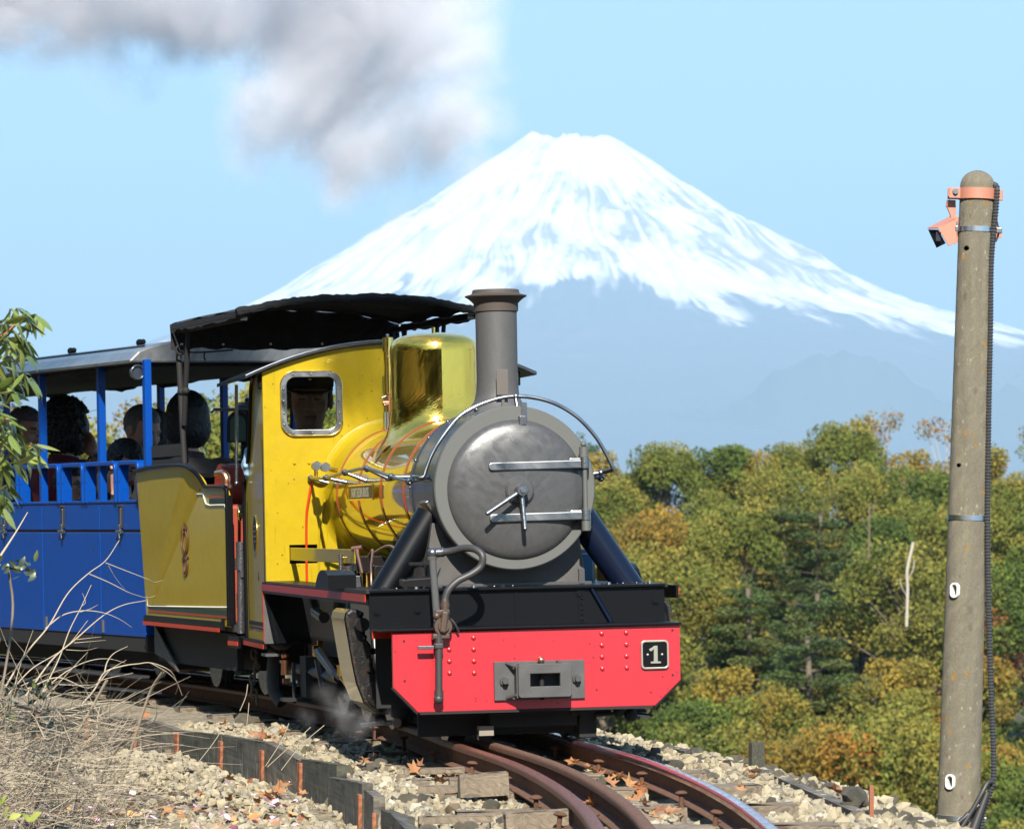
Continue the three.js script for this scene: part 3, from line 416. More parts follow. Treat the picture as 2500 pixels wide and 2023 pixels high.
  part('lamp_bracket', merge([box(0.041, 0.09, 0.004, -0.005, 1.237, 0.118, 0.001), box(0.01, 0.06, 0.004, -0.003, 1.17, 0.116)]), new THREE.MeshStandardMaterial({ color: rgb(0.085, 0.072, 0.06), roughness: 0.5 }), ch);
  part('chimney_bolt', merge([ball(0.009, -0.09, 1.145, 0.07), ball(0.008, 0.105, 1.135, 0.05), box(0.035, 0.012, 0.03, 0.1, 1.122, 0.06, 0.003)]), darkSteel, ch);
  // handrail over the smokebox and along the boiler
  const hr = new THREE.Group(); hr.name = 'handrail'; loco.add(hr);
  const z0 = -0.44, arcPts = [[-0.292, 0.911], [-0.283, 0.935], [-0.262, 0.985], [-0.220, 1.051], [-0.153, 1.124], [-0.059, 1.168], [0.039, 1.185], [0.152, 1.167], [0.245, 1.118], [0.314, 1.048], [0.355, 0.982], [0.378, 0.931]].map(([x, y]) => V(x, y, z0));
  part('front_rail', merge([tube([V(-0.32, 0.912, -0.5), V(-0.31, 0.909, z0 - 0.01), ...arcPts, V(0.376, 0.922, z0 - 0.012), V(0.345, 0.914, z0 - 0.06)], 0.0072, 120, 10)]), steel, hr);
  part('rail_knob', merge([ball(0.012, 0.039, 1.185, z0), rod(V(0.039, 1.18, z0), V(0.042, 1.105, z0 + 0.03), 0.0075), box(0.022, 0.04, 0.02, 0.044, 1.105, -0.36, 0.004)]), steel, hr);
  part('rail_knob', merge([ball(0.012, 0.347, 0.915, z0 - 0.05), rod(V(0.347, 0.915, z0 - 0.05), V(0.285, 0.905, z0 - 0.06), 0.007, 0.009)]), steel, hr);
  for (const s of [-1, 1]) {
    const x = CX + s * 0.342, ry = (z) => 0.945 - 0.04 * sstep(-1.6, -0.3, z) + 0.012 * Math.sin(z * 3);
    const zs = [-2.96, -2.5, -2.0, -1.45, -0.9, -0.5]; part('side_rail', tube(zs.map((z) => V(x, ry(z), z)), 0.0068, 50, 8), steel, hr);
    for (const z of [-2.93, -2.5, -2.0, -1.45, -0.9, -0.52]) part('rail_knob', merge([ball(0.0135, x, ry(z), z), rod(V(x, ry(z), z), V(CX + s * 0.262, 0.915, z + 0.02), 0.0065, 0.010)]), steel, hr);
  }
}
{
  // boiler with lined bands
  const bl = new THREE.Group(); bl.name = 'boiler'; loco.add(bl);
  part('boiler_barrel', at(lathe([[0.268, 0], [0.2665, 1.0], [0.2655, 2.1]], 96), CX, BY, -2.952, Math.PI / 2), gloss, bl);
  part('firebox_flange', at(lathe([[0.315, 0.0], [0.300, 0.006], [0.287, 0.02], [0.278, 0.045], [0.272, 0.09], [0.268, 0.14]], 96), CX, BY, -2.949, Math.PI / 2), yellow, bl);
  const lineRed = paintMat(0.20, 0.018, 0.008, { clearcoat: 0.4 });
  const band = (z, r, w) => { const m = part('boiler_band', at(creasedLathe([[r - 0.004, -w], [r + 0.002, -w], [r + 0.002, w], [r - 0.004, w]], 96), CX, BY, z, Math.PI / 2), yellow, bl); part('band_line', at(creasedLathe([[r, -w - 0.0028], [r + 0.0026, -w - 0.0028], [r + 0.0026, -w + 0.0006], [r, -w + 0.0006]], 96), CX, BY, z, Math.PI / 2), lineRed, m); part('band_line', at(creasedLathe([[r, w - 0.0006], [r + 0.0026, w - 0.0006], [r + 0.0026, w + 0.0028], [r, w + 0.0028]], 96), CX, BY, z, Math.PI / 2), lineRed, m); };
  band(-2.72, 0.2675, 0.012); band(-2.16, 0.267, 0.012); band(-1.62, 0.2665, 0.012); band(-1.10, 0.266, 0.012);
  // name plate on the boiler side
  const pl = new THREE.Group(); pl.name = 'name_plate'; bl.add(pl); pl.position.set(CX - 0.284, 0.871, -1.98); pl.rotation.y = -Math.PI / 2;
  part('plate_board', box(0.60, 0.062, 0.008, 0, 0, 0, 0.002), brass, pl);
  part('plate_text', new THREE.PlaneGeometry(0.584, 0.05).translate(0, 0, 0.0046), new THREE.MeshStandardMaterial({ map: plateTex('NORTHERN ROCK', 1024, 88, 84, '#1c221e', '#f2efe0', 0), roughness: 0.35 }), pl);
  part('plate_bracket', box(0.02, 0.05, 0.03, 0.30, 0, -0.012), black, bl).position.set(CX - 0.284, 0.871, -1.68);
  // dome
  const dm = new THREE.Group(); dm.name = 'dome'; dm.position.set(CX, 0, -1.92); loco.add(dm);
  const prof = [[0.245, 1.045], [0.222, 1.09], [0.190, 1.120], [0.179, 1.146], [0.172, 1.185], [0.1705, 1.24], [0.1695, 1.405], [0.1665, 1.428], [0.158, 1.446], [0.140, 1.459], [0.105, 1.4695], [0.055, 1.4755], [0, 1.477]];
  const dg = lathe(prof, 96); { const p = dg.attributes.position; for (let i = 0; i < p.count; i++) { const x = p.getX(i), y = p.getY(i), z = p.getZ(i), t = sstep(1.19, 1.06, y); if (t > 0) { const want = BY + Math.sqrt(Math.max(0.01, 0.269 ** 2 - Math.min(x * x, 0.06))); p.setY(i, lerp(y, Math.min(y, want + 0.004), t)); } } dg.computeVertexNormals(); }
  part('dome_casing', dg, domeBrass, dm); part('dome_finial', merge([cylY(0.006, 0.007, 0.022, 0, 1.487, 0, 12), cylY(0.008, 0.008, 0.008, 0, 1.494, 0, 6)]), brass, dm);
  // brass column, gauges and fittings by the cab front
  const sv = new THREE.Group(); sv.name = 'safety_valve'; sv.position.set(-0.033, 0, -2.74); loco.add(sv);
  part('valve_column', creasedLathe([[0.017, 1.27], [0.0175, 1.44], [0.0215, 1.442], [0.0215, 1.498], [0.0, 1.499]], 24), brass, sv); part('valve_cap', merge([ball(0.008, 0, 1.506, 0), cylY(0.006, 0.006, 0.014, 0, 1.498, 0)]), darkSteel, sv);
  part('valve_base', merge([cylY(0.012, 0.012, 0.06, 0.002, 1.25, 0), cylX(0.012, 0.012, 0.05, 0.0, 1.235, 0), cylY(0.016, 0.016, 0.02, 0.004, 1.21, 0, 6)]), copper, sv);
  part('valve_cover', merge([0, 1, 2, 3, 4].map((i) => box(0.007, 0.085, 0.04, -0.02 + i * 0.01, 1.155, 0.01))), steel, sv); part('valve_lever', merge([rod(V(-0.03, 1.255, 0.01), V(-0.012, 1.262, 0.01), 0.004), ball(0.007, -0.018, 1.225, 0.015)]), steel, sv);
  const cf = new THREE.Group(); cf.name = 'clack_valve'; loco.add(cf);
  part('valve_body', merge([cylZ(0.017, 0.017, 0.05, -0.335, 0.985, -2.74, 16), cylZ(0.02, 0.02, 0.014, -0.335, 0.985, -2.715, 6), cylZ(0.017, 0.017, 0.05, -0.305, 0.979, -2.70, 16), cylZ(0.02, 0.02, 0.014, -0.305, 0.979, -2.675, 6)]), steel, cf);
  part('valve_arm', merge([rod(V(-0.30, 0.975, -2.72), V(-0.25, 0.965, -2.74), 0.009), rod(V(-0.335, 0.97, -2.74), V(-0.335, 0.945, -2.745), 0.008)]), brass, cf);
}
{
  // cab
  const cab = new THREE.Group(); cab.name = 'cab'; loco.add(cab);
  const roofY = (x) => 1.372 + 0.107 * (1 - (x / 0.53) ** 2), fp = new THREE.Shape();
  fp.moveTo(-0.53, 0.492); fp.lineTo(-0.53, roofY(0.53)); for (let i = 1; i <= 24; i++) { const x = -0.53 + 1.06 * i / 24; fp.lineTo(x, roofY(x)); } fp.lineTo(0.53, 0.492); fp.closePath();
  const wins = [[-0.331, 1.243], [0.345, 1.243]]; for (const [x, y] of wins) fp.holes.push(roundRect(0.205, 0.215, 0.035, x, y));
  const slot = new THREE.Path(); [[-0.432, 0.592], [-0.318, 0.592], [-0.318, 0.668], [-0.432, 0.668]].forEach(([x, y], i) => (i ? slot.lineTo(x, y) : slot.moveTo(x, y))); fp.holes.push(slot);
  part('cab_front', metric(extrude(fp, 0.012, 0.0015).translate(CX, 0, -2.96), 1), yellow, cab);
  for (const [x, y] of wins) {
    const w = new THREE.Group(); w.name = 'window'; w.position.set(x + CX, y, -2.948); cab.add(w);
    const rim = roundRect(0.252, 0.262, 0.058); rim.holes.push(roundRect(0.204, 0.214, 0.036)); part('window_frame', extrude(rim, 0.010, 0.002, 14), steel, w);
    const lip = roundRect(0.258, 0.268, 0.061); lip.holes.push(roundRect(0.248, 0.258, 0.057)); part('window_rim', extrude(lip, 0.012, 0.002, 14), brass, w);
    part('window_pane', extrude(roundRect(0.206, 0.216, 0.036), 0.003).translate(0, 0, -0.008), pane, w);
    for (const [u, v] of [[-0.075, 0.119], [0, 0.119], [0.075, 0.119], [-0.075, -0.119], [0, -0.119], [0.075, -0.119], [-0.114, 0.06], [-0.114, 0.01], [-0.114, -0.04], [-0.114, -0.085], [0.114, 0.06], [0.114, 0.01], [0.114, -0.04], [0.114, -0.085]]) part('screw', ball(0.0048, u, v, 0.010, 8), steel, w);
  }
  for (const [x, y] of [[-0.405, 1.0], [-0.345, 1.0], [-0.372, 0.502]]) part('rivet', ball(0.0065, x + CX, y, -2.948, 10).scale(1, 1, 1), y > 0.9 ? yellow : dull, cab);
  part('front_pipe', tube([[-0.325, 0.925, -2.94], [-0.338, 0.86, -2.935], [-0.35, 0.78, -2.935], [-0.353, 0.60, -2.935], [-0.353, 0.50, -2.935]], 0.005, 24, 8), vermilion, cab);
  part('front_pipe', tube([[-0.27, 0.86, -2.93], [-0.285, 0.80, -2.93], [-0.30, 0.70, -2.93], [-0.305, 0.49, -2.93]], 0.004, 20, 8), yellow, cab);
  // side sheets
  for (const s of [-1, 1]) {
    const sh = new THREE.Shape(); sh.moveTo(2.96, 0.275); sh.lineTo(3.565, 0.275); sh.lineTo(3.565, 0.86); sh.bezierCurveTo(3.55, 0.98, 3.42, 1.0, 3.36, 1.10); sh.lineTo(3.30, 1.25); sh.bezierCurveTo(3.29, 1.31, 3.27, 1.345, 3.2, 1.36); sh.lineTo(2.96, 1.372); sh.closePath();
    const g = extrude(sh, 0.012, 0.0015, 12); g.rotateY(Math.PI / 2); g.translate(s > 0 ? CX + 0.518 : CX - 0.53, 0, 0); part('cab_side', metric(g), yellow, cab);
    const x = CX + s * 0.534; part('side_beading', tube([V(x, 0.28, -3.568), V(x, 0.86, -3.568), V(x, 0.955, -3.525), V(x, 1.03, -3.41), V(x, 1.10, -3.362), V(x, 1.25, -3.302), V(x, 1.33, -3.26), V(x, 1.362, -3.19)], 0.010, 60, 6), black, cab);
    part('side_lining', merge([box(0.002, 0.016, 0.5, x - s * 0.003, 0.345, -3.26), box(0.002, 0.005, 0.5, x - s * 0.003, 0.325, -3.26), box(0.002, 0.50, 0.005, x - s * 0.003, 0.60, -3.51), box(0.002, 0.76, 0.004, x - s * 0.003, 0.72, -2.99)]), s < 0 ? black : yellow, cab);
    const cr = new THREE.Group(); cr.name = 'works_plate'; cab.add(cr); cr.position.set(x - s * 0.002, 0.715, -3.25);
    part('plate_field', at(new THREE.CylinderGeometry(1, 1, 0.006, 40).scale(0.055, 1, 0.075), 0, 0, 0, Math.PI / 2, Math.PI / 2), black, cr); const to = new THREE.TorusGeometry(1, 0.06, 8, 48); to.scale(0.055, 0.075, 0.055); part('plate_rim', to.rotateY(Math.PI / 2), brass, cr); part('plate_text', merge([0.032, 0.012, -0.010, -0.032].map((y, i) => box(0.008, 0.007, i % 3 ? 0.07 : 0.045, 0, y, 0))), brass, cr);
    part('grab_pole', merge([rod(V(CX + s * 0.56, 0.93, -3.62), V(CX + s * 0.555, 1.345, -3.60), 0.007), ball(0.010, CX + s * 0.56, 0.93, -3.62)]), steel, cab);
    part('corner_post', merge([box(0.03, 0.06, 0.03, CX + s * 0.53, 1.335, -2.985, 0.006)]), black, cab);
  }
  // roof
  const arcS = (o, w) => { const s = new THREE.Shape(), n = 24; for (let i = 0; i <= n; i++) { const x = -w + 2 * w * i / n; i ? s.lineTo(x, roofY(x) + o) : s.moveTo(x, roofY(x) + o); } for (let i = n; i >= 0; i--) { const x = -w + 2 * w * i / n; s.lineTo(x, roofY(x) + o - 0.014); } s.closePath(); return s; };
  part('cab_roof', extrude(arcS(0.018, 0.60), 1.0, 0.002).translate(CX, 0, -3.92), black, cab); part('roof_edge', extrude(arcS(0.020, 0.603), 0.012, 0.002).translate(CX, 0, -2.93), sheet, cab);
  part('cab_skirt', metric(box(1.04, 0.23, 0.01, CX, 0.38, -2.975)), black, cab);
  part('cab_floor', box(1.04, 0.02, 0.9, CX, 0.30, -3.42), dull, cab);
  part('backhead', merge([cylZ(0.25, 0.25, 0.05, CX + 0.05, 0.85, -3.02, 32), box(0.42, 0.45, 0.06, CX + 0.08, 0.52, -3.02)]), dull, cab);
  // running boards with their red edges
  for (const s of [-1, 1]) {
    const rb = new THREE.Group(); rb.name = 'running_board'; loco.add(rb); const x = CX + s * 0.47;
    part('board_top', metric(box(0.13, 0.008, 2.02, x, 0.519, -1.96)), black, rb);
    part('board_edge', metric(box(0.010, 0.045, 2.73, CX + s * 0.541, 0.498, -1.60, 0.002)), black, rb);
    part('edge_stripe', box(0.003, 0.026, 2.72, CX + s * 0.5475, 0.499, -1.60), vermilion, rb);
    part('drop_plate', metric(box(0.11, 0.23, 0.010, CX + s * 0.49, 0.39, -2.944)), black, rb);
    part('drop_stripe', box(0.012, 0.24, 0.006, CX + s * 0.541, 0.385, -2.936), vermilion, rb);
    part('step_edge', merge([box(0.012, 0.03, 0.66, CX + s * 0.541, 0.262, -3.26), box(0.3, 0.012, 0.64, CX + s * 0.40, 0.272, -3.26)]), black, rb);
    part('edge_stripe', box(0.003, 0.018, 0.65, CX + s * 0.549, 0.258, -3.26), vermilion, rb);
    part('step_bracket', merge([box(0.06, 0.01, 0.14, CX + s * 0.52, 0.225, -2.93), extrude(poly([[0, 0], [0.09, 0], [0, 0.20]]), 0.008).rotateY(-Math.PI / 2 * 0).translate(CX + s * 0.5 - 0.045, 0.27, -2.93)]), ironPaint, rb);
  }
}
{
  // outside steam pipes, cylinders, wheels and motion
  for (const s of [-1, 1]) {
    const sp = new THREE.Group(); sp.name = 'steam_pipe'; loco.add(sp);
    const a = V(CX + s * 0.262, 0.775, -0.55), b = V(CX + s * 0.445, 0.50, -0.52);
    part('pipe_casing', rod(a, b, 0.056, 0.05, 28), s < 0 ? black : deepBlue, sp);
    part('pipe_flange', merge([at(box(0.09, 0.014, 0.14, 0, 0, 0, 0.003), CX + s * 0.262, 0.79, -0.55, 0, 0, s * 0.95), rod(V(CX + s * 0.225, 0.80, -0.50), V(CX + s * 0.17, 0.70, -0.47), 0.008, 0.008, 4), at(box(0.10, 0.006, 0.05, 0, 0, 0), CX + s * 0.19, 0.715, -0.47, 0.5, 0, -s * 0.3)]), darkSteel, sp);
    const cy = new THREE.Group(); cy.name = 'cylinder'; loco.add(cy);
    const face = new THREE.Shape(), F = [[-0.567, 0.424], [-0.562, 0.445], [-0.548, 0.457], [-0.526, 0.456], [-0.511, 0.45], [-0.50, 0.40], [-0.498, 0.355], [-0.480, 0.332], [-0.476, 0.262], [-0.440, 0.193], [-0.393, 0.140], [-0.370, 0.106], [-0.378, 0.085], [-0.456, 0.092], [-0.505, 0.132], [-0.530, 0.20], [-0.545, 0.28]].map(([x, y]) => [CX + s * (-x + CX), y]);
    face.moveTo(...F[0]); for (let i = 1; i < F.length; i++) face.lineTo(...F[i]); face.closePath();
    part('cylinder_cover', extrude(face, 0.03, 0.008).translate(0, 0, -0.515), grease, cy);
    const wrapPts = [...F.slice(12).reverse().map((q) => q).reverse(), ...F.slice(0, 4)], wg = []; // the painted clothing round the outer side
    for (let i = 0; i + 1 < wrapPts.length; i++) { const [x1, y1] = wrapPts[i], [x2, y2] = wrapPts[i + 1]; const g = new THREE.BufferGeometry(), o = s * 0.004; g.setAttribute('position', new THREE.Float32BufferAttribute([x1 + o, y1, -0.50, x2 + o, y2, -0.50, x2 + o, y2, -0.80, x1 + o, y1, -0.50, x2 + o, y2, -0.80, x1 + o, y1, -0.80], 3)); g.computeVertexNormals(); wg.push(g); }
    part('cylinder_clothing', merge(wg), new THREE.MeshPhysicalMaterial({ ...{}, color: yellow.color, map: flakeTex, roughness: 0.35, clearcoat: 0.9, clearcoatRoughness: 0.06, side: THREE.DoubleSide }), cy);
    part('cylinder_block', extrude(face, 0.27, 0).translate(0, 0, -0.795), dull, cy);
    const m = (x) => CX + s * (-x + CX);
    for (const [x, y] of [[-0.487, 0.247], [-0.492, 0.155], [-0.515, 0.44], [-0.505, 0.36], [-0.46, 0.115]]) part('cover_bolt', merge([cylZ(0.011, 0.011, 0.014, m(x), y, -0.483, 6), ball(0.009, m(x), y, -0.477, 10)]), grease, cy);
    part('cover_boss', merge([cylZ(0.05, 0.055, 0.02, m(-0.45), 0.165, -0.482, 24), cylZ(0.03, 0.03, 0.03, m(-0.395), 0.105, -0.478, 20)]), grease, cy);
    part('valve_spindle', merge([cylZ(0.024, 0.026, 0.07, m(-0.515), 0.405, -0.47, 20)]), grease, cy);
    part('drain_cock', merge([cylZ(0.016, 0.016, 0.02, m(-0.40), 0.062, -0.46, 12), cylX(0.009, 0.009, 0.05, m(-0.42), 0.062, -0.48), rod(V(m(-0.44), 0.06, -0.5), V(m(-0.5), 0.05, -0.6), 0.008)]), steel, cy);
    // motion bracket and hangers, black with oil
    const mo = new THREE.Group(); mo.name = 'valve_gear'; loco.add(mo); const g = (x, y, z) => V(CX + s * x, y, z);
    part('motion_bracket', merge([rod(g(0.47, 0.50, -1.30), g(0.47, 0.36, -1.28), 0.03, 0.034, 4), rod(g(0.47, 0.36, -1.28), g(0.45, 0.285, -1.12), 0.03, 0.03, 4)]), grease, mo); part('motion_hanger', merge([rod(g(0.49, 0.515, -1.95), g(0.48, 0.42, -1.90), 0.02, 0.02, 6), rod(g(0.48, 0.42, -1.9), g(0.47, 0.40, -1.75), 0.022)]), grease, mo);
    part('splasher', at(extrude((() => { const q = new THREE.Shape(); q.moveTo(-0.02, 0); q.lineTo(0.30, 0); q.lineTo(0.30, 0.05); q.bezierCurveTo(0.20, 0.075, 0.05, 0.085, -0.02, 0.0); return q; })(), 0.10).rotateY(s < 0 ? -Math.PI / 2 : Math.PI / 2), CX + s * 0.50, 0.523, s < 0 ? -1.05 : -1.05, 0, 0, 0), black, mo);
    part('connecting_rod', merge([rod(g(0.44, 0.16, -0.80), g(0.43, 0.19, -1.9), 0.017, 0.017, 4), rod(g(0.435, 0.30, -0.80), g(0.435, 0.30, -1.5), 0.012), rod(g(0.425, 0.17, -1.75), g(0.425, 0.17, -2.9), 0.02, 0.02, 4), box(0.03, 0.05, 0.06, CX + s * 0.45, 0.17, -1.25, 0.006)]), ironPaint, mo);
    part('slide_bar', merge([box(0.03, 0.018, 0.5, CX + s * 0.45, 0.205, -1.08), box(0.03, 0.018, 0.5, CX + s * 0.45, 0.12, -1.08)]), ironPaint, mo);
    part('oil_box', merge([cylY(0.017, 0.017, 0.035, CX + s * 0.445, 0.205, -1.50, 14), cylY(0.021, 0.021, 0.008, CX + s * 0.445, 0.225, -1.50, 6), rod(g(0.445, 0.185, -1.5), g(0.43, 0.155, -1.46), 0.010)]), brass, mo);
    part('oil_box', merge([cylX(0.022, 0.026, 0.035, CX + s * 0.445, 0.262, -2.12, 16), box(0.02, 0.03, 0.02, CX + s * 0.435, 0.287, -2.12)]), brass, mo);
    part('crosshead_link', rod(g(0.445, 0.26, -2.08), g(0.43, 0.17, -1.72), 0.020, 0.014, 6), grease, mo); part('brake_hanger', rod(g(0.44, 0.23, -2.1), g(0.43, 0.12, -2.05), 0.022, 0.018), grease, mo);
    part('oil_cup', merge([cylY(0.020, 0.022, 0.06, CX + s * 0.435, 0.165, -3.10, 16), cylY(0.026, 0.026, 0.012, CX + s * 0.435, 0.19, -3.10, 16), ball(0.02, CX + s * 0.435, 0.215, -3.10, 12), box(0.03, 0.02, 0.03, CX + s * 0.435, 0.11, -3.10)]), copper, mo);
    part('sand_pipe', merge([tube([g(0.42, 0.20, -3.58), g(0.43, 0.13, -3.56), g(0.43, 0.05, -3.54), g(0.40, -0.0, -3.5)], 0.026, 20, 14), ball(0.028, CX + s * 0.42, 0.21, -3.58)]), ironPaint, mo);
    // safety chain
    const links = []; for (let i = 0; i < 8; i++) { const t = new THREE.TorusGeometry(0.018, 0.0065, 6, 14).scale(0.7, 1.1, 1); links.push(at(t, CX + s * (0.475 - 0.012 * Math.sin(i)), 0.20 - 0.028 * i, -3.82, 0, i % 2 ? 1.5 : 0.2, 0.1 * Math.sin(i * 2))); } part('safety_chain', merge(links), new THREE.MeshStandardMaterial({ color: rgb(0.12, 0.10, 0.075), roughness: 0.7, metalness: 0.4 }), mo);
    // wheels
    for (const [z, r] of [[-0.42, 0.125], [-1.55, 0.21], [-2.15, 0.21], [-2.75, 0.21], [-3.75, 0.125]]) {
      const w = new THREE.Group(); w.name = 'wheel'; w.position.set(CX * 0 + s * 0.2, r, z); loco.add(w);
      const sp = []; for (let i = 0; i < 10; i++) { const a = TAU * i / 10; sp.push(rod(V(0, Math.cos(a) * r * 0.25, Math.sin(a) * r * 0.25), V(0, Math.cos(a) * r * 0.86, Math.sin(a) * r * 0.86), 0.010, 0.008, 5)); }
      part('tyre', at(creasedLathe([[r * 0.86, -0.025], [r, -0.025], [r * 1.0, 0.022], [r * 1.09, 0.03], [r * 1.09, 0.04], [r * 0.86, 0.04]].map(([a, b]) => [a, b * -s]), 40), 0, 0, 0, 0, 0, Math.PI / 2), darkSteel, w); part('spoke', merge(sp.concat([cylX(r * 0.28, r * 0.28, 0.06, 0, 0, 0, 20)])), dull, w);
    }
  }
  // frames and what hangs between the wheels: it is all black and keeps the light out
  const fr = new THREE.Group(); fr.name = 'frame'; loco.add(fr);
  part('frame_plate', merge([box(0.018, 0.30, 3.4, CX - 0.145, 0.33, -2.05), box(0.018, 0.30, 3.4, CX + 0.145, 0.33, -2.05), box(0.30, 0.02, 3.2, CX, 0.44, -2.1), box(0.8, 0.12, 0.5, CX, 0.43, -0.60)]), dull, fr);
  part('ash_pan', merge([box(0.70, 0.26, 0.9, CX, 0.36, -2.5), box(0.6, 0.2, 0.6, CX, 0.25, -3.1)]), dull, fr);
  for (const x of [-0.38, 0.40]) part('added_wheel_screen', box(0.22, 0.27, 0.01, x, 0.255, -0.33), dull, fr); part('added_dark_plate', box(0.62, 0.10, 0.02, -0.06, 0.075, -0.20), dull, fr); part('guard_iron', merge([box(0.30, 0.06, 0.05, CX + 0.0, 0.085, -0.12), box(0.06, 0.10, 0.06, CX + 0.19, 0.06, -0.14, 0.004), box(0.05, 0.03, 0.04, CX - 0.17, 0.03, -0.12), rod(V(0.14, 0.10, -0.10), V(0.28, 0.095, -0.10), 0.012), box(0.06, 0.05, 0.05, 0.20, 0.105, -0.11)]), dull, fr);  // corner plates and low cross plate are added to black out sunlit wheels
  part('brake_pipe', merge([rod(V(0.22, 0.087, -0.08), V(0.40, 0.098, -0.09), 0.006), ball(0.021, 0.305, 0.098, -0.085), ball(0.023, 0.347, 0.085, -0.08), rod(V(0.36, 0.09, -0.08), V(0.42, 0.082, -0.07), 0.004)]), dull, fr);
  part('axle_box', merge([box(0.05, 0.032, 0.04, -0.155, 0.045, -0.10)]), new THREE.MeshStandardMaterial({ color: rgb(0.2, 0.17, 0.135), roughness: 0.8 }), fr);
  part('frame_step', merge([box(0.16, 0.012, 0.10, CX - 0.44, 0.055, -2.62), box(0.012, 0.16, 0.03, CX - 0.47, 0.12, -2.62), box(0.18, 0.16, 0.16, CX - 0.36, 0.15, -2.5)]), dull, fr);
  // reach rod, lubricator and clack pipes on the left running board
  const rr = new THREE.Group(); rr.name = 'reach_rod'; loco.add(rr);
  part('rod_bar', metric(box(0.012, 0.052, 1.75, -0.412, 0.632, -2.10, 0.002)), yellow, rr); part('rod_end', merge([rod(V(-0.41, 0.655, -1.22), V(-0.40, 0.54, -1.12), 0.008, 0.007), rod(V(-0.425, 0.66, -1.24), V(-0.39, 0.665, -1.22), 0.009)]), copper, rr);
  const lu = new THREE.Group(); lu.name = 'lubricator'; loco.add(lu); const R = rng(8);
  const bits = [[], [], []]; for (let i = 0; i < 16; i++) { const x = -0.44 + 0.14 * R(), z = -1.50 + 0.34 * R(), y = 0.535 + 0.07 * R(); bits[i % 3 === 2 ? 2 : i % 2].push(R() < 0.5 ? cylY(0.012 + 0.01 * R(), 0.012, 0.03 + 0.05 * R(), x, y, z, 10) : box(0.03, 0.025 + 0.04 * R(), 0.04, x, y, z, 0.003)); }
  part('lubricator_body', merge(bits[0].concat([box(0.11, 0.055, 0.16, -0.36, 0.605, -1.30, 0.004)])), grease, lu); part('lubricator_tank', merge(bits[1].concat([cylY(0.008, 0.008, 0.12, -0.44, 0.58, -1.42)])), darkSteel, lu); part('lubricator_union', merge(bits[2].concat([cylY(0.018, 0.016, 0.045, -0.41, 0.547, -1.0, 14), cylY(0.021, 0.021, 0.010, -0.41, 0.572, -1.0, 14)])), brass, lu);
  part('oil_pipe', merge([tube([[-0.36, 0.63, -1.28], [-0.37, 0.655, -1.1], [-0.40, 0.60, -0.95], [-0.41, 0.53, -0.9]], 0.005, 20, 6), tube([[-0.34, 0.64, -1.3], [-0.31, 0.67, -1.1], [-0.30, 0.64, -0.9]], 0.005, 20, 6)]), copper, lu);
  const rl = new THREE.Group(); rl.name = 'relief_valve'; loco.add(rl);
  part('valve_body', merge([cylY(0.018, 0.02, 0.05, -0.318, 0.58, -0.42, 14), box(0.07, 0.012, 0.05, -0.315, 0.61, -0.42, 0.003), rod(V(-0.285, 0.61, -0.42), V(-0.278, 0.665, -0.42), 0.010), box(0.11, 0.03, 0.06, -0.33, 0.545, -0.42, 0.008), rod(V(-0.36, 0.553, -0.40), V(-0.27, 0.557, -0.40), 0.011)]), grease, rl);
  const ll = new THREE.Group(); ll.name = 'air_pump'; loco.add(ll);
  part('pump_body', merge([box(0.07, 0.10, 0.07, 0.36, 0.60, -0.9, 0.006), cylY(0.03, 0.03, 0.1, 0.40, 0.57, -1.0, 16)]), sheet, ll); part('pump_union', merge([cylY(0.010, 0.010, 0.05, 0.392, 0.70, -0.9), box(0.04, 0.02, 0.04, 0.41, 0.665, -0.9)]), steel, ll);
  part('tool_box', box(0.05, 0.11, 0.09, 0.335, 0.575, -0.75, 0.004), new THREE.MeshPhysicalMaterial({ color: rgb(0.035, 0.14, 0.25), roughness: 0.4 }), ll);
  // vacuum brake hose before the beam
  const vh = new THREE.Group(); vh.name = 'brake_hose'; loco.add(vh);
  part('standpipe', merge([rod(V(-0.326, 0.645, -0.10), V(-0.322, 0.42, -0.05), 0.0125, 0.0125, 16), cylY(0.017, 0.017, 0.012, -0.326, 0.632, -0.10, 16)]), ironPaint, vh);
  part('hose_elbow', merge([ball(0.018, -0.325, 0.65, -0.10), cylX(0.015, 0.015, 0.03, -0.30, 0.651, -0.098, 16), cylX(0.0165, 0.0165, 0.006, -0.292, 0.652, -0.098, 16), cylX(0.0165, 0.0165, 0.006, -0.305, 0.651, -0.098, 16)]), darkSteel, vh);
  part('hose', tube([[-0.30, 0.651, -0.098], [-0.262, 0.655, -0.08], [-0.225, 0.664, -0.05], [-0.193, 0.660, -0.02], [-0.172, 0.638, 0.0], [-0.178, 0.603, 0.0], [-0.21, 0.578, 0.0], [-0.258, 0.555, 0.0], [-0.290, 0.525, 0.0], [-0.303, 0.49, 0.0], [-0.305, 0.46, 0.01]], 0.0125, 90, 14), rubber, vh);
  part('hose_coupling', merge([cylY(0.017, 0.017, 0.012, -0.305, 0.475, 0.008, 18), cylY(0.017, 0.017, 0.012, -0.306, 0.45, 0.012, 18), cylY(0.0145, 0.0145, 0.06, -0.305, 0.46, 0.01, 18), box(0.05, 0.018, 0.018, -0.315, 0.452, 0.014, 0.005), cylZ(0.03, 0.03, 0.03, -0.318, 0.405, 0.03, 24), cylZ(0.018, 0.018, 0.05, -0.318, 0.405, 0.03, 18), at(box(0.024, 0.075, 0.02, 0, 0, 0, 0.008), -0.316, 0.42, 0.05, 0, 0, -0.15), box(0.06, 0.02, 0.03, -0.325, 0.372, 0.03, 0.006), ball(0.014, -0.335, 0.44, 0.02)]), new THREE.MeshStandardMaterial({ map: rep(greaseTex, 4), color: rgb(3.0, 2.6, 2.2), roughness: 0.45, metalness: 0.3 }), vh);
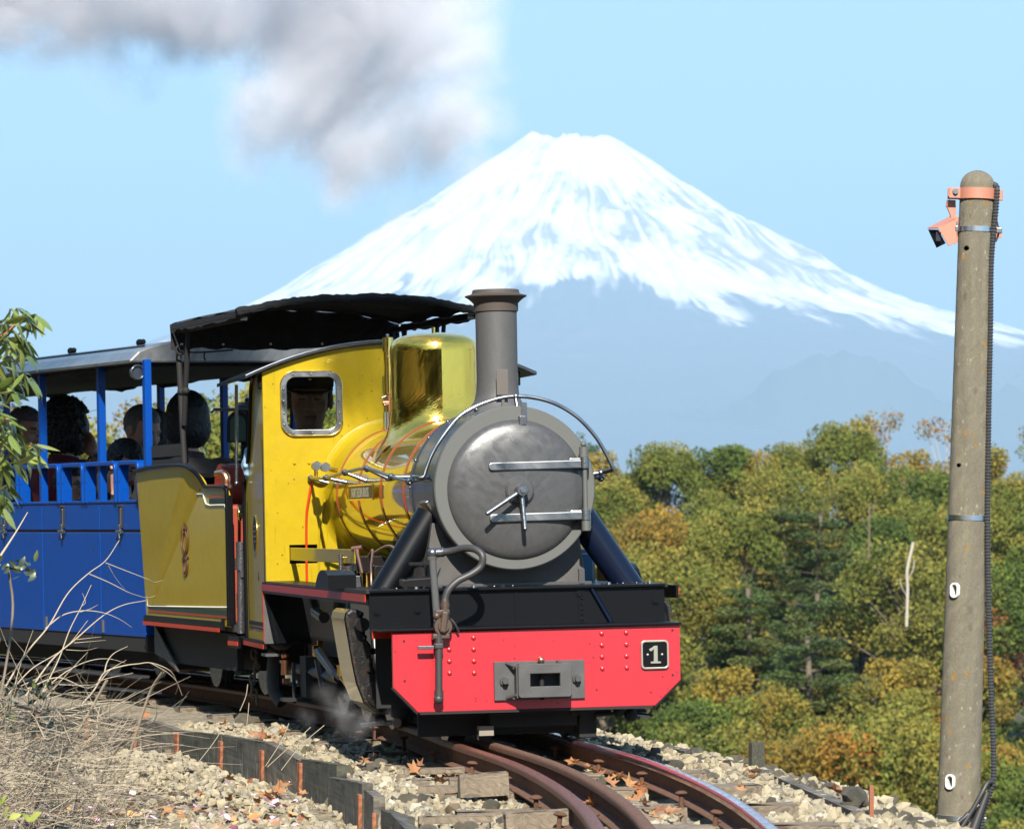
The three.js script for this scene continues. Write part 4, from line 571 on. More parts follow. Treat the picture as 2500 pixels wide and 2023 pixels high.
  part('hose_pipe', merge([rod(V(-0.332, 0.38, 0.035), V(-0.336, 0.175, 0.035), 0.0125, 0.012, 16), ball(0.0175, -0.337, 0.163, 0.035), cylY(0.0155, 0.0155, 0.02, -0.336, 0.182, 0.035, 14), box(0.03, 0.02, 0.03, -0.334, 0.34, 0.035, 0.005), box(0.022, 0.02, 0.04, -0.330, 0.357, 0.018)]), rubber, vh);
  part('hose_handle', box(0.055, 0.012, 0.012, -0.378, 0.336, 0.04, 0.002), steel, vh);
  part('coupling_chain', tube([[-0.29, 0.43, 0.03], [-0.275, 0.41, 0.03], [-0.262, 0.385, 0.02]], 0.004, 12, 6), rubber, vh); part('pipe_clip', rod(V(-0.28, 0.60, -0.2), V(-0.305, 0.535, -0.2), 0.0025), darkSteel, vh);
}

// ---------------------------------------------------------------- the tender
function vehicleFrame(o, s) { const q = arcAt(s); o.position.set(q.x, 0, q.z); o.rotation.order = 'YXZ'; o.rotation.set(0, q.a, CANT); }
const tankRed = new THREE.MeshPhysicalMaterial({ color: rgb(0.25, 0.034, 0.012), roughness: 0.5, clearcoat: 0.3, map: flakeTex });
const lineWhite = new THREE.MeshStandardMaterial({ color: rgb(0.72, 0.70, 0.60), roughness: 0.5 }), lineGreen = new THREE.MeshStandardMaterial({ color: rgb(0.01, 0.03, 0.018), roughness: 0.5 });
const tarp = new THREE.MeshStandardMaterial({ color: rgb(0.006, 0.0055, 0.0055), roughness: 0.85, bumpMap: rep(scuffTex, 2), bumpScale: 0.01, side: THREE.DoubleSide });
const tender = thing('coal_tender', 'yellow lined tender behind the engine cab with a black awning on thin posts', 'tender');
vehicleFrame(tender, 4.8);
{
  for (const s of [-1, 1]) {
    const sh = new THREE.Shape(); const P = [[0.675, 0.315], [-0.93, 0.315], [-0.925, 0.866], [-0.90, 0.895], [-0.866, 0.912], [-0.56, 0.912]];
    sh.moveTo(...P[0]); for (const p of P.slice(1)) sh.lineTo(...p); sh.bezierCurveTo(-0.50, 0.915, -0.49, 0.93, -0.46, 0.965); sh.bezierCurveTo(-0.40, 1.0, -0.33, 1.012, -0.23, 1.018); sh.lineTo(0.70, 1.004); sh.lineTo(0.70, 0.95); sh.closePath();
    const g = extrude(sh, 0.014, 0.002, 14); g.rotateY(Math.PI / 2);   // the shape's x runs backwards
    const flare = g.attributes.position; for (let i = 0; i < flare.count; i++) { const y = flare.getY(i), t = sstep(0.90, 1.02, y) * sstep(-0.6, -0.2, -flare.getZ(i) + 0); flare.setX(i, flare.getX(i) * 1 + s * 0.035 * sstep(0.93, 1.02, y)); }
    g.computeVertexNormals(); part('tender_side', metric(g.translate(s > 0 ? 0.486 : -0.50, 0, 0)), yellow, tender);
    const x = s * 0.502;
    const frame = (pts, r, m) => part('side_lining', tube(pts.map(([z, y]) => V(x, y, z)), r, 120, 4, 0.02), m, tender);
    frame([[-0.64, 0.38], [-0.665, 0.876], [0.30, 0.888], [0.485, 0.89], [0.50, 0.87], [0.53, 0.845], [0.60, 0.838], [0.885, 0.837], [0.90, 0.401], [-0.63, 0.378]], 0.0035, lineWhite);
    part('side_lining', merge([box(0.002, 0.022, 1.53, x, 0.375, 0.135), box(0.002, 0.022, 0.30, x, 0.855, 0.745)]), lineGreen, tender); part('side_lining', merge([box(0.002, 0.006, 1.53, x, 0.356, 0.135), box(0.002, 0.007, 0.30, x, 0.876, 0.745), box(0.002, 0.007, 1.05, x, 0.908, -0.1)]), vermilion, tender);
    part('side_beading', tube([[0.925, 0.32], [0.925, 0.86], [0.90, 0.905], [0.86, 0.916], [0.58, 0.918], [0.52, 0.925], [0.47, 0.965], [0.40, 1.0], [0.23, 1.02], [-0.3, 1.02], [-0.70, 1.006]].map(([z, y]) => V(x + s * (0.004 + 0.035 * sstep(0.93, 1.02, y)), y, z)), 0.010, 120, 6), black, tender);
    part('side_cap', box(0.022, 0.56, 0.012, s * 0.494, 0.60, 0.934, 0.003), black, tender);
    // painted device of looped ovals
    const em = new THREE.Group(); em.name = 'painted_emblem'; tender.add(em); em.position.set(x + s * 0.001, 0.64, 0.125); em.rotation.y = s * Math.PI / 2; const br = new THREE.MeshStandardMaterial({ color: rgb(0.07, 0.028, 0.012), roughness: 0.5 });
    const oval = (cx, cy, rx, ry, r = 0.003) => { const p = []; for (let i = 0; i <= 32; i++) p.push(V(cx + rx * Math.cos(TAU * i / 32), cy + ry * Math.sin(TAU * i / 32), 0)); return tube(p, r, 64, 4); };
    part('emblem_loop', merge([oval(0, 0.05, 0.068, 0.07), oval(0.0, 0.045, 0.03, 0.055), oval(0, -0.065, 0.045, 0.05), oval(0, -0.068, 0.02, 0.03), oval(0, 0.10, 0.025, 0.025), tube([[-0.03, -0.012, 0], [-0.012, -0.03, 0], [-0.03, -0.045, 0], [-0.06, -0.03, 0]], 0.003, 24, 4), tube([[0.03, -0.012, 0], [0.012, -0.03, 0], [0.03, -0.045, 0], [0.06, -0.03, 0]], 0.003, 24, 4)]), br, em);
    // footplate edge, steps
    part('footplate_edge', merge([box(0.012, 0.03, 1.50, s * 0.508, 0.322, 0.07, 0.002), box(0.012, 0.05, 0.02, s * 0.508, 0.325, 0.82)]), black, tender); part('edge_stripe', box(0.003, 0.017, 1.47, s * 0.516, 0.300, 0.05), vermilion, tender);
    part('rear_bracket', merge([extrude(poly([[0, 0], [0.17, -0.155], [0.25, -0.115], [0.02, -0.01]]).clone(), 0.01).rotateY(-Math.PI / 2), extrude(poly([[0, 0], [0.0, -0.14], [0.17, -0.16]]), 0.01).rotateY(-Math.PI / 2), extrude(poly([[0.17, -0.155], [0.45, -0.21], [0.25, -0.11]]), 0.01).rotateY(-Math.PI / 2)].map((q) => q.translate(s * 0.45, 0.296, -0.70))), ironPaint, tender);
    part('bracket_stripe', box(0.012, 0.14, 0.006, s * 0.45, 0.225, -0.704), vermilion, tender);
    part('front_step', merge([box(0.20, 0.012, 0.18, s * 0.41, 0.272, 1.02), box(0.012, 0.05, 0.18, s * 0.508, 0.255, 1.02)]), black, tender); part('edge_stripe', box(0.003, 0.018, 0.17, s * 0.516, 0.25, 1.02), vermilion, tender);
    part('brake_standard', merge([rod(V(s * 0.47, 0.29, 0.985), V(s * 0.465, 0.56, 0.985), 0.017, 0.017, 14), cylY(0.026, 0.026, 0.05, s * 0.465, 0.585, 0.985, 12), cylY(0.022, 0.022, 0.07, s * 0.463, 0.645, 0.985, 14), box(0.05, 0.05, 0.05, s * 0.45, 0.55, 0.985, 0.006), rod(V(s * 0.40, 0.29, 0.98), V(s * 0.41, 0.82, 0.98), 0.01)]), darkSteel, tender);
    // awning posts
    part('awning_post', merge([rod(V(s * 0.50, 1.00, 0.14), V(s * 0.50, 1.62, 0.05), 0.013), rod(V(s * 0.50, 1.20, 0.14), V(s * 0.50, 1.62, 0.26), 0.012), ...(s > 0 ? [rod(V(0.50, 1.36, 0.75), V(0.50, 1.62, 0.75), 0.012), rod(V(0.50, 1.36, 0.80), V(0.50, 1.62, 0.86), 0.010)] : []), ball(0.018, s * 0.5, 1.35, 0.1), ball(0.018, s * 0.5, 1.35, 0.19), box(0.03, 0.02, 1.15, s * 0.5, 1.62, 0.68)]), dull, tender);
    part('bunker_rail', merge([box(0.012, 0.055, 0.80, s * 0.44, 1.095, -0.46), box(0.012, 0.04, 0.80, s * 0.44, 1.035, -0.46), box(0.014, 0.1, 0.02, s * 0.44, 1.06, -0.1)]), dull, tender);
  }
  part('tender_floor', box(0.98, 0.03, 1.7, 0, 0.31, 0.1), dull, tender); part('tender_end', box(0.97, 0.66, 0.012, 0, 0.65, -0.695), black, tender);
  part('tender_tank', merge([metric(box(0.93, 0.62, 1.05, 0, 0.62, -0.17, 0.01)), metric(box(0.26, 0.52, 0.45, -0.33, 0.58, 0.55, 0.02)), metric(box(0.30, 0.52, 0.45, 0.30, 0.58, 0.55, 0.02)), at(cylX(0.10, 0.10, 0.6, 0, 0, 0, 24), -0.1, 0.92, 0.38)]), tankRed, tender);
  part('filler_pipe', merge([tube([[-0.43, 0.915, 0.62], [-0.43, 0.955, 0.62], [-0.44, 0.975, 0.60], [-0.45, 0.975, 0.54]], 0.018, 20, 12), cylY(0.026, 0.026, 0.015, -0.43, 0.92, 0.62, 6)]), copper, tender);
  part('handbrake_knob', merge([at(new THREE.TorusGeometry(0.025, 0.008, 8, 20), -0.47, 0.80, 1.0, 0, 1.2, 0)]), brass, tender);
  // bunker with coal-black plates
  part('bunker', merge([box(0.62, 0.17, 0.02, 0.12, 1.06, -0.05), box(0.9, 0.02, 0.5, 0, 0.975, -0.3)]), black, tender);
  part('bunker_shelf', merge([rod(V(-0.28, 1.045, 0.02), V(-0.16, 1.02, 0.05), 0.008, 0.008, 4), box(0.2, 0.01, 0.05, -0.2, 1.015, 0.03)]), sheet, tender);
  // the awning: a sagging tarpaulin, its front edge rolled, a curtain at the back
  const NX = 26, NZ = 14, p = [], idx = []; const topY = (x, z) => 1.648 + 0.062 * (1 - Math.pow(Math.abs(x - 0.02) / 0.56, 2.2)) - 0.012 * sstep(0.25, 0.56, x) + 0.005 * fbm2(x * 5, z * 5, 2);
  for (let j = 0; j <= NZ; j++) for (let i = 0; i <= NX; i++) { const x = -0.535 + 1.07 * i / NX, z = 0.06 + 1.20 * j / NZ; p.push(x, topY(x, z) + 0.008 * Math.sin(j * 1.3) * (j && j < NZ ? 1 : 0), z); }
  for (let j = 0; j < NZ; j++) for (let i = 0; i < NX; i++) { const a = j * (NX + 1) + i; idx.push(a, a + NX + 1, a + 1, a + 1, a + NX + 1, a + NX + 2); }
  const cg = new THREE.BufferGeometry(); cg.setAttribute('position', new THREE.Float32BufferAttribute(p, 3)); cg.setAttribute('uv', new THREE.Float32BufferAttribute(p.filter((_, i) => i % 3 !== 1), 2)); cg.setIndex(idx); cg.computeVertexNormals();
  const aw = new THREE.Group(); aw.name = 'awning'; tender.add(aw); part('awning_top', cg, tarp, aw);
  const edge = []; for (let i = 0; i <= 30; i++) { const x = -0.535 + 1.07 * i / 30; edge.push(V(x, topY(x, 1.26) - 0.006 + 0.003 * n2(i * 0.9, 2), 1.265)); } part('awning_roll', jitter(tube(edge, 0.017, 120, 8), 0.006, 25), tarp, aw);
  const curtain = (a, b, top, low, name) => { const q = [], ix = [], n = 30; for (let i = 0; i <= n; i++) { const t = i / n, x = lerp(a.x, b.x, t), z = lerp(a.z, b.z, t) + 0.012 * n2(t * 9, a.x); q.push(x, top(x, z), z, x, low + 0.010 * n2(t * 7, 4 + a.z), z + 0.01 * n2(t * 14, 7)); if (i < n) ix.push(2 * i, 2 * i + 1, 2 * i + 2, 2 * i + 1, 2 * i + 3, 2 * i + 2); } const g = new THREE.BufferGeometry(); g.setAttribute('position', new THREE.Float32BufferAttribute(q, 3)); g.setAttribute('uv', new THREE.Float32BufferAttribute(q.filter((_, i) => i % 3 < 2), 2)); g.setIndex(ix); g.computeVertexNormals(); part(name, g, tarp, aw); };
  curtain(V(-0.535, 0, 0.06), V(0.535, 0, 0.06), topY, 1.54, 'awning_curtain'); curtain(V(-0.537, 0, 0.06), V(-0.537, 0, 1.26), topY, 1.618, 'awning_valance'); curtain(V(0.537, 0, 0.06), V(0.537, 0, 1.26), topY, 1.61, 'awning_valance');
  for (const x of [-0.49, -0.30, -0.08, 0.16, 0.42]) part('grommet_glint', ball(0.006, x, 1.560, 0.09, 8), lineWhite, aw);  // white beads stand in for sky light through the grommet holes
  part('tie_cord', merge([tube([[-0.51, 1.53, 0.06], [-0.40, 1.525, 0.07], [-0.25, 1.535, 0.07]], 0.004, 20, 5), at(new THREE.TorusGeometry(0.02, 0.005, 6, 14), -0.505, 1.535, 0.12), tube([[-0.38, 1.53, 0.07], [-0.385, 1.505, 0.07], [-0.38, 1.49, 0.075]], 0.004, 8, 5)]), dull, aw);
  // things carried on it
  for (const z of [-0.45, 0.45]) for (const s of [-1, 1]) { const w = new THREE.Group(); w.name = 'wheel'; w.position.set(s * 0.2, 0.13, z); tender.add(w); part('tyre', cylX(0.13, 0.13, 0.06, 0, 0, 0, 30), darkSteel, w); }
  part('tender_frame', merge([box(0.70, 0.16, 1.6, 0, 0.2, 0.0), box(0.03, 0.16, 1.5, -0.42, 0.20, 0.02)]), dull, tender);
}
{ // bottles, can and lamp stowed at the front of the tender
  const q = (x, y, z) => { tender.updateMatrixWorld(); return V(x, y, z).applyMatrix4(tender.matrixWorld); };
  const can = thing('oil_can', 'grey metal can with a looped handle stowed on the tender', 'can'); can.position.copy(q(-0.17, 1.135, 0.02));
  part('can_body', lathe([[0, 0], [0.085, 0], [0.085, 0.10], [0.05, 0.125], [0.05, 0.135], [0.06, 0.14], [0.06, 0.165], [0, 0.168]], 28), sheet, can); part('can_handle', tube([[0.02, 0.165, 0], [0.03, 0.225, 0], [0.07, 0.235, 0], [0.10, 0.22, 0], [0.105, 0.16, 0]], 0.011, 24, 8), new THREE.MeshStandardMaterial({ color: rgb(0.13, 0.14, 0.16), roughness: 0.5 }), can); part('can_cap', ball(0.012, -0.01, 0.175, 0), rubber, can);
  const yl = new THREE.MeshStandardMaterial({ color: rgb(0.55, 0.36, 0.03), roughness: 0.45 }), wh = new THREE.MeshStandardMaterial({ color: rgb(0.6, 0.58, 0.5), roughness: 0.5 });
  const bot = thing('oil_bottle', 'yellow necked bottle beside the can on the tender, nearer the awning post', 'bottle', 'bottles stowed on the tender'); bot.position.copy(q(-0.135, 1.12, 0.10));
  part('bottle_body', lathe([[0, 0], [0.017, 0], [0.017, 0.03], [0.0165, 0.045], [0.007, 0.075], [0.007, 0.1], [0.011, 0.102], [0.011, 0.118], [0, 0.118]], 20), yl, bot); part('bottle_label', cylY(0.0176, 0.0176, 0.028, 0, 0.014, 0, 20), wh, bot);
  renameCopy(bot, 'oil_bottle', 'yellow necked bottle beside the can on the tender, nearer the cab', 'bottles stowed on the tender').position.copy(q(-0.092, 1.12, 0.11));
  const bx = thing('lamp', 'dark green arched lamp box on the tender beside the yellow bottles', 'lamp'); bx.position.copy(q(-0.235, 1.118, 0.09));
  const a = new THREE.Shape(); a.moveTo(-0.05, 0); a.lineTo(0.05, 0); a.lineTo(0.05, 0.09); a.absarc(0, 0.09, 0.05, 0, Math.PI); a.closePath(); part('lamp_body', extrude(a, 0.08, 0.004), dull, bx); const b2 = new THREE.Shape(); b2.moveTo(-0.035, 0.005); b2.lineTo(0.035, 0.005); b2.lineTo(0.035, 0.085); b2.absarc(0, 0.085, 0.035, 0, Math.PI); b2.closePath(); part('lamp_face', extrude(b2, 0.006, 0.001).translate(0, 0, 0.079), new THREE.MeshStandardMaterial({ color: rgb(0.01, 0.06, 0.035), roughness: 0.4 }), bx); part('lamp_lid', merge([box(0.18, 0.012, 0.12, -0.02, 0.147, 0.04, 0.003), rod(V(-0.12, 0.135, 0.06), V(-0.1, 0.15, 0.08), 0.005)]), sheet, bx);
}

// ---------------------------------------------------------------- the carriage
const blue = paintMat(0.0010, 0.045, 0.25, { map: flakeTex, clearcoat: 0.15, clearcoatRoughness: 0.15, specularIntensity: 0.3 }), roofGrey = new THREE.MeshPhysicalMaterial({ color: rgb(0.12, 0.125, 0.13), roughness: 0.4, metalness: 0.1, map: rep(grainTex, 0.3), clearcoat: 0.35, clearcoatRoughness: 0.15 });
const coach = thing('passenger_carriage', 'blue open-sided passenger carriage with a grey barrel roof behind the tender', 'carriage');
vehicleFrame(coach, 8);
{
  const Z1 = 2.34, Z0 = -3.2, HW = 0.565;
  for (const s of [-1, 1]) {
    const x = s * HW;
    for (let i = 0, z = Z1; i < 6; i++) { const w = [0.62, 0.86, 0.93, 1.05, 1.05, 1.03][i], zz = Math.max(Z0, z - w); part('side_panel', metric(box(0.02, 0.49, z - zz - 0.006, x, 0.475, (z + zz) / 2, 0.003)), blue, coach); part('upper_panel', metric(box(0.022, 0.128, z - zz - 0.004, x, 0.797, (z + zz) / 2, 0.003)), blue, coach); z = zz; }
    part('waist_gap', box(0.012, 0.02, Z1 - Z0, x, 0.728, (Z1 + Z0) / 2), dull, coach); part('top_rail', box(0.032, 0.014, Z1 - Z0, x, 0.868, (Z1 + Z0) / 2, 0.004), blue, coach);
    part('sole_bar', box(0.03, 0.07, Z1 - Z0, x - s * 0.01, 0.195, (Z1 + Z0) / 2), dull, coach);
    const hoops = s < 0 ? [[2.31, 2.02], [1.99, 1.55], [1.52, 1.20], [1.16, 0.56], [0.52, 0.02], [-0.03, -0.5], [-0.55, -1.0], [-1.05, -1.55]] : [[2.2, 1.7], [1.6, 1.1], [1.0, 0.5], [0.4, -0.1], [-0.2, -0.7], [-0.8, -1.3]];
    for (const [a, b] of hoops) {
      const o = roundRect(a - b, 0.30, 0.055, 0, -0.05), h = roundRect(a - b - 0.05, 0.25, 0.04, 0, -0.05); o.holes.push(h);
      const cut = new THREE.Shape(); cut.moveTo(-(a - b) / 2, -0.10); const w = (a - b) / 2; cut.lineTo(-w, 0.05); cut.quadraticCurveTo(-w, 0.097, -w + 0.045, 0.097); cut.lineTo(w - 0.045, 0.097); cut.quadraticCurveTo(w, 0.097, w, 0.05); cut.lineTo(w, -0.10); cut.lineTo(w - 0.022, -0.10); cut.lineTo(w - 0.022, 0.045); cut.quadraticCurveTo(w - 0.022, 0.075, w - 0.05, 0.075); cut.lineTo(-w + 0.05, 0.075); cut.quadraticCurveTo(-w + 0.022, 0.075, -w + 0.022, 0.045); cut.lineTo(-w + 0.022, -0.10); cut.closePath();
      part('side_hoop', extrude(cut, 0.055, 0.004, 8).rotateY(-Math.PI / 2).translate(x + 0.028, 0.965, (a + b) / 2), blue, coach);
    }
    const posts = s < 0 ? [2.37, 1.73, 0.855, -0.15, -1.15, -2.15, -3.1] : [2.3, 1.45, 0.49, -0.45, -1.4, -2.24, -3.1];
    for (const z of posts) part('roof_post', box(0.034, 0.66, 0.04, x - s * 0.005, 1.20, z, 0.004), blue, coach);
    for (const z of [2.03, 1.19, 0.28, -0.7]) {
      const h = new THREE.Group(); h.name = 'door_latch'; coach.add(h); h.position.set(x + s * 0.013, 0, z);
      part('latch_slot', merge([box(0.008, 0.105, 0.05, 0, 0.795, 0, 0.002)]), dull, h); part('latch_bar', merge([box(0.012, 0.085, 0.015, s * 0.004, 0.795, 0.01, 0.004), box(0.012, 0.01, 0.04, s * 0.004, 0.85, 0)]), steel, h);
      part('latch_bolt', merge([cylZ(0.008, 0.008, 0.075, s * 0.01, 0.725, 0, 10), box(0.014, 0.035, 0.03, s * 0.008, 0.742, 0, 0.003), rod(V(s * 0.012, 0.72, 0), V(s * 0.016, 0.69, 0.02), 0.005)]), steel, h);
      part('door_hinge', box(0.01, 0.06, 0.016, s * 0.002, 0.27, -0.28), ironPaint, h);
    }
    // rolled blind along the inside of the eaves, hanging in swags
    const q = [], ix = [], n = 60; for (let i = 0; i <= n; i++) { const z = lerp(Z0, Z1 - 0.05, i / n), lo = 1.515 - 0.035 * Math.abs(Math.sin(i * 0.30 + s)) - 0.012 * n2(i * 0.3, s); q.push(x * 0.95, 1.60, z, x * 0.95 + 0.012 * n2(i, 3), lo, z); if (i < n) ix.push(2 * i, 2 * i + 1, 2 * i + 2, 2 * i + 1, 2 * i + 3, 2 * i + 2); }
    const g = new THREE.BufferGeometry(); g.setAttribute('position', new THREE.Float32BufferAttribute(q, 3)); g.setAttribute('uv', new THREE.Float32BufferAttribute(q.filter((_, i) => i % 3 < 2), 2)); g.setIndex(ix); g.computeVertexNormals(); part('rolled_blind', g, tarp, coach);
    part('step_board', merge([box(0.06, 0.012, 2.25, x + s * 0.03, 0.045, 1.22), box(0.05, 0.008, 2.6, x + s * 0.06, -0.02, 1.3)]), darkSteel, coach);
  }
  // barrel roof
  const rs = (w, o) => { const s = new THREE.Shape(), n = 28; for (let i = 0; i <= n; i++) { const t = -1 + 2 * i / n, x = w * t, y = 1.528 + o + 0.105 * Math.pow(Math.max(0, 1 - Math.pow(Math.abs(t), 3.4)), 0.6); i ? s.lineTo(x, y) : s.moveTo(x, y); } s.lineTo(w, 1.515 + o); s.lineTo(-w, 1.515 + o); s.closePath(); return s; };
  for (const [a, b] of [[2.36, 0.72], [0.715, -0.95], [-0.955, -2.6], [-2.605, -3.3]]) part('roof_sheet', metric(extrude(rs(0.64, 0), a - b, 0.01).translate(0, 0, b)), roofGrey, coach);
  for (const z of [1.9, 0.9, -0.1]) part('roof_vent', merge([ball(0.018, -0.42, 1.628, z, 10), ball(0.014, -0.42, 1.63, z + 0.05, 10)]), dull, coach);
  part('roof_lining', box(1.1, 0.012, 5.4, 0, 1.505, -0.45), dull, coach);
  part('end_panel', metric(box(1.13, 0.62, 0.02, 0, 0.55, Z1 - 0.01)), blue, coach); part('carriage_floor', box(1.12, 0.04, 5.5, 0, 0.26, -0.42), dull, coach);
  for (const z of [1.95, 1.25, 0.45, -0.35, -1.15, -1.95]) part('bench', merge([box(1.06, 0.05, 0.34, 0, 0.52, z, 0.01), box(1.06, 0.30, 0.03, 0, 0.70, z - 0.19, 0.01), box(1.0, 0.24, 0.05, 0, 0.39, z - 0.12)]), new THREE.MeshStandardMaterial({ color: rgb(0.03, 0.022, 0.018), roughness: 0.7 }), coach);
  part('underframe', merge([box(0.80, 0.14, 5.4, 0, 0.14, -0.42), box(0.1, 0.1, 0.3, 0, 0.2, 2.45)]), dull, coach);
  for (const z of [1.6, 0.95, -1.6, -2.3]) for (const s of [-1, 1]) { const w = new THREE.Group(); w.name = 'wheel'; w.position.set(s * 0.2, 0.115, z); coach.add(w); part('tyre', cylX(0.115, 0.115, 0.06, 0, 0, 0, 28), darkSteel, w); }
  part('end_lamp', merge([cylZ(0.03, 0.03, 0.03, -0.60, 1.47, 2.34, 20), at(new THREE.TorusGeometry(0.032, 0.006, 8, 20), -0.60, 1.47, 2.36)]), sheet, coach);
}

// ---------------------------------------------------------------- the railway: two rails, a check rail, sleepers, spikes
const rustTex = texture(512, 512, (u, v) => { const a = tileN(u, v, 16, 4, 41), b = tileN(u, v, 80, 2, 42), t = clamp(0.5 + 0.8 * a, 0, 1), k = 1 + 0.35 * b; return [lerp(0.075, 0.19, t) * k, lerp(0.036, 0.085, t) * k, lerp(0.022, 0.04, t) * k]; });
const rust = new THREE.MeshStandardMaterial({ map: rep(rustTex, 3), roughness: 0.85, bumpMap: rep(bumpTex, 6), bumpScale: 0.002 });
const woodTex = texture(512, 512, (u, v) => { const a = tileN(u * 1, v, 6, 3, 51), g = tileN(u * 0.08 + 0.1 * a, v, 70, 3, 52), k = 0.75 + 0.5 * g + 0.25 * a; return [0.19 * k, 0.15 * k, 0.105 * k]; });
const wood = new THREE.MeshStandardMaterial({ map: rep(woodTex, 1.3), roughness: 0.95, bumpMap: rep(woodTex, 1.3), bumpScale: 0.01 });
function sweep(profile, off, k0, k1, lift = 0) {        // a section carried along the line, off metres to the right
  const P = [], U = [], I = [], n = profile.length, step = 1; let rows = 0, len = 0, last = null;
  for (let k = k0; k <= k1; k += step, rows++) { const f = frameAt(k); const c = f.p.clone().addScaledVector(f.r, -off); if (last) len += c.distanceTo(last); last = c; for (let i = 0; i < n; i++) { const [a, b] = profile[i]; P.push(c.x - f.r.x * a, b + CANT * (off + a) + lift, c.z - f.r.z * a); U.push(i * 0.03, len); } }
  for (let r = 0; r + 1 < rows; r++) for (let i = 0; i + 1 < n; i++) { const a = r * n + i; I.push(a, a + 1, a + n, a + 1, a + n + 1, a + n); }
  const g = new THREE.BufferGeometry(); g.setAttribute('position', new THREE.Float32BufferAttribute(P, 3)); g.setAttribute('uv', new THREE.Float32BufferAttribute(U, 2)); g.setIndex(I); g.computeVertexNormals(); return g;
}
const headProf = [[-0.0185, -0.02], [-0.019, -0.008], [-0.0165, -0.0025], [-0.010, -0.0006], [0, 0], [0.010, -0.0006], [0.0165, -0.0025], [0.019, -0.008], [0.0185, -0.02]];
const footProf = [[-0.005, -0.062], [-0.012, -0.066], [-0.034, -0.071], [-0.034, -0.077], [0.034, -0.077], [0.034, -0.071], [0.012, -0.066], [0.005, -0.062]], webProf = [[-0.0185, -0.0201], [-0.006, -0.027], [-0.005, -0.063], [0.005, -0.063], [0.006, -0.027], [0.0185, -0.0201]];
const wornTex = texture(256, 256, (u, v) => { const a = clamp(0.5 + 0.8 * tileN(u, v, 5, 3, 61), 0, 1), b = clamp(0.5 + 0.7 * tileN(u, v, 22, 3, 62), 0, 1); return [lerp(0.30, 0.50, b), lerp(0.15, 0.40, b * a + 0.2 * a), lerp(0.16, 0.44, b * a + 0.15 * a)]; });
const shiny = new THREE.MeshStandardMaterial({ map: rep(wornTex, 2, 0.7), metalness: 0.85, roughness: 0.42, roughnessMap: metalRough });
const dullHead = new THREE.MeshStandardMaterial({ map: rep(rustTex, 3, 1), color: rgb(1.05, 0.95, 1.05), metalness: 0.35, roughness: 0.5 });
const track = thing('railway_track', 'rusty narrow gauge track with a check rail curving under the engine', 'railway track');
{
  const NEAR = 18, FAR = 330;
  [[-0.207, dullHead, 'rail'], [-0.085, rust, 'check_rail'], [0.207, shiny, 'rail']].forEach(([off, head, name]) => { const r = part(name, sweep(webProf, off, NEAR, FAR), rust, track); part('rail_foot', sweep(footProf, off, NEAR, FAR), rust, r); part('rail_head', sweep(headProf, off, NEAR, FAR), head, r); });
  const R = rng(17); const sl = [0, 1, 2].map((i) => { const g = metric(jitter(new THREE.BoxGeometry(0.98, 0.07, 0.125, 14, 2, 3), 0.010, 9, i * 7), 1); return g; });
  const spike = merge([cylY(0.007, 0.007, 0.05, 0, 0.012, 0, 8), at(lathe([[0, 0.010], [0.010, 0.009], [0.018, 0.004], [0.019, 0], [0.008, -0.004]], 12), 0, 0.036, 0)]);
  for (let k = NEAR, i = 0; k < FAR; k += 13 + (i % 3 === 1 ? 1 : 0), i++) {
    const f = frameAt(k), m = part('sleeper', sl[i % 3], wood, track); m.position.set(f.p.x - f.r.x * (R() - 0.5) * 0.08, -0.115 + 0.006 * R(), f.p.z); m.rotation.y = -Math.atan2(-f.r.z, -f.r.x) + (R() - 0.5) * 0.07; m.rotation.z = CANT;
    if (k < 190) for (const off of [-0.165, -0.255, -0.045, 0.165, 0.262]) { const q = part('rail_spike', spike, rust, track); q.position.set(f.p.x - f.r.x * off, -0.078 + CANT * off + 0.012 * R(), f.p.z - f.r.z * off + 0.02); q.rotation.set((R() - 0.5) * 0.3, 0, (R() - 0.5) * 0.3); }
  }
  // split timber packing lying against the left rail
  const pk = [[1180, 1931, 0.15, 0.07, 0.05, 0.10], [1085, 1925, 0.16, 0.025, 0.05, -0.05], [1060, 1878, 0.20, 0.02, 0.05, 0.02], [1110, 1995, 0.20, 0.02, 0.05, 0.04], [1075, 1850, 0.16, 0.018, 0.04, 0.0], [1150, 1903, 0.14, 0.018, 0.04, 0.05], [1330, 2010, 0.22, 0.05, 0.05, 0.12]];
  for (const [px, py, w, h, d, a] of pk) { const dd = (EYE + 0.07) * FOCAL / (py - HOR), p = pix(px, py, dd), m = part('packing_timber', metric(jitter(new THREE.BoxGeometry(w, h, d, 8, 2, 2), 0.006, 14, px)), wood, track); m.position.set(p.x, -0.085 + h / 2, p.z); m.rotation.set(0, a + 0.05, a * 0.5); }
}

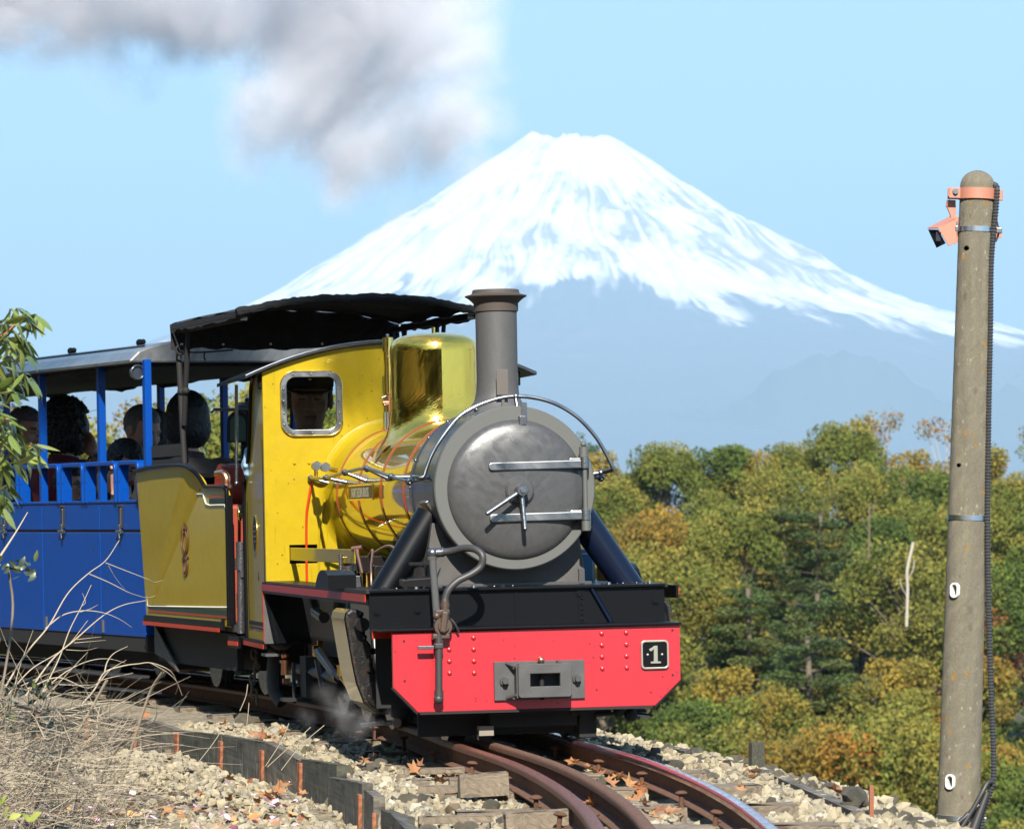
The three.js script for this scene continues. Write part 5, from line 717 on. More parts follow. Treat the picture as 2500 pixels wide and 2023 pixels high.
// ---------------------------------------------------------------- ballast
const stoneMat = new THREE.MeshStandardMaterial({ vertexColors: true, roughness: 1, map: rep(grainTex, 1.5) });
const ROCKS = []; { const R = rng(23); for (let i = 0; i < 9; i++) { const g = new THREE.IcosahedronGeometry(1, i < 3 ? 1 : 0), p = g.attributes.position, s = [0.8 + 0.4 * R(), 0.55 + 0.25 * R(), 0.75 + 0.4 * R()]; const mv = new Map(); for (let j = 0; j < p.count; j++) { const key = [p.getX(j), p.getY(j), p.getZ(j)].map((q) => q.toFixed(3)).join(); if (!mv.has(key)) mv.set(key, 0.72 + 0.5 * R()); const m = mv.get(key); p.setXYZ(j, p.getX(j) * m * s[0], p.getY(j) * m * s[1], p.getZ(j) * m * s[2]); } g.computeVertexNormals(); ROCKS.push(metric(g, 1)); } }
const stoneTint = (R) => { const t = R(), k = 0.72 + 0.5 * R(), c = t < 0.62 ? [0.345, 0.295, 0.195] : t < 0.86 ? [0.28, 0.25, 0.185] : t < 0.93 ? [0.20, 0.155, 0.105] : [0.38, 0.345, 0.265]; return c.map((q) => q * k); };
{
  const R = rng(31), P = [], N = [], C = [], U = [], m4 = new THREE.Matrix4(), q = new THREE.Quaternion(), v = V(), nm = new THREE.Matrix3();
  const add = (x, y, z, r) => { const g = ROCKS[3 + Math.floor(R() * 6)], c = stoneTint(R); q.setFromEuler(new THREE.Euler(R() * 6, R() * 6, R() * 6)); m4.compose(V(x, y, z), q, V(r, r * (0.75 + 0.3 * R()), r)); nm.getNormalMatrix(m4); for (let i = 0; i < g.attributes.position.count; i++) { v.fromBufferAttribute(g.attributes.position, i).applyMatrix4(m4); P.push(v.x, v.y, v.z); v.fromBufferAttribute(g.attributes.normal, i).applyMatrix3(nm).normalize(); N.push(v.x, v.y, v.z); C.push(...c); U.push(g.attributes.uv.getX(i), g.attributes.uv.getY(i)); } };
  const spots = []; let big = 0;
  const place = (x, z, l, r, heap = 0) => { if (Math.abs(x - boardX(z)) < 0.03) return; const onSleeper = Math.abs(l) < 0.25; if (onSleeper && R() < 0.55) return; for (const o of [-0.207, -0.085, 0.207]) if (Math.abs(l - o) < 0.045) return; const y = groundY(x, z) + r * 0.25 + heap; if (big < 240 && r > 0.028 && -z < 15.5) { big++; spots.push([x, y, z, r]); } else add(x, y, z, r); };
  for (let i = 0; i < 21000; i++) { const k = 20 + 190 * R(), f = frameAt(Math.floor(k)), l = -0.74 + 1.56 * R(), x = f.p.x - f.r.x * l + (R() - 0.5) * 0.04, z = f.p.z - f.r.z * l + (R() - 0.5) * 0.08; place(x, z, l, 0.005 + 0.014 * R() ** 2 + (R() < 0.05 ? 0.014 : 0)); }
  for (let i = 0; i < 1500; i++) { const k = 20 + 150 * R(), f = frameAt(Math.floor(k)), l = 0.72 + 0.28 * R() ** 1.3, x = f.p.x - f.r.x * l, z = f.p.z - f.r.z * l + (R() - 0.5) * 0.08; place(x, z, l, 0.010 + 0.022 * R() ** 1.5); }
  for (let i = 0; i < 7000; i++) { const z = -10.2 - 6.3 * R(), f = frameAt(Math.max(0, lateral(-0.4, z).k)), l = -0.80 - 1.3 * R() ** 1.5, x = f.p.x - f.r.x * l; const heap = z < -13.2 && z > -15.8 ? 0.055 * sstep(-1.6, -1.2, l) * sstep(-0.86, -1.05, l) : 0; if (l < -1.2 && R() < 0.45) continue; place(x, z, l, 0.005 + 0.018 * R() ** 1.8, heap * (0.4 + 0.6 * R())); }
  const g = new THREE.BufferGeometry(); g.setAttribute('position', new THREE.Float32BufferAttribute(P, 3)); g.setAttribute('normal', new THREE.Float32BufferAttribute(N, 3)); g.setAttribute('color', new THREE.Float32BufferAttribute(C, 3)); g.setAttribute('uv', new THREE.Float32BufferAttribute(U, 2));
  stuff(part('ballast', g, stoneMat, scene), 'pale crushed stone ballast round the track', 'ballast');
  const tints = []; for (let i = 0; i < 7; i++) tints.push(new THREE.MeshStandardMaterial({ color: rgb(...stoneTint(R)), roughness: 1, map: rep(grainTex, 1.5), bumpMap: rep(bumpTex, 1), bumpScale: 0.02 }));
  for (const [x, y, z, r] of spots) { const m = part('stone', ROCKS[Math.floor(R() * 9)], tints[Math.floor(R() * 7)], ground); m.position.set(x, y, z); m.rotation.set(R() * 6, R() * 6, R() * 6); m.scale.setScalar(r); }
  // a few boulders that stand out
  for (const [px, py, r] of [[1200, 1985, 0.034], [640, 1965, 0.038], [815, 1975, 0.032], [1060, 1855, 0.035], [1750, 1838, 0.032], [2085, 1975, 0.05], [1880, 1885, 0.032], [1330, 1995, 0.03], [600, 1772, 0.05], [905, 1882, 0.035]]) { const d = (EYE + 0.10) * FOCAL / (py - HOR), p = pix(px, py, d), m = part('stone', ROCKS[Math.floor(R() * 3)], tints[Math.floor(R() * 7)], ground); m.position.set(p.x, groundY(p.x, p.z) + r * 0.5, p.z); m.rotation.set(R() * 0.5, R() * 6, R() * 0.5); m.scale.setScalar(r); }
}

// ---------------------------------------------------------------- board edgings
const boardTex = texture(512, 512, (u, v) => { const g = tileN(u * 0.06, v, 60, 3, 71), a = tileN(u, v, 7, 3, 72), s = sstep(0.25, 0.6, tileN(u, v * 0.15, 30, 2, 73)), k = 0.7 + 0.5 * g + 0.5 * a; return [0.062 * k + 0.10 * s, 0.058 * k + 0.09 * s, 0.047 * k + 0.075 * s]; });
{
  const bm = [0, 1, 2].map((i) => new THREE.MeshStandardMaterial({ map: rep(boardTex, 1.1 + 0.2 * i), color: [rgb(1.3, 1.3, 1.2), rgb(2.0, 1.85, 1.7), rgb(1.0, 1.05, 0.85)][i], roughness: 0.9, bumpMap: rep(boardTex, 1.1), bumpScale: 0.01 }));
  const stakeMat = new THREE.MeshStandardMaterial({ color: rgb(0.42, 0.145, 0.06), map: rep(scuffTex, 3), roughness: 0.8 });
  const left = thing('edging_boards', 'row of weathered edging boards with rust red stakes before the ballast', 'edging');
  const J = boardJ, R = rng(44);
  for (let i = 0; i + 1 < J.length; i++) {
    const a = J[i], b = J[i + 1], L = a.distanceTo(b), m = part('board', metric(jitter(new THREE.BoxGeometry(L + 0.02, 0.16, 0.034, 12, 4, 2), 0.004, 6, i), 1), bm[i % 3], left); m.position.set((a.x + b.x) / 2, -0.145 + 0.022 * (R() - 0.5), (a.z + b.z) / 2); m.position.x += 0.03 * (R() - 0.5); m.rotation.y = -Math.atan2(b.z - a.z, b.x - a.x) + (R() - 0.5) * 0.05; m.rotation.x = (R() - 0.5) * 0.14;
    const n = V(b.z - a.z, 0, -(b.x - a.x)).normalize(), s = part('stake', metric(box(0.042, 0.17, 0.012, 0, 0, 0, 0.002)), stakeMat, left); s.position.set(b.x - Math.abs(n.x) * 0.028, -0.165 - 0.01 * R(), b.z + 0.014); s.rotation.set(0, m.rotation.y, (R() - 0.5) * 0.08);
  }
  const right = thing('edging_boards', 'dark edging boards on the valley side of the ballast beyond the shiny rail', 'edging');
  const K = [[[1640, 14.9], [1790, 13.95]], [[1860, 13.6], [2100, 11.5]]]; K.forEach(([p, q], i) => { const a = V((p[0] - PW / 2) * p[1] / FOCAL, 0, -p[1]), b = V((q[0] - PW / 2) * q[1] / FOCAL, 0, -q[1]), m = part('board', metric(jitter(new THREE.BoxGeometry(a.distanceTo(b), 0.14, 0.045, 14, 3, 2), 0.004, 6, i + 20), 1), bm[i], right); m.position.set((a.x + b.x) / 2, -0.155, (a.z + b.z) / 2); m.rotation.y = -Math.atan2(b.z - a.z, b.x - a.x); });
  const st = part('stake', box(0.05, 0.16, 0.03, 0, 0, 0, 0.003), bm[2], right); st.position.copy(pix(1848, 1868, 13.8)); st.rotation.y = 0.4; const s2 = part('stake', box(0.012, 0.12, 0.03, 0, 0, 0), stakeMat, right); s2.position.copy(pix(2128, 1968, 11.4));
}

// ---------------------------------------------------------------- fallen leaves, straw, petals
{
  const R = rng(57), lm = [[0.40, 0.17, 0.055], [0.45, 0.22, 0.075], [0.28, 0.10, 0.035], [0.42, 0.15, 0.035]].map((c) => new THREE.MeshPhysicalMaterial({ color: rgb(...c), map: rep(grainTex, 8), roughness: 0.75, side: THREE.DoubleSide, transmission: 0.25, thickness: 0 }));
  const geos = []; for (let v = 0; v < 5; v++) { const P = [0, 0, 0], U = [0.5, 0.5], I = [], n = 15; for (let i = 0; i < n; i++) { const a = TAU * i / n, lobe = i % 3 === 0 ? 1 : i % 3 === 1 ? 0.62 : 0.55, r = lobe * (0.75 + 0.35 * R()), x = Math.cos(a) * r, z = Math.sin(a) * r * 0.8; P.push(x, 0.35 * r * r * (0.4 + 0.8 * R()) + 0.25 * x * x * (v % 2 ? 1 : -0.6), z); U.push(0.5 + x * 0.5, 0.5 + z * 0.5); I.push(0, 1 + (i + 1) % n, 1 + i); } const g = new THREE.BufferGeometry(); g.setAttribute('position', new THREE.Float32BufferAttribute(P, 3)); g.setAttribute('uv', new THREE.Float32BufferAttribute(U, 2)); g.setIndex(I); const h = g.toNonIndexed(); h.computeVertexNormals(); geos.push(h); }
  const put = (px, py, s, low = -0.08) => { const d = (EYE - low) * FOCAL / (py - HOR), p = pix(px, py, d), m = part('fallen_leaf', geos[Math.floor(R() * 5)], lm[Math.floor(R() * 4)], ground); m.position.set(p.x, Math.max(low, groundY(p.x, p.z) + 0.034) + s * 0.2, p.z); m.rotation.set((R() - 0.5) * 1.3, R() * 6, (R() - 0.5) * 1.3); m.scale.setScalar(s); };
  const spots = [[1405, 1865], [1432, 1850], [1440, 1878], [1330, 1885], [1468, 1890], [1498, 1895], [1512, 1900], [1545, 1915], [1560, 1925], [1568, 1945], [1545, 1955], [1575, 1965], [1610, 1985], [1640, 1985], [1625, 1990], [1660, 1995], [1440, 1958], [1420, 1930], [1450, 1965], [1460, 1940], [1830, 1895], [1845, 1890], [1812, 1930], [2040, 1935], [1395, 1870], [1365, 1897], [1595, 2000], [1500, 1912], [1460, 1860], [1380, 1905]];
  for (const [x, y] of spots) for (let k = 0; k < 2; k++) put(x + 26 * (R() - 0.5) * k, y + 14 * (R() - 0.5) * k, 0.020 + 0.016 * R(), -0.07);
  for (const [x, y] of [[545, 1778], [560, 1785], [610, 1795], [625, 1800], [640, 1798], [655, 1806], [660, 1800], [820, 1790], [822, 1800], [885, 1855], [895, 1865], [880, 1872], [910, 1850], [775, 1815], [320, 1745], [355, 1750]]) put(x, y, 0.02 + 0.014 * R(), -0.06);
  for (const [x, y] of [[395, 1990], [410, 1998], [430, 1995], [690, 1930], [700, 1925], [680, 1940], [670, 1948], [655, 1955], [640, 1945], [735, 2005], [742, 2012], [770, 1935], [780, 1945], [740, 1950], [600, 1985], [590, 1978], [575, 1990], [530, 1935], [520, 1930], [500, 1925], [340, 1950], [360, 1945], [475, 1955], [480, 1990], [240, 1990], [95, 1690], [215, 1740], [100, 1755], [560, 1905], [545, 1840], [690, 1860], [670, 1885], [1085, 2005], [1070, 2000], [1010, 1965], [1025, 1950], [1100, 1990], [445, 2010], [280, 2005], [180, 1960], [620, 2010], [560, 1960]]) put(x, y, 0.020 + 0.018 * R(), -0.185);
  // straw, petals and crumbled leaf too many to count
  const P = [], C = [], bl = (x, y, z, dx, dy, dz, w, c) => { const e = V(dx, dy, dz), sd = V(-dz, 0, dx).setLength(w); P.push(x - sd.x, y, z - sd.z, x + sd.x, y, z + sd.z, x + dx * 0.6, y + dy * 0.75, z + dz * 0.6, x + sd.x * 0.4 + dx * 0.6, y + dy * 0.75, z + sd.z * 0.4 + dz * 0.6, x + dx, y + dy, z + dz, x + dx * 0.6, y + dy * 0.75, z + dz * 0.6); for (let i = 0; i < 6; i++) C.push(...c); };
  for (let i = 0; i < 5200; i++) { const z = -9.6 - 5.2 * R(), x = -0.62 - 0.06 * (z + 10) * -1 - 1.5 * R() ** 0.8 - (z < -13 ? 0.3 : 0), y = groundY(x, z), a = R() * TAU, L = 0.03 + 0.10 * R() ** 2, up = R() < 0.25 ? 0.9 : 0.22, k = 0.7 + 0.6 * R(); const c = R() < 0.85 ? [0.44, 0.36, 0.19] : [0.26, 0.27, 0.10]; bl(x, y, z, Math.cos(a) * L, up * L * (0.3 + R()), Math.sin(a) * L, 0.0013, c.map((q) => q * k)); }
  const g = new THREE.BufferGeometry(); g.setAttribute('position', new THREE.Float32BufferAttribute(P, 3)); g.setAttribute('color', new THREE.Float32BufferAttribute(C, 3)); g.computeVertexNormals(); stuff(part('dry_grass', g, new THREE.MeshStandardMaterial({ vertexColors: true, roughness: 1, side: THREE.DoubleSide }), scene), 'dry straw coloured grass lying before the edging boards', 'grass');
  const pg = [], cols = [[0.62, 0.36, 0.48], [0.70, 0.52, 0.58], [0.44, 0.19, 0.08], [0.36, 0.13, 0.06], [0.50, 0.27, 0.09]];
  for (let i = 0; i < 800; i++) { const z = -9.7 - 4.6 * R(), x = -0.5 + 0.06 * (z + 10) - 1.3 * R(), s = 0.006 + 0.011 * R(), h = new THREE.CircleGeometry(s, 5); at(h, x, groundY(x, z) + 0.022 + 0.012 * R(), z, -1.2 + (R() - 0.5) * 1.2, R() * 6, (R() - 0.5)); const c = cols[R() < 0.5 ? Math.floor(R() * 2) : 2 + Math.floor(R() * 3)]; pg.push(paint(h, ...c)); }
  for (let i = 0; i < 160; i++) { const f = frameAt(20 + Math.floor(R() * 80)), l = -0.72 + 0.1 * R() ** 2 + (R() < 0.3 ? R() : 0), h = new THREE.CircleGeometry(0.005 + 0.008 * R(), 5); at(h, f.p.x - f.r.x * l, -0.075, f.p.z, -1.3 + (R() - 0.5), R() * 6, 0); pg.push(paint(h, ...cols[Math.floor(R() * 5)])); }
  stuff(part('petals', merge(pg), new THREE.MeshStandardMaterial({ vertexColors: true, roughness: 0.9, side: THREE.DoubleSide }), scene), 'pink petals and crumbs of brown leaf strewn on the ground', 'petals');
}

// ---------------------------------------------------------------- the dead bush at the lower left
const twigMat = new THREE.MeshStandardMaterial({ color: rgb(0.42, 0.35, 0.25), map: rep(grainTex, 1, 6), roughness: 0.95 });
const twigDark = new THREE.MeshStandardMaterial({ color: rgb(0.27, 0.215, 0.15), map: rep(scuffTex, 1, 6), roughness: 0.95 });
{
  const bush = thing('dead_bush', 'tangle of bare pale twigs and dead stems before the carriage', 'bush'), R = rng(77);
  const z4 = (x, y, d) => pix(x * 640 / 1916, 1180 + y * 640 / 1916, d);
  const stems = [
    [[40, 1480, 200, 1230, 350, 1040, 500, 800, 650, 660, 770, 570, 870, 415], 0.0042], [[770, 580, 900, 640, 1070, 700, 1130, 722, 1190, 708], 0.002], [[650, 662, 800, 730, 930, 790, 1000, 820, 1070, 840, 1135, 820], 0.0022], [[790, 600, 850, 690, 910, 775], 0.0015],
    [[330, 1060, 450, 970, 620, 925, 760, 950, 870, 1000, 960, 1050], 0.003], [[180, 1560, 400, 1280, 560, 1140, 760, 960, 900, 880, 1065, 855], 0.004], [[300, 1540, 420, 1290, 500, 1080, 590, 900, 665, 740], 0.0035], [[590, 900, 610, 870, 600, 800], 0.0015], [[580, 940, 660, 925, 715, 885], 0.0018],
    [[590, 1620, 680, 1500, 760, 1390, 900, 1330, 1000, 1315, 1100, 1310, 1250, 1370, 1300, 1450, 1330, 1550], 0.004], [[760, 1390, 790, 1310, 840, 1240, 930, 1190], 0.0028], [[1100, 1312, 1230, 1390, 1290, 1460, 1280, 1540], 0.0022], [[700, 1480, 800, 1350, 920, 1290], 0.0022],
    [[0, 530, 100, 370, 200, 210], 0.005], [[100, 1500, 130, 1340, 190, 1210, 240, 1070], 0.002], [[60, 1540, 220, 1360, 480, 1200, 640, 1000], 0.003], [[560, 1140, 740, 1120], 0.0015], [[540, 1165, 770, 1145], 0.0015], [[480, 1215, 620, 1215, 710, 1200], 0.0015],
    [[200, 1500, 420, 1430, 640, 1500, 740, 1440, 970, 1385], 0.003], [[330, 1580, 520, 1520, 700, 1530, 780, 1515], 0.002], [[300, 1600, 560, 1330, 640, 1230], 0.002], [[470, 1660, 700, 1600, 900, 1580, 990, 1525], 0.003], [[500, 1700, 720, 1640, 960, 1590], 0.0025], [[240, 1620, 400, 1450, 560, 1340, 680, 1290, 810, 1290, 910, 1310], 0.003], [[150, 1480, 350, 1390, 520, 1340], 0.002], [[430, 1470, 640, 1480, 700, 1465], 0.002],
  ];
  stems.forEach(([c, r], i) => { const pts = []; for (let k = 0; k < c.length; k += 2) pts.push(z4(c[k], c[k + 1], 13.2 + 0.5 * Math.sin(i * 2.3) + 0.02 * k)); pts.forEach((p, k) => { if (k && k < pts.length - 1) p.add(V(0.006 * n2(k * 1.7, i), 0.006 * n2(k * 1.3, i + 9), 0)); }); part('stem', taper(pts, r * 0.85, r * 0.28, c.length * 3, 5), twigMat, bush); });
  const tw = [[], []];
  for (let i = 0; i < 1100; i++) {
    const d = 11.2 + 2.6 * R(), px = -90 + (R() < 0.9 ? 370 : 470) * R() ** 1.1, py = clamp(1700 + 350 * R() ** 0.8 + 0.12 * Math.max(0, px), 1600, 2080), p = pix(px, py, d); p.y = Math.max(p.y, -0.23);
    const a = -0.5 + 1.9 * R() + (R() < 0.35 ? 1.6 : 0), L = 0.10 + 0.30 * R() ** 1.8, e = p.clone().add(V(Math.cos(a) * L, Math.sin(a) * L * (0.35 + 0.5 * R()), (R() - 0.5) * 0.3)); e.y = Math.max(e.y, -0.22);
    const mid = p.clone().lerp(e, 0.5).add(V((R() - 0.5) * 0.05, (R() - 0.3) * 0.05, 0)); tw[i % 3 === 0 ? 1 : 0].push(taper([p, mid, e], 0.0011 + 0.0016 * R() ** 2, 0.0004, 6, 3));
  }
  for (const [i, m] of [[0, twigMat], [1, twigDark]]) part('twigs', merge(tw[i]), m, bush).userData.kind = 'stuff';
  for (const c of [[[480, 1905], [530, 1800], [590, 1690], [640, 1640]], [[120, 2000], [205, 1880], [330, 1760], [420, 1660]], [[60, 2023], [130, 1930], [225, 1850]], [[330, 1960], [410, 1880], [470, 1820], [520, 1790]]]) part('stem', tube(c.map(([x, y], k) => pix(x * 0.62 + 0, y, 12.4 - 0.1 * k)), 0.0045, 20, 6), twigMat, bush);
  // grass stalks before the boards
  const gr = thing('grass_tuft', 'thin pale grass stalks leaning before the edging boards', 'grass'); for (const c of [[[810, 1870], [850, 1810], [870, 1765]], [[815, 1872], [880, 1815], [925, 1775]], [[850, 1880], [900, 1820], [960, 1770]], [[640, 1860], [680, 1810], [705, 1770]], [[745, 1735], [760, 1700], [765, 1670]], [[760, 1790], [766, 1740], [768, 1715]]]) part('stalk', tube(c.map(([x, y]) => pix(x * 0.96 - 130, y, 13.4)), 0.0014, 10, 4), twigMat, gr);
}

// ---------------------------------------------------------------- leafy shrub at the left edge, and a low dark evergreen
{
  const R = rng(83), sh = thing('shrub', 'green shrub with drooping pointed leaves and reddish stalks before the carriage', 'shrub');
  const leaf = (w, curl) => { const P = [], U = [], I = [], n = 8; for (let i = 0; i <= n; i++) { const t = i / n, hw = w * Math.pow(Math.sin(Math.PI * Math.min(1, 0.06 + t * 0.94)), 0.8) * (1 - 0.45 * t), y = -curl * t * t, x = t * (1 - 0.25 * curl * t); P.push(x, y - 0.35 * hw, -hw, x, y, 0, x, y - 0.35 * hw, hw); U.push(0, t, 0.5, t, 1, t); if (i < n) { const a = i * 3; I.push(a, a + 1, a + 3, a + 1, a + 4, a + 3, a + 1, a + 2, a + 4, a + 2, a + 5, a + 4); } } const g = new THREE.BufferGeometry(); g.setAttribute('position', new THREE.Float32BufferAttribute(P, 3)); g.setAttribute('uv', new THREE.Float32BufferAttribute(U, 2)); g.setIndex(I); g.computeVertexNormals(); return g; };
  const lg = [leaf(0.31, 0.35), leaf(0.34, 0.6), leaf(0.28, 0.2)], leafTex = texture(128, 256, (u, v) => { const mid = Math.exp(-(((u - 0.5) / 0.03) ** 2)), side = Math.abs(Math.sin((v * 16 + Math.abs(u - 0.5) * 9) * Math.PI)) ** 14, k = 1 + 0.25 * n2(u * 8, v * 12); return [0.185 * k + 0.12 * mid + 0.02 * side, 0.225 * k + 0.12 * mid + 0.03 * side, 0.055 * k + 0.05 * mid]; });
  const mats = [rgb(1, 1, 1), rgb(0.75, 0.85, 0.7), rgb(1.25, 1.15, 0.9), rgb(0.55, 0.65, 0.5)].map((c) => new THREE.MeshPhysicalMaterial({ map: leafTex, color: c, roughness: 0.38, side: THREE.DoubleSide, transmission: 0.25, thickness: 0 }));
  const T = [[100, 60], [150, 60], [230, 90], [290, 110], [215, 130], [250, 170], [200, 300], [150, 190], [120, 230], [60, 130], [40, 280], [95, 300], [150, 330], [190, 380], [30, 420], [100, 440], [130, 520], [205, 560], [250, 590], [110, 600], [30, 580], [70, 660], [120, 690], [10, 690], [70, 880], [100, 900], [30, 950], [60, 990], [130, 1000], [90, 1030], [30, 1080], [110, 1090], [250, 1080], [290, 1090], [240, 1130], [270, 1180], [215, 1200], [150, 1240], [130, 1210], [90, 1170], [10, 1180], [40, 1330], [70, 1400], [20, 1420], [50, 1480], [20, 1540], [50, 1580], [5, 1300], [15, 850], [20, 180], [0, 60], [45, 1250], [5, 1600], [60, 340], [160, 280], [5, 480], [0, 780], [20, 1020]];
  T.forEach(([x, y], i) => { for (let k = 0; k < 4; k++) { const m = part('leaf', lg[Math.floor(R() * 3)], mats[Math.floor(R() * 4)], sh); m.position.copy(pix((x - 28 + 20 * R()) * 0.3226, 740 + (y - 30 + 16 * R()) * 0.3226, 10.7 + 0.25 * R())); const s = 0.048 + 0.022 * R(); m.scale.setScalar(s); m.rotation.order = 'ZYX'; m.rotation.set((R() - 0.5) * 1.2, (R() - 0.5) * 1.4, [-0.35, -0.75, -1.1, -2.2][k] + (R() - 0.5) * 0.7 + (x < 60 && R() < 0.3 ? -1 : 0)); } });
  const redStalk = new THREE.MeshStandardMaterial({ color: rgb(0.36, 0.11, 0.045), roughness: 0.6 });
  const zs = (x, y) => pix(x * 0.3226, 740 + y * 0.3226, 10.85); for (const c of [[[-60, 250], [20, 240], [100, 170], [150, 130]], [[-60, 640], [40, 600], [130, 575], [190, 565]], [[-60, 1230], [60, 1170], [150, 1120], [235, 1075]], [[-40, 900], [10, 870], [60, 880]], [[-60, 1500], [0, 1300], [60, 1230]], [[-80, 1700], [-50, 1300], [-45, 800], [-30, 300], [-10, 40]]]) part('stalk', tube(c.map(([x, y]) => zs(x, y)), 0.0022, 16, 6), redStalk, sh);
  part('stem', tube([V(-1.62, -0.22, -10.9), V(-1.55, 0.4, -10.9), V(-1.50, 1.0, -10.85), V(-1.42, 1.4, -10.85)], 0.012, 20, 8), barkMat, sh);
  const ev = thing('evergreen_shrub', 'low dark evergreen sprig among the dead twigs', 'shrub'), em = new THREE.MeshPhysicalMaterial({ color: rgb(0.035, 0.05, 0.03), roughness: 0.4, side: THREE.DoubleSide }), em2 = new THREE.MeshPhysicalMaterial({ color: rgb(0.10, 0.13, 0.04), roughness: 0.4, side: THREE.DoubleSide });
  for (let i = 0; i < 90; i++) { const low = i > 24, p = low ? pix(-10 + 140 * R() ** 1.4, 1660 + 130 * R(), 11.6 + 0.4 * R()) : pix(-10 + 100 * R(), 1368 + 38 * R() + 0.0 * R(), 11.9 + 0.3 * R()), m = part('leaf', lg[i % 3], R() < 0.75 ? em : em2, ev); m.position.copy(p); m.scale.setScalar(0.022 + 0.016 * R()); m.rotation.set(R() * 6, R() * 6, R() * 6); }
  part('stem', merge([tube([pix(-30, 1800, 11.8), pix(0, 1700, 11.8), pix(30, 1500, 12), pix(20, 1390, 12)], 0.004, 16, 5), tube([pix(20, 1720, 11.8), pix(70, 1730, 11.8), pix(120, 1750, 11.8)], 0.003, 10, 5)]), twigDark, ev);
  const yg = thing('leaf_blade_plant', 'yellow green blades poking out of the dead twigs at the bottom corner', 'plant'); const ym = new THREE.MeshPhysicalMaterial({ color: rgb(0.36, 0.40, 0.09), roughness: 0.5, side: THREE.DoubleSide, transmission: 0.3, thickness: 0 });
  for (const [x, y, s, r] of [[68, 2000, 0.06, 1.0], [72, 2003, 0.045, 2.2], [4, 1990, 0.055, 1.3], [10, 1970, 0.05, 1.9], [18, 1995, 0.045, 0.6], [-4, 1960, 0.05, 1.2]]) { const m = part('leaf', lg[2], ym, yg); m.position.copy(pix(x, y, 11)); m.scale.setScalar(s); m.rotation.set(1.0, 0, r); }
}

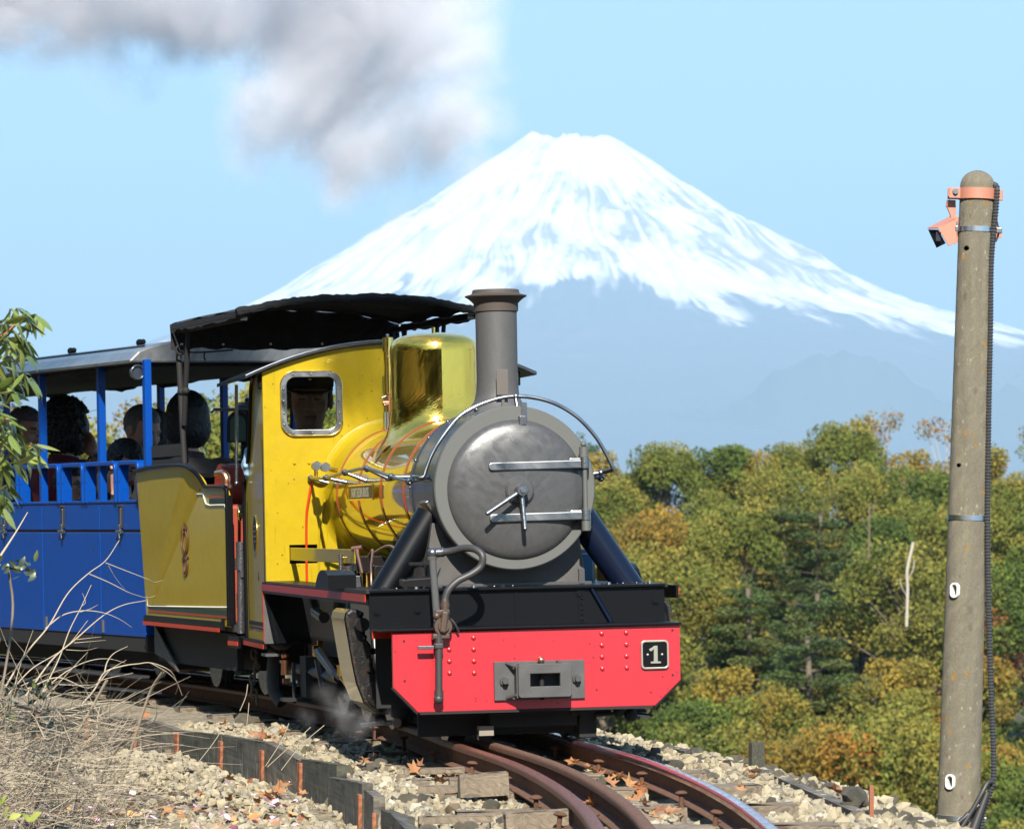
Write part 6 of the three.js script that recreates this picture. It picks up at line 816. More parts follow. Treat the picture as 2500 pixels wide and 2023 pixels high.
// ---------------------------------------------------------------- the concrete pole
{
  const pole = thing('concrete_pole', 'weathered concrete pole carrying a salmon coloured lamp hood and a black ribbed conduit', 'pole'), D = 17.4, S = FOCAL / D, top = pix(2388, 420, D), foot = pix(2340, 2023, D);
  pole.position.copy(foot); const axis = top.clone().sub(foot), H = axis.length(); pole.quaternion.setFromUnitVectors(V(0, 1, 0), axis.normalize());
  const r = (y) => 0.0925 - (0.0925 - 0.0745) * y / H, L = (px, py) => { const p = pix(px, py, D - 0.1); return pole.worldToLocal(p); };
  pole.updateMatrixWorld();
  const tex = texture(512, 2048, (u, v) => {
    const a = tileN(u, v, 8, 4, 91), b = tileN(u, v * 7, 60, 2, 92); let k = 1 + 0.22 * a + 0.30 * b; let q = [0.215 * k, 0.188 * k, 0.132 * k];
    const m = sstep(0.3, 0.6, tileN(u * 2, v, 9, 2, 96)), mix = (t, z) => { q = q.map((x, i) => lerp(x, z[i] * (1 + 0.2 * b), t)); };
    mix(0.35 * m, [0.15, 0.16, 0.06]); return q;
  });
  stamp(tex, 401, 520, (R) => { const r = 1.2 + 4.2 * R() ** 2.2; return { rx: r, ry: r * 0.9, c: [176, 168, 148], k: 0.75 }; }); stamp(tex, 402, 150, (R) => { const r = 2 + 9 * R() ** 2; return { rx: r, ry: r, c: [168, 122, 52], k: 0.75 }; }); stamp(tex, 403, 60, (R) => { const r = 3 + 9 * R() ** 2; return { rx: r, ry: r, c: [104, 92, 78], k: 0.6 }; }); stamp(tex, 404, 700, (R) => ({ rx: 1.1 + R(), ry: 1.1 + R(), c: [112, 98, 70], k: 0.6 }));
  const prof = []; prof.push([0.105, -0.9]); for (let i = 0; i <= 20; i++) prof.push([r(H * i / 20) , H * i / 20 - 0.06 * (i === 20)]); const rt = prof[prof.length - 1][0], yt = H - 0.06; for (let i = 1; i <= 8; i++) prof.push([rt * Math.cos(Math.PI / 2 * i / 8), yt + 0.068 * Math.sin(Math.PI / 2 * i / 8)]);
  const shaft = lathe(prof, 72), ev = new Evaluator(), cm = new THREE.MeshStandardMaterial({ map: tex, roughness: 1, bumpMap: rep(bumpTex, 5, 30), bumpScale: 0.006 });
  { const g = shaft, p = g.attributes.position, uv = g.attributes.uv; for (let i = 0; i < p.count; i++) uv.setY(i, (p.getY(i) + 0.9) / (H + 1)); }
  let solid = new Brush(merge([shaft, new THREE.CircleGeometry(0.105, 72).rotateX(Math.PI / 2).translate(0, -0.9, 0)]), cm); solid.updateMatrixWorld();
  const holes = [[2363, 604, 0.011, 0], [2344, 1135, 0.009, 0], [2334, 1441, 0.0125, 1], [2322, 1909, 0.0125, 1]], pts = holes.map(([x, y]) => L(x, y));
  holes.forEach(([, , hr, slot], i) => { const p = pts[i], g = slot ? extrude(roundRect(hr * 2, hr * 4, hr * 0.98), 0.11) : cylZ(hr, hr, 0.11, 0, 0, 0.055, 20); const b = new Brush(g.translate(p.x, p.y, 0.012), cm); b.updateMatrixWorld(); solid = ev.evaluate(solid, b, SUBTRACTION); });
  solid.geometry.clearGroups(); const sm = part('shaft', solid.geometry, cm, pole);
  const white = new THREE.MeshStandardMaterial({ color: rgb(0.62, 0.61, 0.57), roughness: 0.5 });
  [2, 3].forEach((i) => { const p = pts[i], z = Math.sqrt(Math.max(0, r(p.y) ** 2 - p.x ** 2)), o = roundRect(0.043, 0.066, 0.0205), h = roundRect(0.0245, 0.0495, 0.0122); o.holes.push(h); const g = extrude(o, 0.075, 0.003, 12).translate(0, 0, -0.065); part('step_socket', at(g, p.x, p.y, z + 0.004, 0, -Math.asin(-p.x / r(p.y)) * 1, 0), white, pole); });
  const salmon = paintMat(0.36, 0.145, 0.09, { clearcoat: 0.2, clearcoatRoughness: 0.4, roughness: 0.55 });
  const ring = (y, h, t, m, name, rr = r(y)) => part(name, creasedLathe([[rr, y - h / 2], [rr + t, y - h / 2], [rr + t, y + h / 2], [rr, y + h / 2]], 56), m, pole);
  const bandSteel = new THREE.MeshStandardMaterial({ color: rgb(0.62, 0.66, 0.7), metalness: 1, roughness: 0.28 });
  const y1 = L(2380, 556).y, y2 = L(2350, 1263).y, y3 = L(2310, 1998).y; for (const y of [y1, y2, y3]) ring(y, 0.022, 0.003, bandSteel, 'steel_band');
  part('band_clip', merge([box(0.014, 0.024, 0.02, -r(y1) - 0.012, y1, 0.03, 0.003), box(0.008, 0.014, 0.012, -r(y1) - 0.010, y1 + 0.022, 0.03)]), steel, pole); part('band_clip', merge([box(0.026, 0.026, 0.02, r(y1) + 0.018, y1 - 0.004, 0.045, 0.004), box(0.006, 0.04, 0.02, r(y1) + 0.002, y1 - 0.004, 0.04)]), steel, pole); part('band_clip', box(0.02, 0.024, 0.02, r(y3) + 0.016, y3 - 0.004, 0.045, 0.004), steel, pole);
  const yb = L(2390, 469).y, rb = r(yb); ring(yb, 0.047, 0.010, salmon, 'clamp_band', rb); const hood = new THREE.Group(); hood.name = 'lamp_hood'; pole.add(hood);
  part('clamp_lug', merge([box(0.05, 0.047, 0.012, -rb - 0.026, yb, 0.035, 0.003), box(0.05, 0.047, 0.012, -rb - 0.026, yb, -0.02, 0.003), box(0.03, 0.047, 0.012, rb + 0.024, yb, -0.02, 0.003)]), salmon, hood); part('clamp_bolt', merge([cylZ(0.0115, 0.0115, 0.012, -rb - 0.024, yb + 0.004, 0.047, 6), cylZ(0.014, 0.014, 0.003, -rb - 0.024, yb + 0.004, 0.042, 16)]), steel, hood);
  const lp = (x, y) => { const p = L(2260 + x * 200 / 1578, 420 + y * 220 / 1736); return [p.x, p.y]; };
  const armP = [[470, 490], [640, 500], [640, 800], [700, 830], [700, 1300], [610, 1350], [540, 800], [500, 700], [455, 610]].map(([x, y]) => lp(x, y)); part('hood_arm', extrude(poly(armP), 0.02, 0.002).translate(0, 0, -0.03), salmon, hood);
  const side = [[270, 1050], [620, 880], [640, 1340], [480, 1405]].map(([x, y]) => lp(x, y)); part('hood_side', extrude(poly(side), 0.008, 0.001).translate(0, 0, 0.03), salmon, hood);
  const A = V(...lp(85, 1035), -0.03), B = V(...lp(270, 1050), 0.034), tb = V(...lp(620, 870), 0.034), ta = V(...lp(545, 800), -0.03);
  const quad = (...v) => { const g = new THREE.BufferGeometry().setFromPoints([v[0], v[1], v[2], v[0], v[2], v[3]]); g.computeVertexNormals(); return g; };
  part('hood_top', merge([quad(A, B, tb, ta), quad(A.clone().add(V(0, -0.004, 0)), ta.clone().add(V(0, -0.004, 0)), tb.clone().add(V(0, -0.004, 0)), B.clone().add(V(0, -0.004, 0)))]), salmon, hood);
  const C1 = V(...lp(275, 1420), -0.03), C2 = V(...lp(425, 1350), 0.030); part('hood_lens', merge([quad(A.clone().add(V(0.006, -0.006, 0)), C1, C2, B.clone().add(V(0.003, -0.008, -0.003)))]), new THREE.MeshStandardMaterial({ color: rgb(0.012, 0.013, 0.02), roughness: 0.5, side: THREE.DoubleSide }), hood); const ce = A.clone().add(C1).add(C2).add(B).multiplyScalar(0.25); part('lens_window', box(0.022, 0.04, 0.006, ce.x + 0.006, ce.y, ce.z + 0.012, 0.002).applyMatrix4(new THREE.Matrix4()), new THREE.MeshStandardMaterial({ color: rgb(0.03, 0.032, 0.04), roughness: 0.15 }), hood);
  part('hood_bracket', merge([box(0.02, 0.20, 0.012, rb + 0.012, yb - 0.10, -0.04), box(0.02, 0.03, 0.012, rb + 0.03, yb - 0.17, -0.04)]), salmon, hood);
  // ribbed conduit, and two cables crossing at the foot
  const ribbed = (pts, rad, pitch) => { const c = new THREE.CatmullRomCurve3(pts), n = Math.round(c.getLength() / pitch) * 4, g = new THREE.TubeGeometry(c, n, rad, 12, false), p = g.attributes.position, nn = g.attributes.normal; for (let j = 0; j <= n; j++) { const o = [0, 0.0, -0.24, -0.24][j % 4] * rad; for (let i = 0; i <= 12; i++) { const k = j * 13 + i; p.setXYZ(k, p.getX(k) + nn.getX(k) * o, p.getY(k) + nn.getY(k) * o, p.getZ(k) + nn.getZ(k) * o); } } const h = g.toNonIndexed(); h.computeVertexNormals(); return h; };
  const conduitMat = new THREE.MeshStandardMaterial({ color: rgb(0.035, 0.035, 0.036), roughness: 0.33 });
  const L2 = (x, y, z) => { const p = L(x, y); return V(p.x, p.y, z); };
  part('conduit', ribbed([L2(2425, 452, 0.0), L2(2432, 447, 0.02), L2(2438, 455, 0.045), L2(2436, 500, 0.05), L2(2430, 560, 0.05), L2(2424, 640, 0.05), L2(2422, 800, 0.05), L2(2418, 1000, 0.05), L2(2415, 1260, 0.05), L2(2418, 1500, 0.05), L2(2424, 1700, 0.05), L2(2430, 1850, 0.05), L2(2428, 1910, 0.05), L2(2415, 1955, 0.05), L2(2402, 1990, 0.05), L2(2402, 2060, 0.05)], 0.0138, 0.0137), conduitMat, pole);
  part('cable_loop', tube([L2(2438, 530, 0.03), L2(2444, 560, 0.03), L2(2440, 580, 0.03), L2(2432, 590, 0.03)], 0.004, 20, 6), conduitMat, pole);
  part('cable', tube([L2(2424, 1908, 0.07), L2(2412, 1912, 0.09), L2(2398, 1935, 0.105), L2(2375, 1975, 0.11), L2(2350, 2015, 0.115), L2(2320, 2060, 0.12)], 0.0105, 40, 10), rubber, pole); part('cable', ribbed([L2(2390, 1965, 0.10), L2(2360, 1990, 0.11), L2(2330, 2016, 0.115), L2(2290, 2050, 0.12)], 0.011, 0.010), conduitMat, pole); part('cable_boot', rod(L2(2412, 1935, 0.085), L2(2372, 2040, 0.10), 0.013, 0.022), rubber, pole);
}

// ---------------------------------------------------------------- people
const skinMat = (c) => new THREE.MeshPhysicalMaterial({ color: rgb(...c), vertexColors: true, roughness: 0.55, sheen: 0.2 });
const clothTex = texture(256, 256, (u, v) => { const a = Math.sin(u * 256 * 0.8) * Math.sin(v * 256 * 0.8), b = tileN(u, v, 9, 3, 111), k = 0.9 + 0.08 * a + 0.18 * b; return [k, k, k]; });
const cloth = (r, g, b) => new THREE.MeshStandardMaterial({ color: rgb(r, g, b), map: rep(clothTex, 3), roughness: 0.95, bumpMap: rep(bumpTex, 3), bumpScale: 0.004 });
const SKIN = [0.40, 0.22, 0.15];
// a seated figure, the hips at the origin, facing +z; arms = { left, right } with elbow and hand points
function person(label, o) {
  const g = thing('person', label, 'person', o.group), sc = o.scale ?? 1;
  const neck = V(0, 0.565, -0.01), head = V(0, 0.745, 0.02), tilt = new THREE.Quaternion().setFromEuler(new THREE.Euler(o.nod ?? 0, o.turn ?? 0, o.lean ?? 0)), inv = tilt.clone().invert();
  const S = { left: V(0.175, 0.505, -0.01), right: V(-0.175, 0.505, -0.01) }, A = {};
  for (const k of ['left', 'right']) { const d = k === 'left' ? 1 : -1; A[k] = { e: V(...(o.arms?.[k]?.[0] ?? [0.225 * d, 0.25, 0.06])), h: V(...(o.arms?.[k]?.[1] ?? [0.12 * d, 0.16, 0.27])) }; }
  const legs = [1, -1].map((d) => (o.tucked ? [V(0.085 * d, 0.07, 0.02), V(0.12 * d, 0.07, 0.26), V(0.11 * d, -0.16, 0.12), V(0.11 * d, -0.165, 0.22)] : [V(0.085 * d, 0.07, 0.02), V(0.10 * d, 0.09, 0.40), V(0.10 * d, -0.30, 0.42), V(0.10 * d, -0.315, 0.54)]));
  const torso = (x, y, z, f) => { let s = ellip(x, y, z, V(0, 0.10, -0.01), V(0.165 + f, 0.13 + f, 0.125 + f)); s = smin(s, ellip(x, y, z, V(0, 0.30, -0.005), V(0.152 + f, 0.20 + f, 0.112 + f)), 0.07); s = smin(s, ellip(x, y, z, V(0, 0.44, -0.015), V(0.175 + f, 0.125 + f, 0.11 + f)), 0.06); return smin(s, capsule(x, y, z, V(0, 0.50, -0.02), neck, 0.085 + f, 0.055 + f * 0.6), 0.05); };
  const arm = (x, y, z, k, f) => smin(capsule(x, y, z, S[k], A[k].e, 0.056 + f, 0.043 + f), capsule(x, y, z, A[k].e, A[k].h, 0.041 + f, 0.029 + f), 0.03);
  const leg = (x, y, z, i, f) => smin(smin(capsule(x, y, z, legs[i][0], legs[i][1], 0.085 + f, 0.058 + f), capsule(x, y, z, legs[i][1], legs[i][2], 0.057 + f, 0.036 + f), 0.03), capsule(x, y, z, legs[i][2], legs[i][3], 0.042 + f, 0.034 + f), 0.03);
  // body
  const body = (x, y, z) => { let s = torso(x, y, z, 0); for (const k of ['left', 'right']) s = smin(s, arm(x, y, z, k, 0), 0.03); for (const i of [0, 1]) s = smin(s, leg(x, y, z, i, 0), 0.03); return smin(s, capsule(x, y, z, neck, V(0, 0.68, 0.0), 0.052, 0.05), 0.03); };
  const ext = [...Object.values(A).flatMap((a) => [a.e, a.h]), ...legs.flat(), ...Object.values(S), neck], lo = V(-0.25, -0.36, -0.2), hi = V(0.25, 0.70, 0.2); ext.forEach((p) => { lo.min(p.clone().subScalar(0.09)); hi.max(p.clone().addScalar(0.09)); });
  // head, in its own axes round its middle
  const hf = (x, y, z) => {
    let s = ellip(x, y, z, V(0, 0.028, -0.012), V(0.0765, 0.094, 0.096)); s = smin(s, ellip(x, y, z, V(0, -0.045, 0.022), V(0.060, 0.072, 0.066)), 0.035); s = smin(s, ellip(x, y, z, V(0, -0.093, 0.052), V(0.028, 0.02, 0.026)), 0.02);
    s = smin(s, capsule(x, y, z, V(0, 0.006, 0.083), V(0, -0.030, 0.099), 0.009, 0.0135), 0.015); for (const d of [1, -1]) { s = smin(s, ellip(x, y, z, V(0.013 * d, -0.033, 0.088), V(0.009, 0.008, 0.009)), 0.01); s = smin(s, ellip(x, y, z, V(0.040 * d, -0.022, 0.058), V(0.023, 0.02, 0.022)), 0.02); s = smin(s, capsule(x, y, z, V(0.014 * d, 0.026, 0.082), V(0.047 * d, 0.024, 0.069), 0.008, 0.007), 0.014); s = Math.max(s, -ellip(x, y, z, V(0.031 * d, 0.006, 0.093), V(0.017, 0.011, 0.013)) * 0.7); s = smin(s, ellip(x, y, z, V(0.031 * d, 0.004, 0.068), V(0.0145, 0.0115, 0.0125)), 0.004);
      const ear = Math.max(ellip(x, y, z, V(0.083 * d, 0.0, -0.012), V(0.012, 0.034, 0.021)), -ellip(x, y, z, V(0.094 * d, 0.002, -0.004), V(0.008, 0.02, 0.011))); s = smin(s, ear, 0.006); }
    for (const [y0, b] of [[-0.058, 0.0065], [-0.067, 0.0075]]) s = smin(s, capsule(x, y, z, V(-0.021, y0 - 0.001, 0.073), V(0.021, y0 - 0.001, 0.073), b, b), 0.01); s = smin(s, capsule(x, y, z, V(-0.01, y0m, 0.083), V(0.01, y0m, 0.083), 0.004, 0.004), 0.006);
    return smin(s, capsule(x, y, z, V(0, -0.07, -0.02), V(0, -0.16, -0.035), 0.05, 0.053), 0.03);
  };
  const y0m = -0.062;
  const place = (h) => h.applyQuaternion(tilt).translate(head.x, head.y, head.z);
  const hg = netSurface(hf, V(-0.115, -0.17, -0.125), V(0.115, 0.14, 0.13), 0.0062), hp = hg.attributes.position, hc = new Float32Array(hp.count * 3);
  for (let i = 0; i < hp.count; i++) { const x = hp.getX(i), y = hp.getY(i), z = hp.getZ(i); let c = [1, 1, 1]; if (z > 0.05 && Math.abs(y + 0.062) < 0.012 && Math.abs(x) < 0.025) c = Math.abs(y + 0.0625) < 0.0025 ? [0.35, 0.2, 0.2] : [0.85, 0.55, 0.5]; if (z > 0.05 && Math.abs(y - 0.030 - 0.0 * x) < 0.005 && Math.abs(x) > 0.013 && Math.abs(x) < 0.048) c = [0.16, 0.14, 0.14]; if (z > 0.05 && Math.abs(Math.abs(x) - 0.031) < 0.013 && Math.abs(y - 0.004) < 0.0034) c = [0.10, 0.08, 0.07]; hc.set(c, i * 3); }
  hg.setAttribute('color', new THREE.BufferAttribute(hc, 3));
  // hands with five fingers
  const hands = []; const handOf = (k) => { const d = k === 'left' ? 1 : -1, w = A[k].h.clone(), fw = w.clone().sub(A[k].e).normalize(), up0 = V(...(o.arms?.[k]?.[2] ?? [0, 1, 0])), side = fw.clone().cross(up0).normalize().multiplyScalar(d), up = side.clone().cross(fw).multiplyScalar(d).normalize(), curl = o.arms?.[k]?.[3] ?? 0.5; const at_ = (f, s, u) => w.clone().addScaledVector(fw, f).addScaledVector(side, -s).addScaledVector(up, u); const bones = [[at_(0, 0, 0), at_(0.04, 0.004, 0), 0.026, 0.027], [at_(0.035, -0.022, 0), at_(0.085, -0.026, 0), 0.017, 0.014], [at_(0.035, 0.0, 0), at_(0.09, 0.002, 0), 0.017, 0.014], [at_(0.035, 0.022, 0), at_(0.085, 0.026, 0), 0.017, 0.014]];
    [[-0.030, 0.082, 0.055], [-0.010, 0.088, 0.066], [0.010, 0.088, 0.068], [0.030, 0.082, 0.060]].forEach(([s, f, L], i) => { const c = curl * (1 + 0.1 * i), p0 = at_(f, s, 0), p1 = at_(f + L * 0.42 * Math.cos(c * 0.6), s * 1.05, -L * 0.42 * Math.sin(c * 0.6)), p2 = at_(f + L * (0.42 * Math.cos(c * 0.6) + 0.33 * Math.cos(c * 1.4)), s * 1.08, -L * (0.42 * Math.sin(c * 0.6) + 0.33 * Math.sin(c * 1.4))), p3 = at_(f + L * (0.42 * Math.cos(c * 0.6) + 0.33 * Math.cos(c * 1.4) + 0.25 * Math.cos(c * 2)), s * 1.08, -L * (0.42 * Math.sin(c * 0.6) + 0.33 * Math.sin(c * 1.4) + 0.25 * Math.sin(c * 2))); bones.push([p0, p1, 0.0092, 0.0086], [p1, p2, 0.0086, 0.008], [p2, p3, 0.008, 0.007]); });
    bones.push([at_(0.022, 0.028, -0.004), at_(0.058, 0.052, -0.014), 0.0125, 0.010], [at_(0.058, 0.052, -0.014), at_(0.088, 0.054, -0.022), 0.010, 0.008]); return bones; };
  const handGeo = (k, f, cell) => { const B = handOf(k), a = V(9, 9, 9), b = V(-9, -9, -9); B.forEach(([p, q]) => { a.min(p).min(q); b.max(p).max(q); }); a.subScalar(0.04); b.addScalar(0.04); return netSurface((x, y, z) => { let s = 9; B.forEach(([p, q, r1, r2], i) => { const c = capsule(x, y, z, p, q, r1 + f, r2 + f); s = i < 4 ? smin(s, c, 0.015) : smin(s, c, 0.004 + f * 0.5); }); return s; }, a, b, cell); };
  const parts = [netSurface(body, lo, hi, 0.019), place(hg)]; for (const k of ['left', 'right']) parts.push(handGeo(k, 0, 0.006));
  const bodyMesh = part('body', merge(parts), skinMat(o.skin ?? SKIN), g);
  // clothes
  const cut = (x, y, z, k) => { const w = A[k].h, d = w.clone().sub(A[k].e).normalize(); return (x - w.x) * d.x + (y - w.y) * d.y + (z - w.z) * d.z + 0.01; };
  const jacket = (x, y, z) => { let s = torso(x, y, z, 0.018); for (const k of ['left', 'right']) s = smin(s, Math.max(arm(x, y, z, k, 0.018), cut(x, y, z, k)), 0.025); s = Math.max(s, y - (0.572 - 0.35 * Math.max(0, z))); return Math.max(s, 0.0 - y) + 0.006 * n3(x * 9, y * 11, z * 9 + sc); };
  part('jacket', netSurface(jacket, lo.clone().setY(Math.max(lo.y, -0.05)), hi.clone().addScalar(0.02), 0.0165), cloth(...o.top), g);
  part('collar', at(creasedLathe([[0.066, 0.0], [0.072, 0.045], [0.080, 0.045], [0.084, 0.0]], 32), 0, 0.545, -0.008, 0.15), cloth(...o.top.map((q) => q * 0.8)), g);
  const pants = (x, y, z) => { let s = ellip(x, y, z, V(0, 0.09, -0.01), V(0.18, 0.13, 0.14)); for (const i of [0, 1]) s = smin(s, leg(x, y, z, i, 0.014), 0.03); return Math.max(Math.max(s, y - 0.13), -0.29 - y); }; part('trousers', netSurface(pants, lo, V(hi.x, 0.2, hi.z), 0.024), cloth(...(o.legs ?? [0.02, 0.022, 0.03])), g);
  // hair
  const hr = o.hair ?? 0.012, mess = o.mess ?? 0.004, hairF = (x, y, z) => { let s = ellip(x, y, z, V(0, 0.034 + (o.hairUp ?? 0), -0.016), V(0.0775 + hr * (o.wide ?? 1), 0.094 + hr, 0.097 + hr)); if (o.long) s = smin(s, ellip(x, y, z, V(0, -0.045, -0.035), V(0.082 + hr * (o.wide ?? 1), 0.10 * o.long, 0.078 + hr)), 0.04); s += mess * (n3(x * 38, y * 30, z * 38) + 0.8 * n3(x * 85, y * 60, z * 85)); const face = Math.max(z - 0.012 - 0.02 * sstep(0.04, 0.1, y), y - (o.fringe ?? 0.072)); s = Math.max(s, Math.min(0.02, -Math.max(-face, -9)) > 0 ? s : -face * -1 > 0 ? s : s); if (z > 0.02 && y < (o.fringe ?? 0.07)) s = Math.max(s, Math.min(z - 0.02, (o.fringe ?? 0.07) - y)); if (!o.long) s = Math.max(s, Math.min(0.05, -0.04 - y - 0.9 * Math.min(0, z + 0.02) * -1)); return s; };
  if (!o.bald) part('hair', place(netSurface(hairF, V(-0.16, -0.2, -0.17), V(0.16, 0.19, 0.16), 0.0068)), new THREE.MeshPhysicalMaterial({ color: rgb(...(o.hairCol ?? [0.012, 0.010, 0.009])), roughness: 0.6, map: rep(scuffTex, 6), sheen: 0.3 }), g);
  if (o.strands) { const R = rng(o.strands), t = []; for (let i = 0; i < 46; i++) { const a = R() * TAU, e = 0.3 + 1.2 * R(), d = V(Math.cos(a) * Math.cos(e), Math.sin(e), Math.sin(a) * Math.cos(e)), p = d.clone().multiply(V(0.10, 0.115, 0.115)), L = 0.03 + 0.05 * R(); t.push(tube([p, p.clone().addScaledVector(d, L * 0.5), p.clone().addScaledVector(d, L).add(V((R() - 0.5) * 0.05, -0.01, (R() - 0.5) * 0.05))], 0.0011, 6, 4)); } part('hair_strand', place(merge(t)), new THREE.MeshStandardMaterial({ color: rgb(0.012, 0.01, 0.009), roughness: 0.6 }), g).userData.kind = 'stuff'; }
  o.extra?.({ g, place, A, handGeo, tilt, head });
  g.scale.setScalar(sc); return g;
}
const seat = (parent, p, x, y, z, yaw = 0) => { parent.updateMatrixWorld(); p.position.copy(V(x, y, z).applyMatrix4(parent.matrixWorld)); p.rotation.y = (parent.rotation.y ?? 0) + yaw; };
{
  const navy = [0.012, 0.014, 0.022];
  const driver = person('engine driver in a dark peaked cap looking through the cab window, one pale sleeve out', {
    tucked: true, scale: 1.08, top: navy, turn: 0.02, nod: 0.03, arms: { right: [[-0.165, 0.36, -0.36], [-0.185, 0.125, -0.40], [1, 0, 0.2], 0.9], left: [[0.24, 0.26, 0.02], [0.14, 0.22, 0.20]] },
    extra: ({ g, place, A, handGeo }) => {
      const capM = cloth(0.008, 0.008, 0.014);
      part('cap', place(merge([lathe([[0.088, 0.046], [0.094, 0.058], [0.095, 0.08], [0.099, 0.12], [0.094, 0.128], [0.04, 0.134], [0, 0.135]], 40).scale(1, 1, 1.12).translate(0, 0, -0.008)])), capM, g); const b = new THREE.Shape(); b.absarc(0, 0, 0.088, Math.PI * 1.08, Math.PI * 1.92); b.absellipse(0, -0.004, 0.094, 0.128, Math.PI * 1.92, Math.PI * 1.08, true); const br = extrude(b, 0.005, 0.001, 20).rotateX(-Math.PI / 2 + 0.22); part('cap_peak', place(br.translate(0, 0.052, 0.0)), rubber, g); part('cap_badge', place(ball(0.009, 0, 0.085, 0.097)), brass, g);
      const f = (x, y, z) => smin(capsule(x, y, z, V(-0.175, 0.505, -0.01), A.right.e, 0.088, 0.068), capsule(x, y, z, A.right.e, A.right.h.clone().lerp(A.right.e, 0.08), 0.066, 0.050), 0.03) + 0.010 * n3(x * 16, y * 22, z * 16); part('sleeve', netSurface(f, V(-0.34, 0.05, -0.55), V(-0.05, 0.65, 0.12), 0.011), cloth(0.22, 0.34, 0.46), g);  // sunlight on this sleeve is put into its paler cloth colour
      part('glove', handGeo('right', 0.011, 0.006), new THREE.MeshStandardMaterial({ color: rgb(0.66, 0.62, 0.55), roughness: 0.95, bumpMap: rep(bumpTex, 4), bumpScale: 0.004 }), g);
    } });
  seat(loco, driver, -0.272, 0.462, -3.44, -0.14);
  const G = 'passengers in the carriage';
  seat(coach, person('passenger with bushy black hair and a dark red sweater, head leaning on the hand', { group: G, top: [0.13, 0.012, 0.016], hair: 0.036, wide: 1.25, mess: 0.010, long: 1.05, strands: 5, turn: 0.1, arms: { right: [[-0.26, 0.34, 0.10], [-0.11, 0.60, 0.11], [0, 0, 1], 0.6] }, extra: ({ g, A }) => { const d = A.right.h.clone().sub(A.right.e).normalize(), w = A.right.h.clone().addScaledVector(d, -0.02), t = new THREE.TorusGeometry(0.036, 0.006, 8, 24); t.applyQuaternion(new THREE.Quaternion().setFromUnitVectors(V(0, 0, 1), d)); part('wristwatch', merge([t.translate(w.x, w.y, w.z), at(cylX(0.016, 0.016, 0.012, 0, 0, 0, 16), w.x - 0.036, w.y, w.z)]), steel, g); } }), -0.20, 0.52, 0.10, 1.9);
  seat(coach, person('passenger with short cropped grey hair and a dark jacket looking down', { group: G, top: [0.012, 0.013, 0.016], hair: 0.006, mess: 0.002, hairCol: [0.26, 0.25, 0.24], turn: 0.1, nod: 0.35 }), -0.18, 0.47, 1.19, 0.35);
  seat(coach, person('passenger with smooth black hair seen from behind at the front of the carriage', { group: G, top: [0.012, 0.011, 0.012], hair: 0.028, mess: 0.002, long: 0.95 }), -0.15, 0.505, 1.78, 2.9);
  seat(coach, person('passenger with dark grey hair in a charcoal coat beside the cropped grey head', { group: G, top: [0.022, 0.023, 0.026], hair: 0.024, mess: 0.003, hairCol: [0.03, 0.03, 0.033], long: 1.0 }), 0.0, 0.44, 0.90, 2.4);
  seat(coach, person('child in glasses peeping between the blue hoops of the carriage side', { group: G, scale: 0.72, top: [0.30, 0.30, 0.32], hair: 0.018, mess: 0.003, turn: 0.2, extra: ({ g, place }) => part('glasses', place(merge([1, -1].map((d) => at(new THREE.TorusGeometry(0.021, 0.0028, 6, 24), 0.031 * d, 0.004, 0.094)).concat([rod(V(-0.01, 0.006, 0.094), V(0.01, 0.006, 0.094), 0.0025), rod(V(0.052, 0.006, 0.092), V(0.085, 0.006, 0.0), 0.002), rod(V(-0.052, 0.006, 0.092), V(-0.085, 0.006, 0.0), 0.002)]))), rubber, g) }), -0.30, 0.42, 0.44, 0.5);
  seat(coach, person('passenger with lavender tinted hair looking forward past the leafy shrub', { group: G, top: [0.03, 0.03, 0.035], hair: 0.016, hairCol: [0.24, 0.22, 0.28], mess: 0.004, long: 0.8, nod: 0.1 }), -0.22, 0.50, -0.50, 0.45);
  seat(coach, person('passenger in a pink jacket half hidden by the leafy shrub', { group: G, top: [0.42, 0.26, 0.31], hair: 0.014, hairCol: [0.05, 0.035, 0.03], nod: 0.15 }), -0.33, 0.40, -0.86, 0.25);
  seat(coach, person('black haired passenger behind the one in the pink jacket', { group: G, top: [0.02, 0.018, 0.02], hair: 0.022, mess: 0.003, long: 0.9 }), 0.12, 0.50, -0.72, 2.6);
  seat(coach, person('passenger in a black padded coat sitting low by the front hoops', { group: G, scale: 0.92, top: [0.008, 0.008, 0.010], hair: 0.016, nod: 0.5, arms: { right: [[-0.26, 0.30, 0.12], [-0.22, 0.26, 0.34]] } }), -0.36, 0.36, 1.42, 0.5);
}

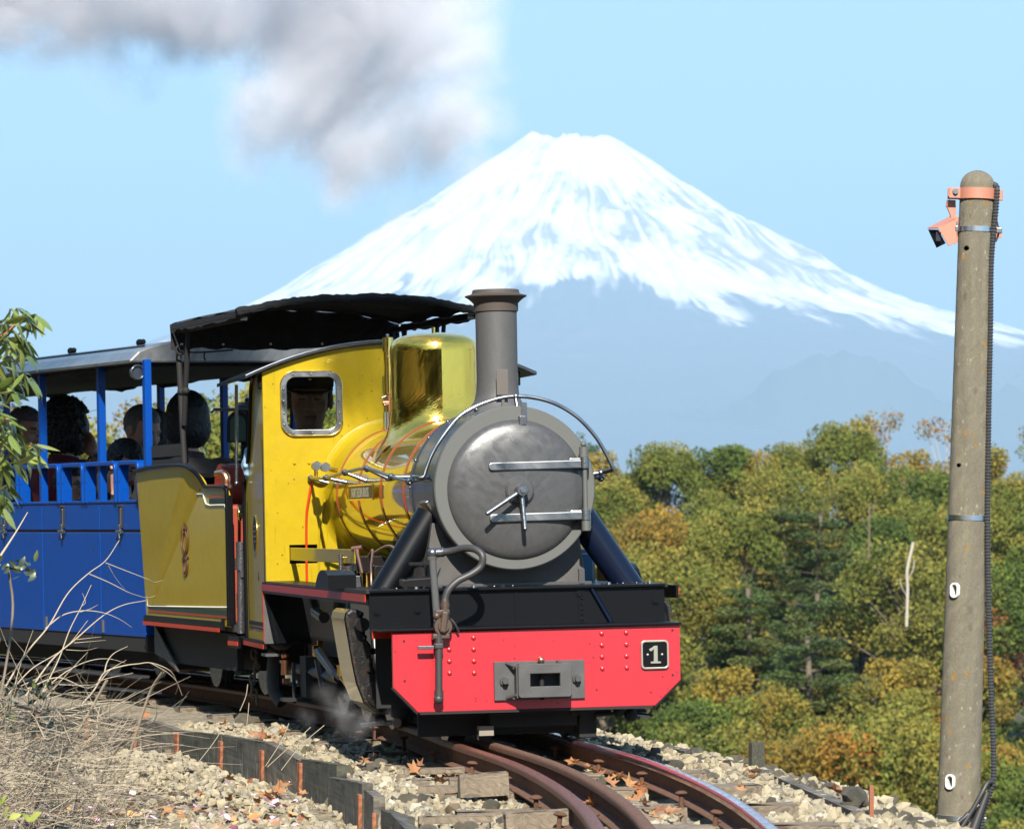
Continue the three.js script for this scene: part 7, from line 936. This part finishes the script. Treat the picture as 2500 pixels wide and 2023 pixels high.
// ---------------------------------------------------------------- smoke from the chimney and steam at the cylinder: one density field, sampled on many thin waving veils through its depth
function vapour(name, blobs, cell, thick, count, sigma, color, noise, freq, label) {
  const B = blobs.map(([px, py, d, r, w = 1]) => ({ c: pix(px, py, d), r: r * d / FOCAL, w })), lo = V(9e9, 9e9, 9e9), hi = V(-9e9, -9e9, -9e9); for (const b of B) { lo.min(b.c.clone().subScalar(b.r * 1.7)); hi.max(b.c.clone().addScalar(b.r * 1.7)); }
  const dens = (x, y, z) => { let s = 0; for (const b of B) { const q = ((x - b.c.x) ** 2 + (y - b.c.y) ** 2 + (z - b.c.z) ** 2) / (b.r * b.r); if (q < 5) s += b.w * Math.exp(-1.7 * q); } if (s < 0.02) return 0; const n = n3(x * freq, y * freq, z * freq) + 0.55 * n3(x * freq * 2.2 + 3, y * freq * 2.2, z * freq * 2.2) + 0.35 * n3(x * freq * 4.6, y * freq * 4.6, z * freq * 4.6 + 7) + 0.2 * n3(x * freq * 9.5, y * freq * 9.5, z * freq * 9.5); return clamp((s * (1 + 0.2 * n) + noise * n * Math.min(1, 2.5 * s) - 0.06) / 0.5, 0, 1.2); };
  const mid = (x, y) => { let s = 0, w = 1e-6; for (const b of B) { const q = Math.exp(-((x - b.c.x) ** 2 + (y - b.c.y) ** 2) / (b.r * b.r)) * b.w + 1e-7; s += q * b.c.z; w += q; } return s / w; };
  const g = thing(name, label, name); g.userData.kind = 'stuff'; const m = new THREE.MeshPhysicalMaterial({ color: rgb(...color), vertexColors: true, transparent: true, roughness: 1, specularIntensity: 0, transmission: 0.5, thickness: 0, side: THREE.DoubleSide, depthWrite: false });
  const nx = Math.ceil((hi.x - lo.x) / cell), ny = Math.ceil((hi.y - lo.y) / cell), zm = new Float32Array((nx + 1) * (ny + 1)); for (let j = 0; j <= ny; j++) for (let i = 0; i <= nx; i++) zm[j * (nx + 1) + i] = mid(lo.x + i * cell, lo.y + j * cell);
  for (let k = 0; k < count; k++) {
    const P = [], C = [], I = [], off = ((k + 0.5) / count - 0.5) * thick;
    for (let j = 0; j <= ny; j++) for (let i = 0; i <= nx; i++) { const x = lo.x + i * cell, y = lo.y + j * cell, z = zm[j * (nx + 1) + i] + off + thick * 0.16 * n3(x * freq * 0.6, y * freq * 0.6, k * 1.7), a = 1 - Math.exp(-sigma * dens(x, y, z) * thick / count); P.push(x, y, z); C.push(1, 1, 1, a); }
    for (let j = 0; j < ny; j++) for (let i = 0; i < nx; i++) { const a = j * (nx + 1) + i, q = [a, a + 1, a + nx + 1, a + nx + 2]; if (q.some((v) => C[v * 4 + 3] > 0.002)) I.push(a, a + 1, a + nx + 1, a + 1, a + nx + 2, a + nx + 1); }
    if (!I.length) continue; const geo = new THREE.BufferGeometry(); geo.setAttribute('position', new THREE.Float32BufferAttribute(P, 3)); geo.setAttribute('color', new THREE.Float32BufferAttribute(C, 4)); geo.setIndex(I); geo.computeVertexNormals(); part(name + '_veil', geo, m, g).userData.kind = 'stuff';
  }
}
vapour('smoke', [[1209, 690, 14.15, 42, 0.16], [1198, 610, 14.2, 60, 0.15], [1175, 520, 14.3, 90, 0.20], [1150, 430, 14.5, 90, 0.36], [1125, 310, 14.8, 125, 0.85], [1090, 160, 15.2, 150, 1], [1010, 0, 15.6, 190, 1.1], [980, 330, 15.2, 140, 0.9], [880, 400, 15.4, 110, 0.75], [840, 250, 15.8, 180, 1.0], [750, 90, 16.2, 200, 1.1], [680, 290, 16.2, 130, 0.85], [610, 370, 16.2, 75, 0.55], [590, 60, 16.8, 130, 1.1], [450, 25, 17.2, 110, 1.1], [430, -30, 17.3, 150, 1.3], [300, -40, 17.6, 165, 1.4], [170, -60, 17.9, 175, 1.5], [40, -75, 18.2, 175, 1.5], [-80, -80, 18.4, 170, 1.5], [300, 180, 17.6, 140, 0.16], [820, 470, 15.3, 70, 0.3], [1010, 540, 14.9, 140, 0.11], [900, -80, 16, 220, 1.1], [500, -60, 17, 160, 1]],
  0.026, 1.3, 15, 3.6, [0.63, 0.64, 0.68], 0.26, 1.9, 'grey white smoke trailing from the chimney across the sky before the volcano');
vapour('steam', [[790, 1700, 14.1, 40, 0.5], [830, 1740, 14, 52, 0.6], [870, 1770, 13.9, 46, 0.5], [900, 1755, 13.9, 32, 0.4], [960, 1750, 13.7, 30, 0.4], [760, 1745, 14.3, 40, 0.45], [850, 1700, 14.1, 36, 0.35]],
  0.008, 0.18, 7, 3.0, [0.34, 0.34, 0.35], 0.22, 12, 'thin wisp of steam leaking below the engine cylinder');

renderer.render(scene, camera);
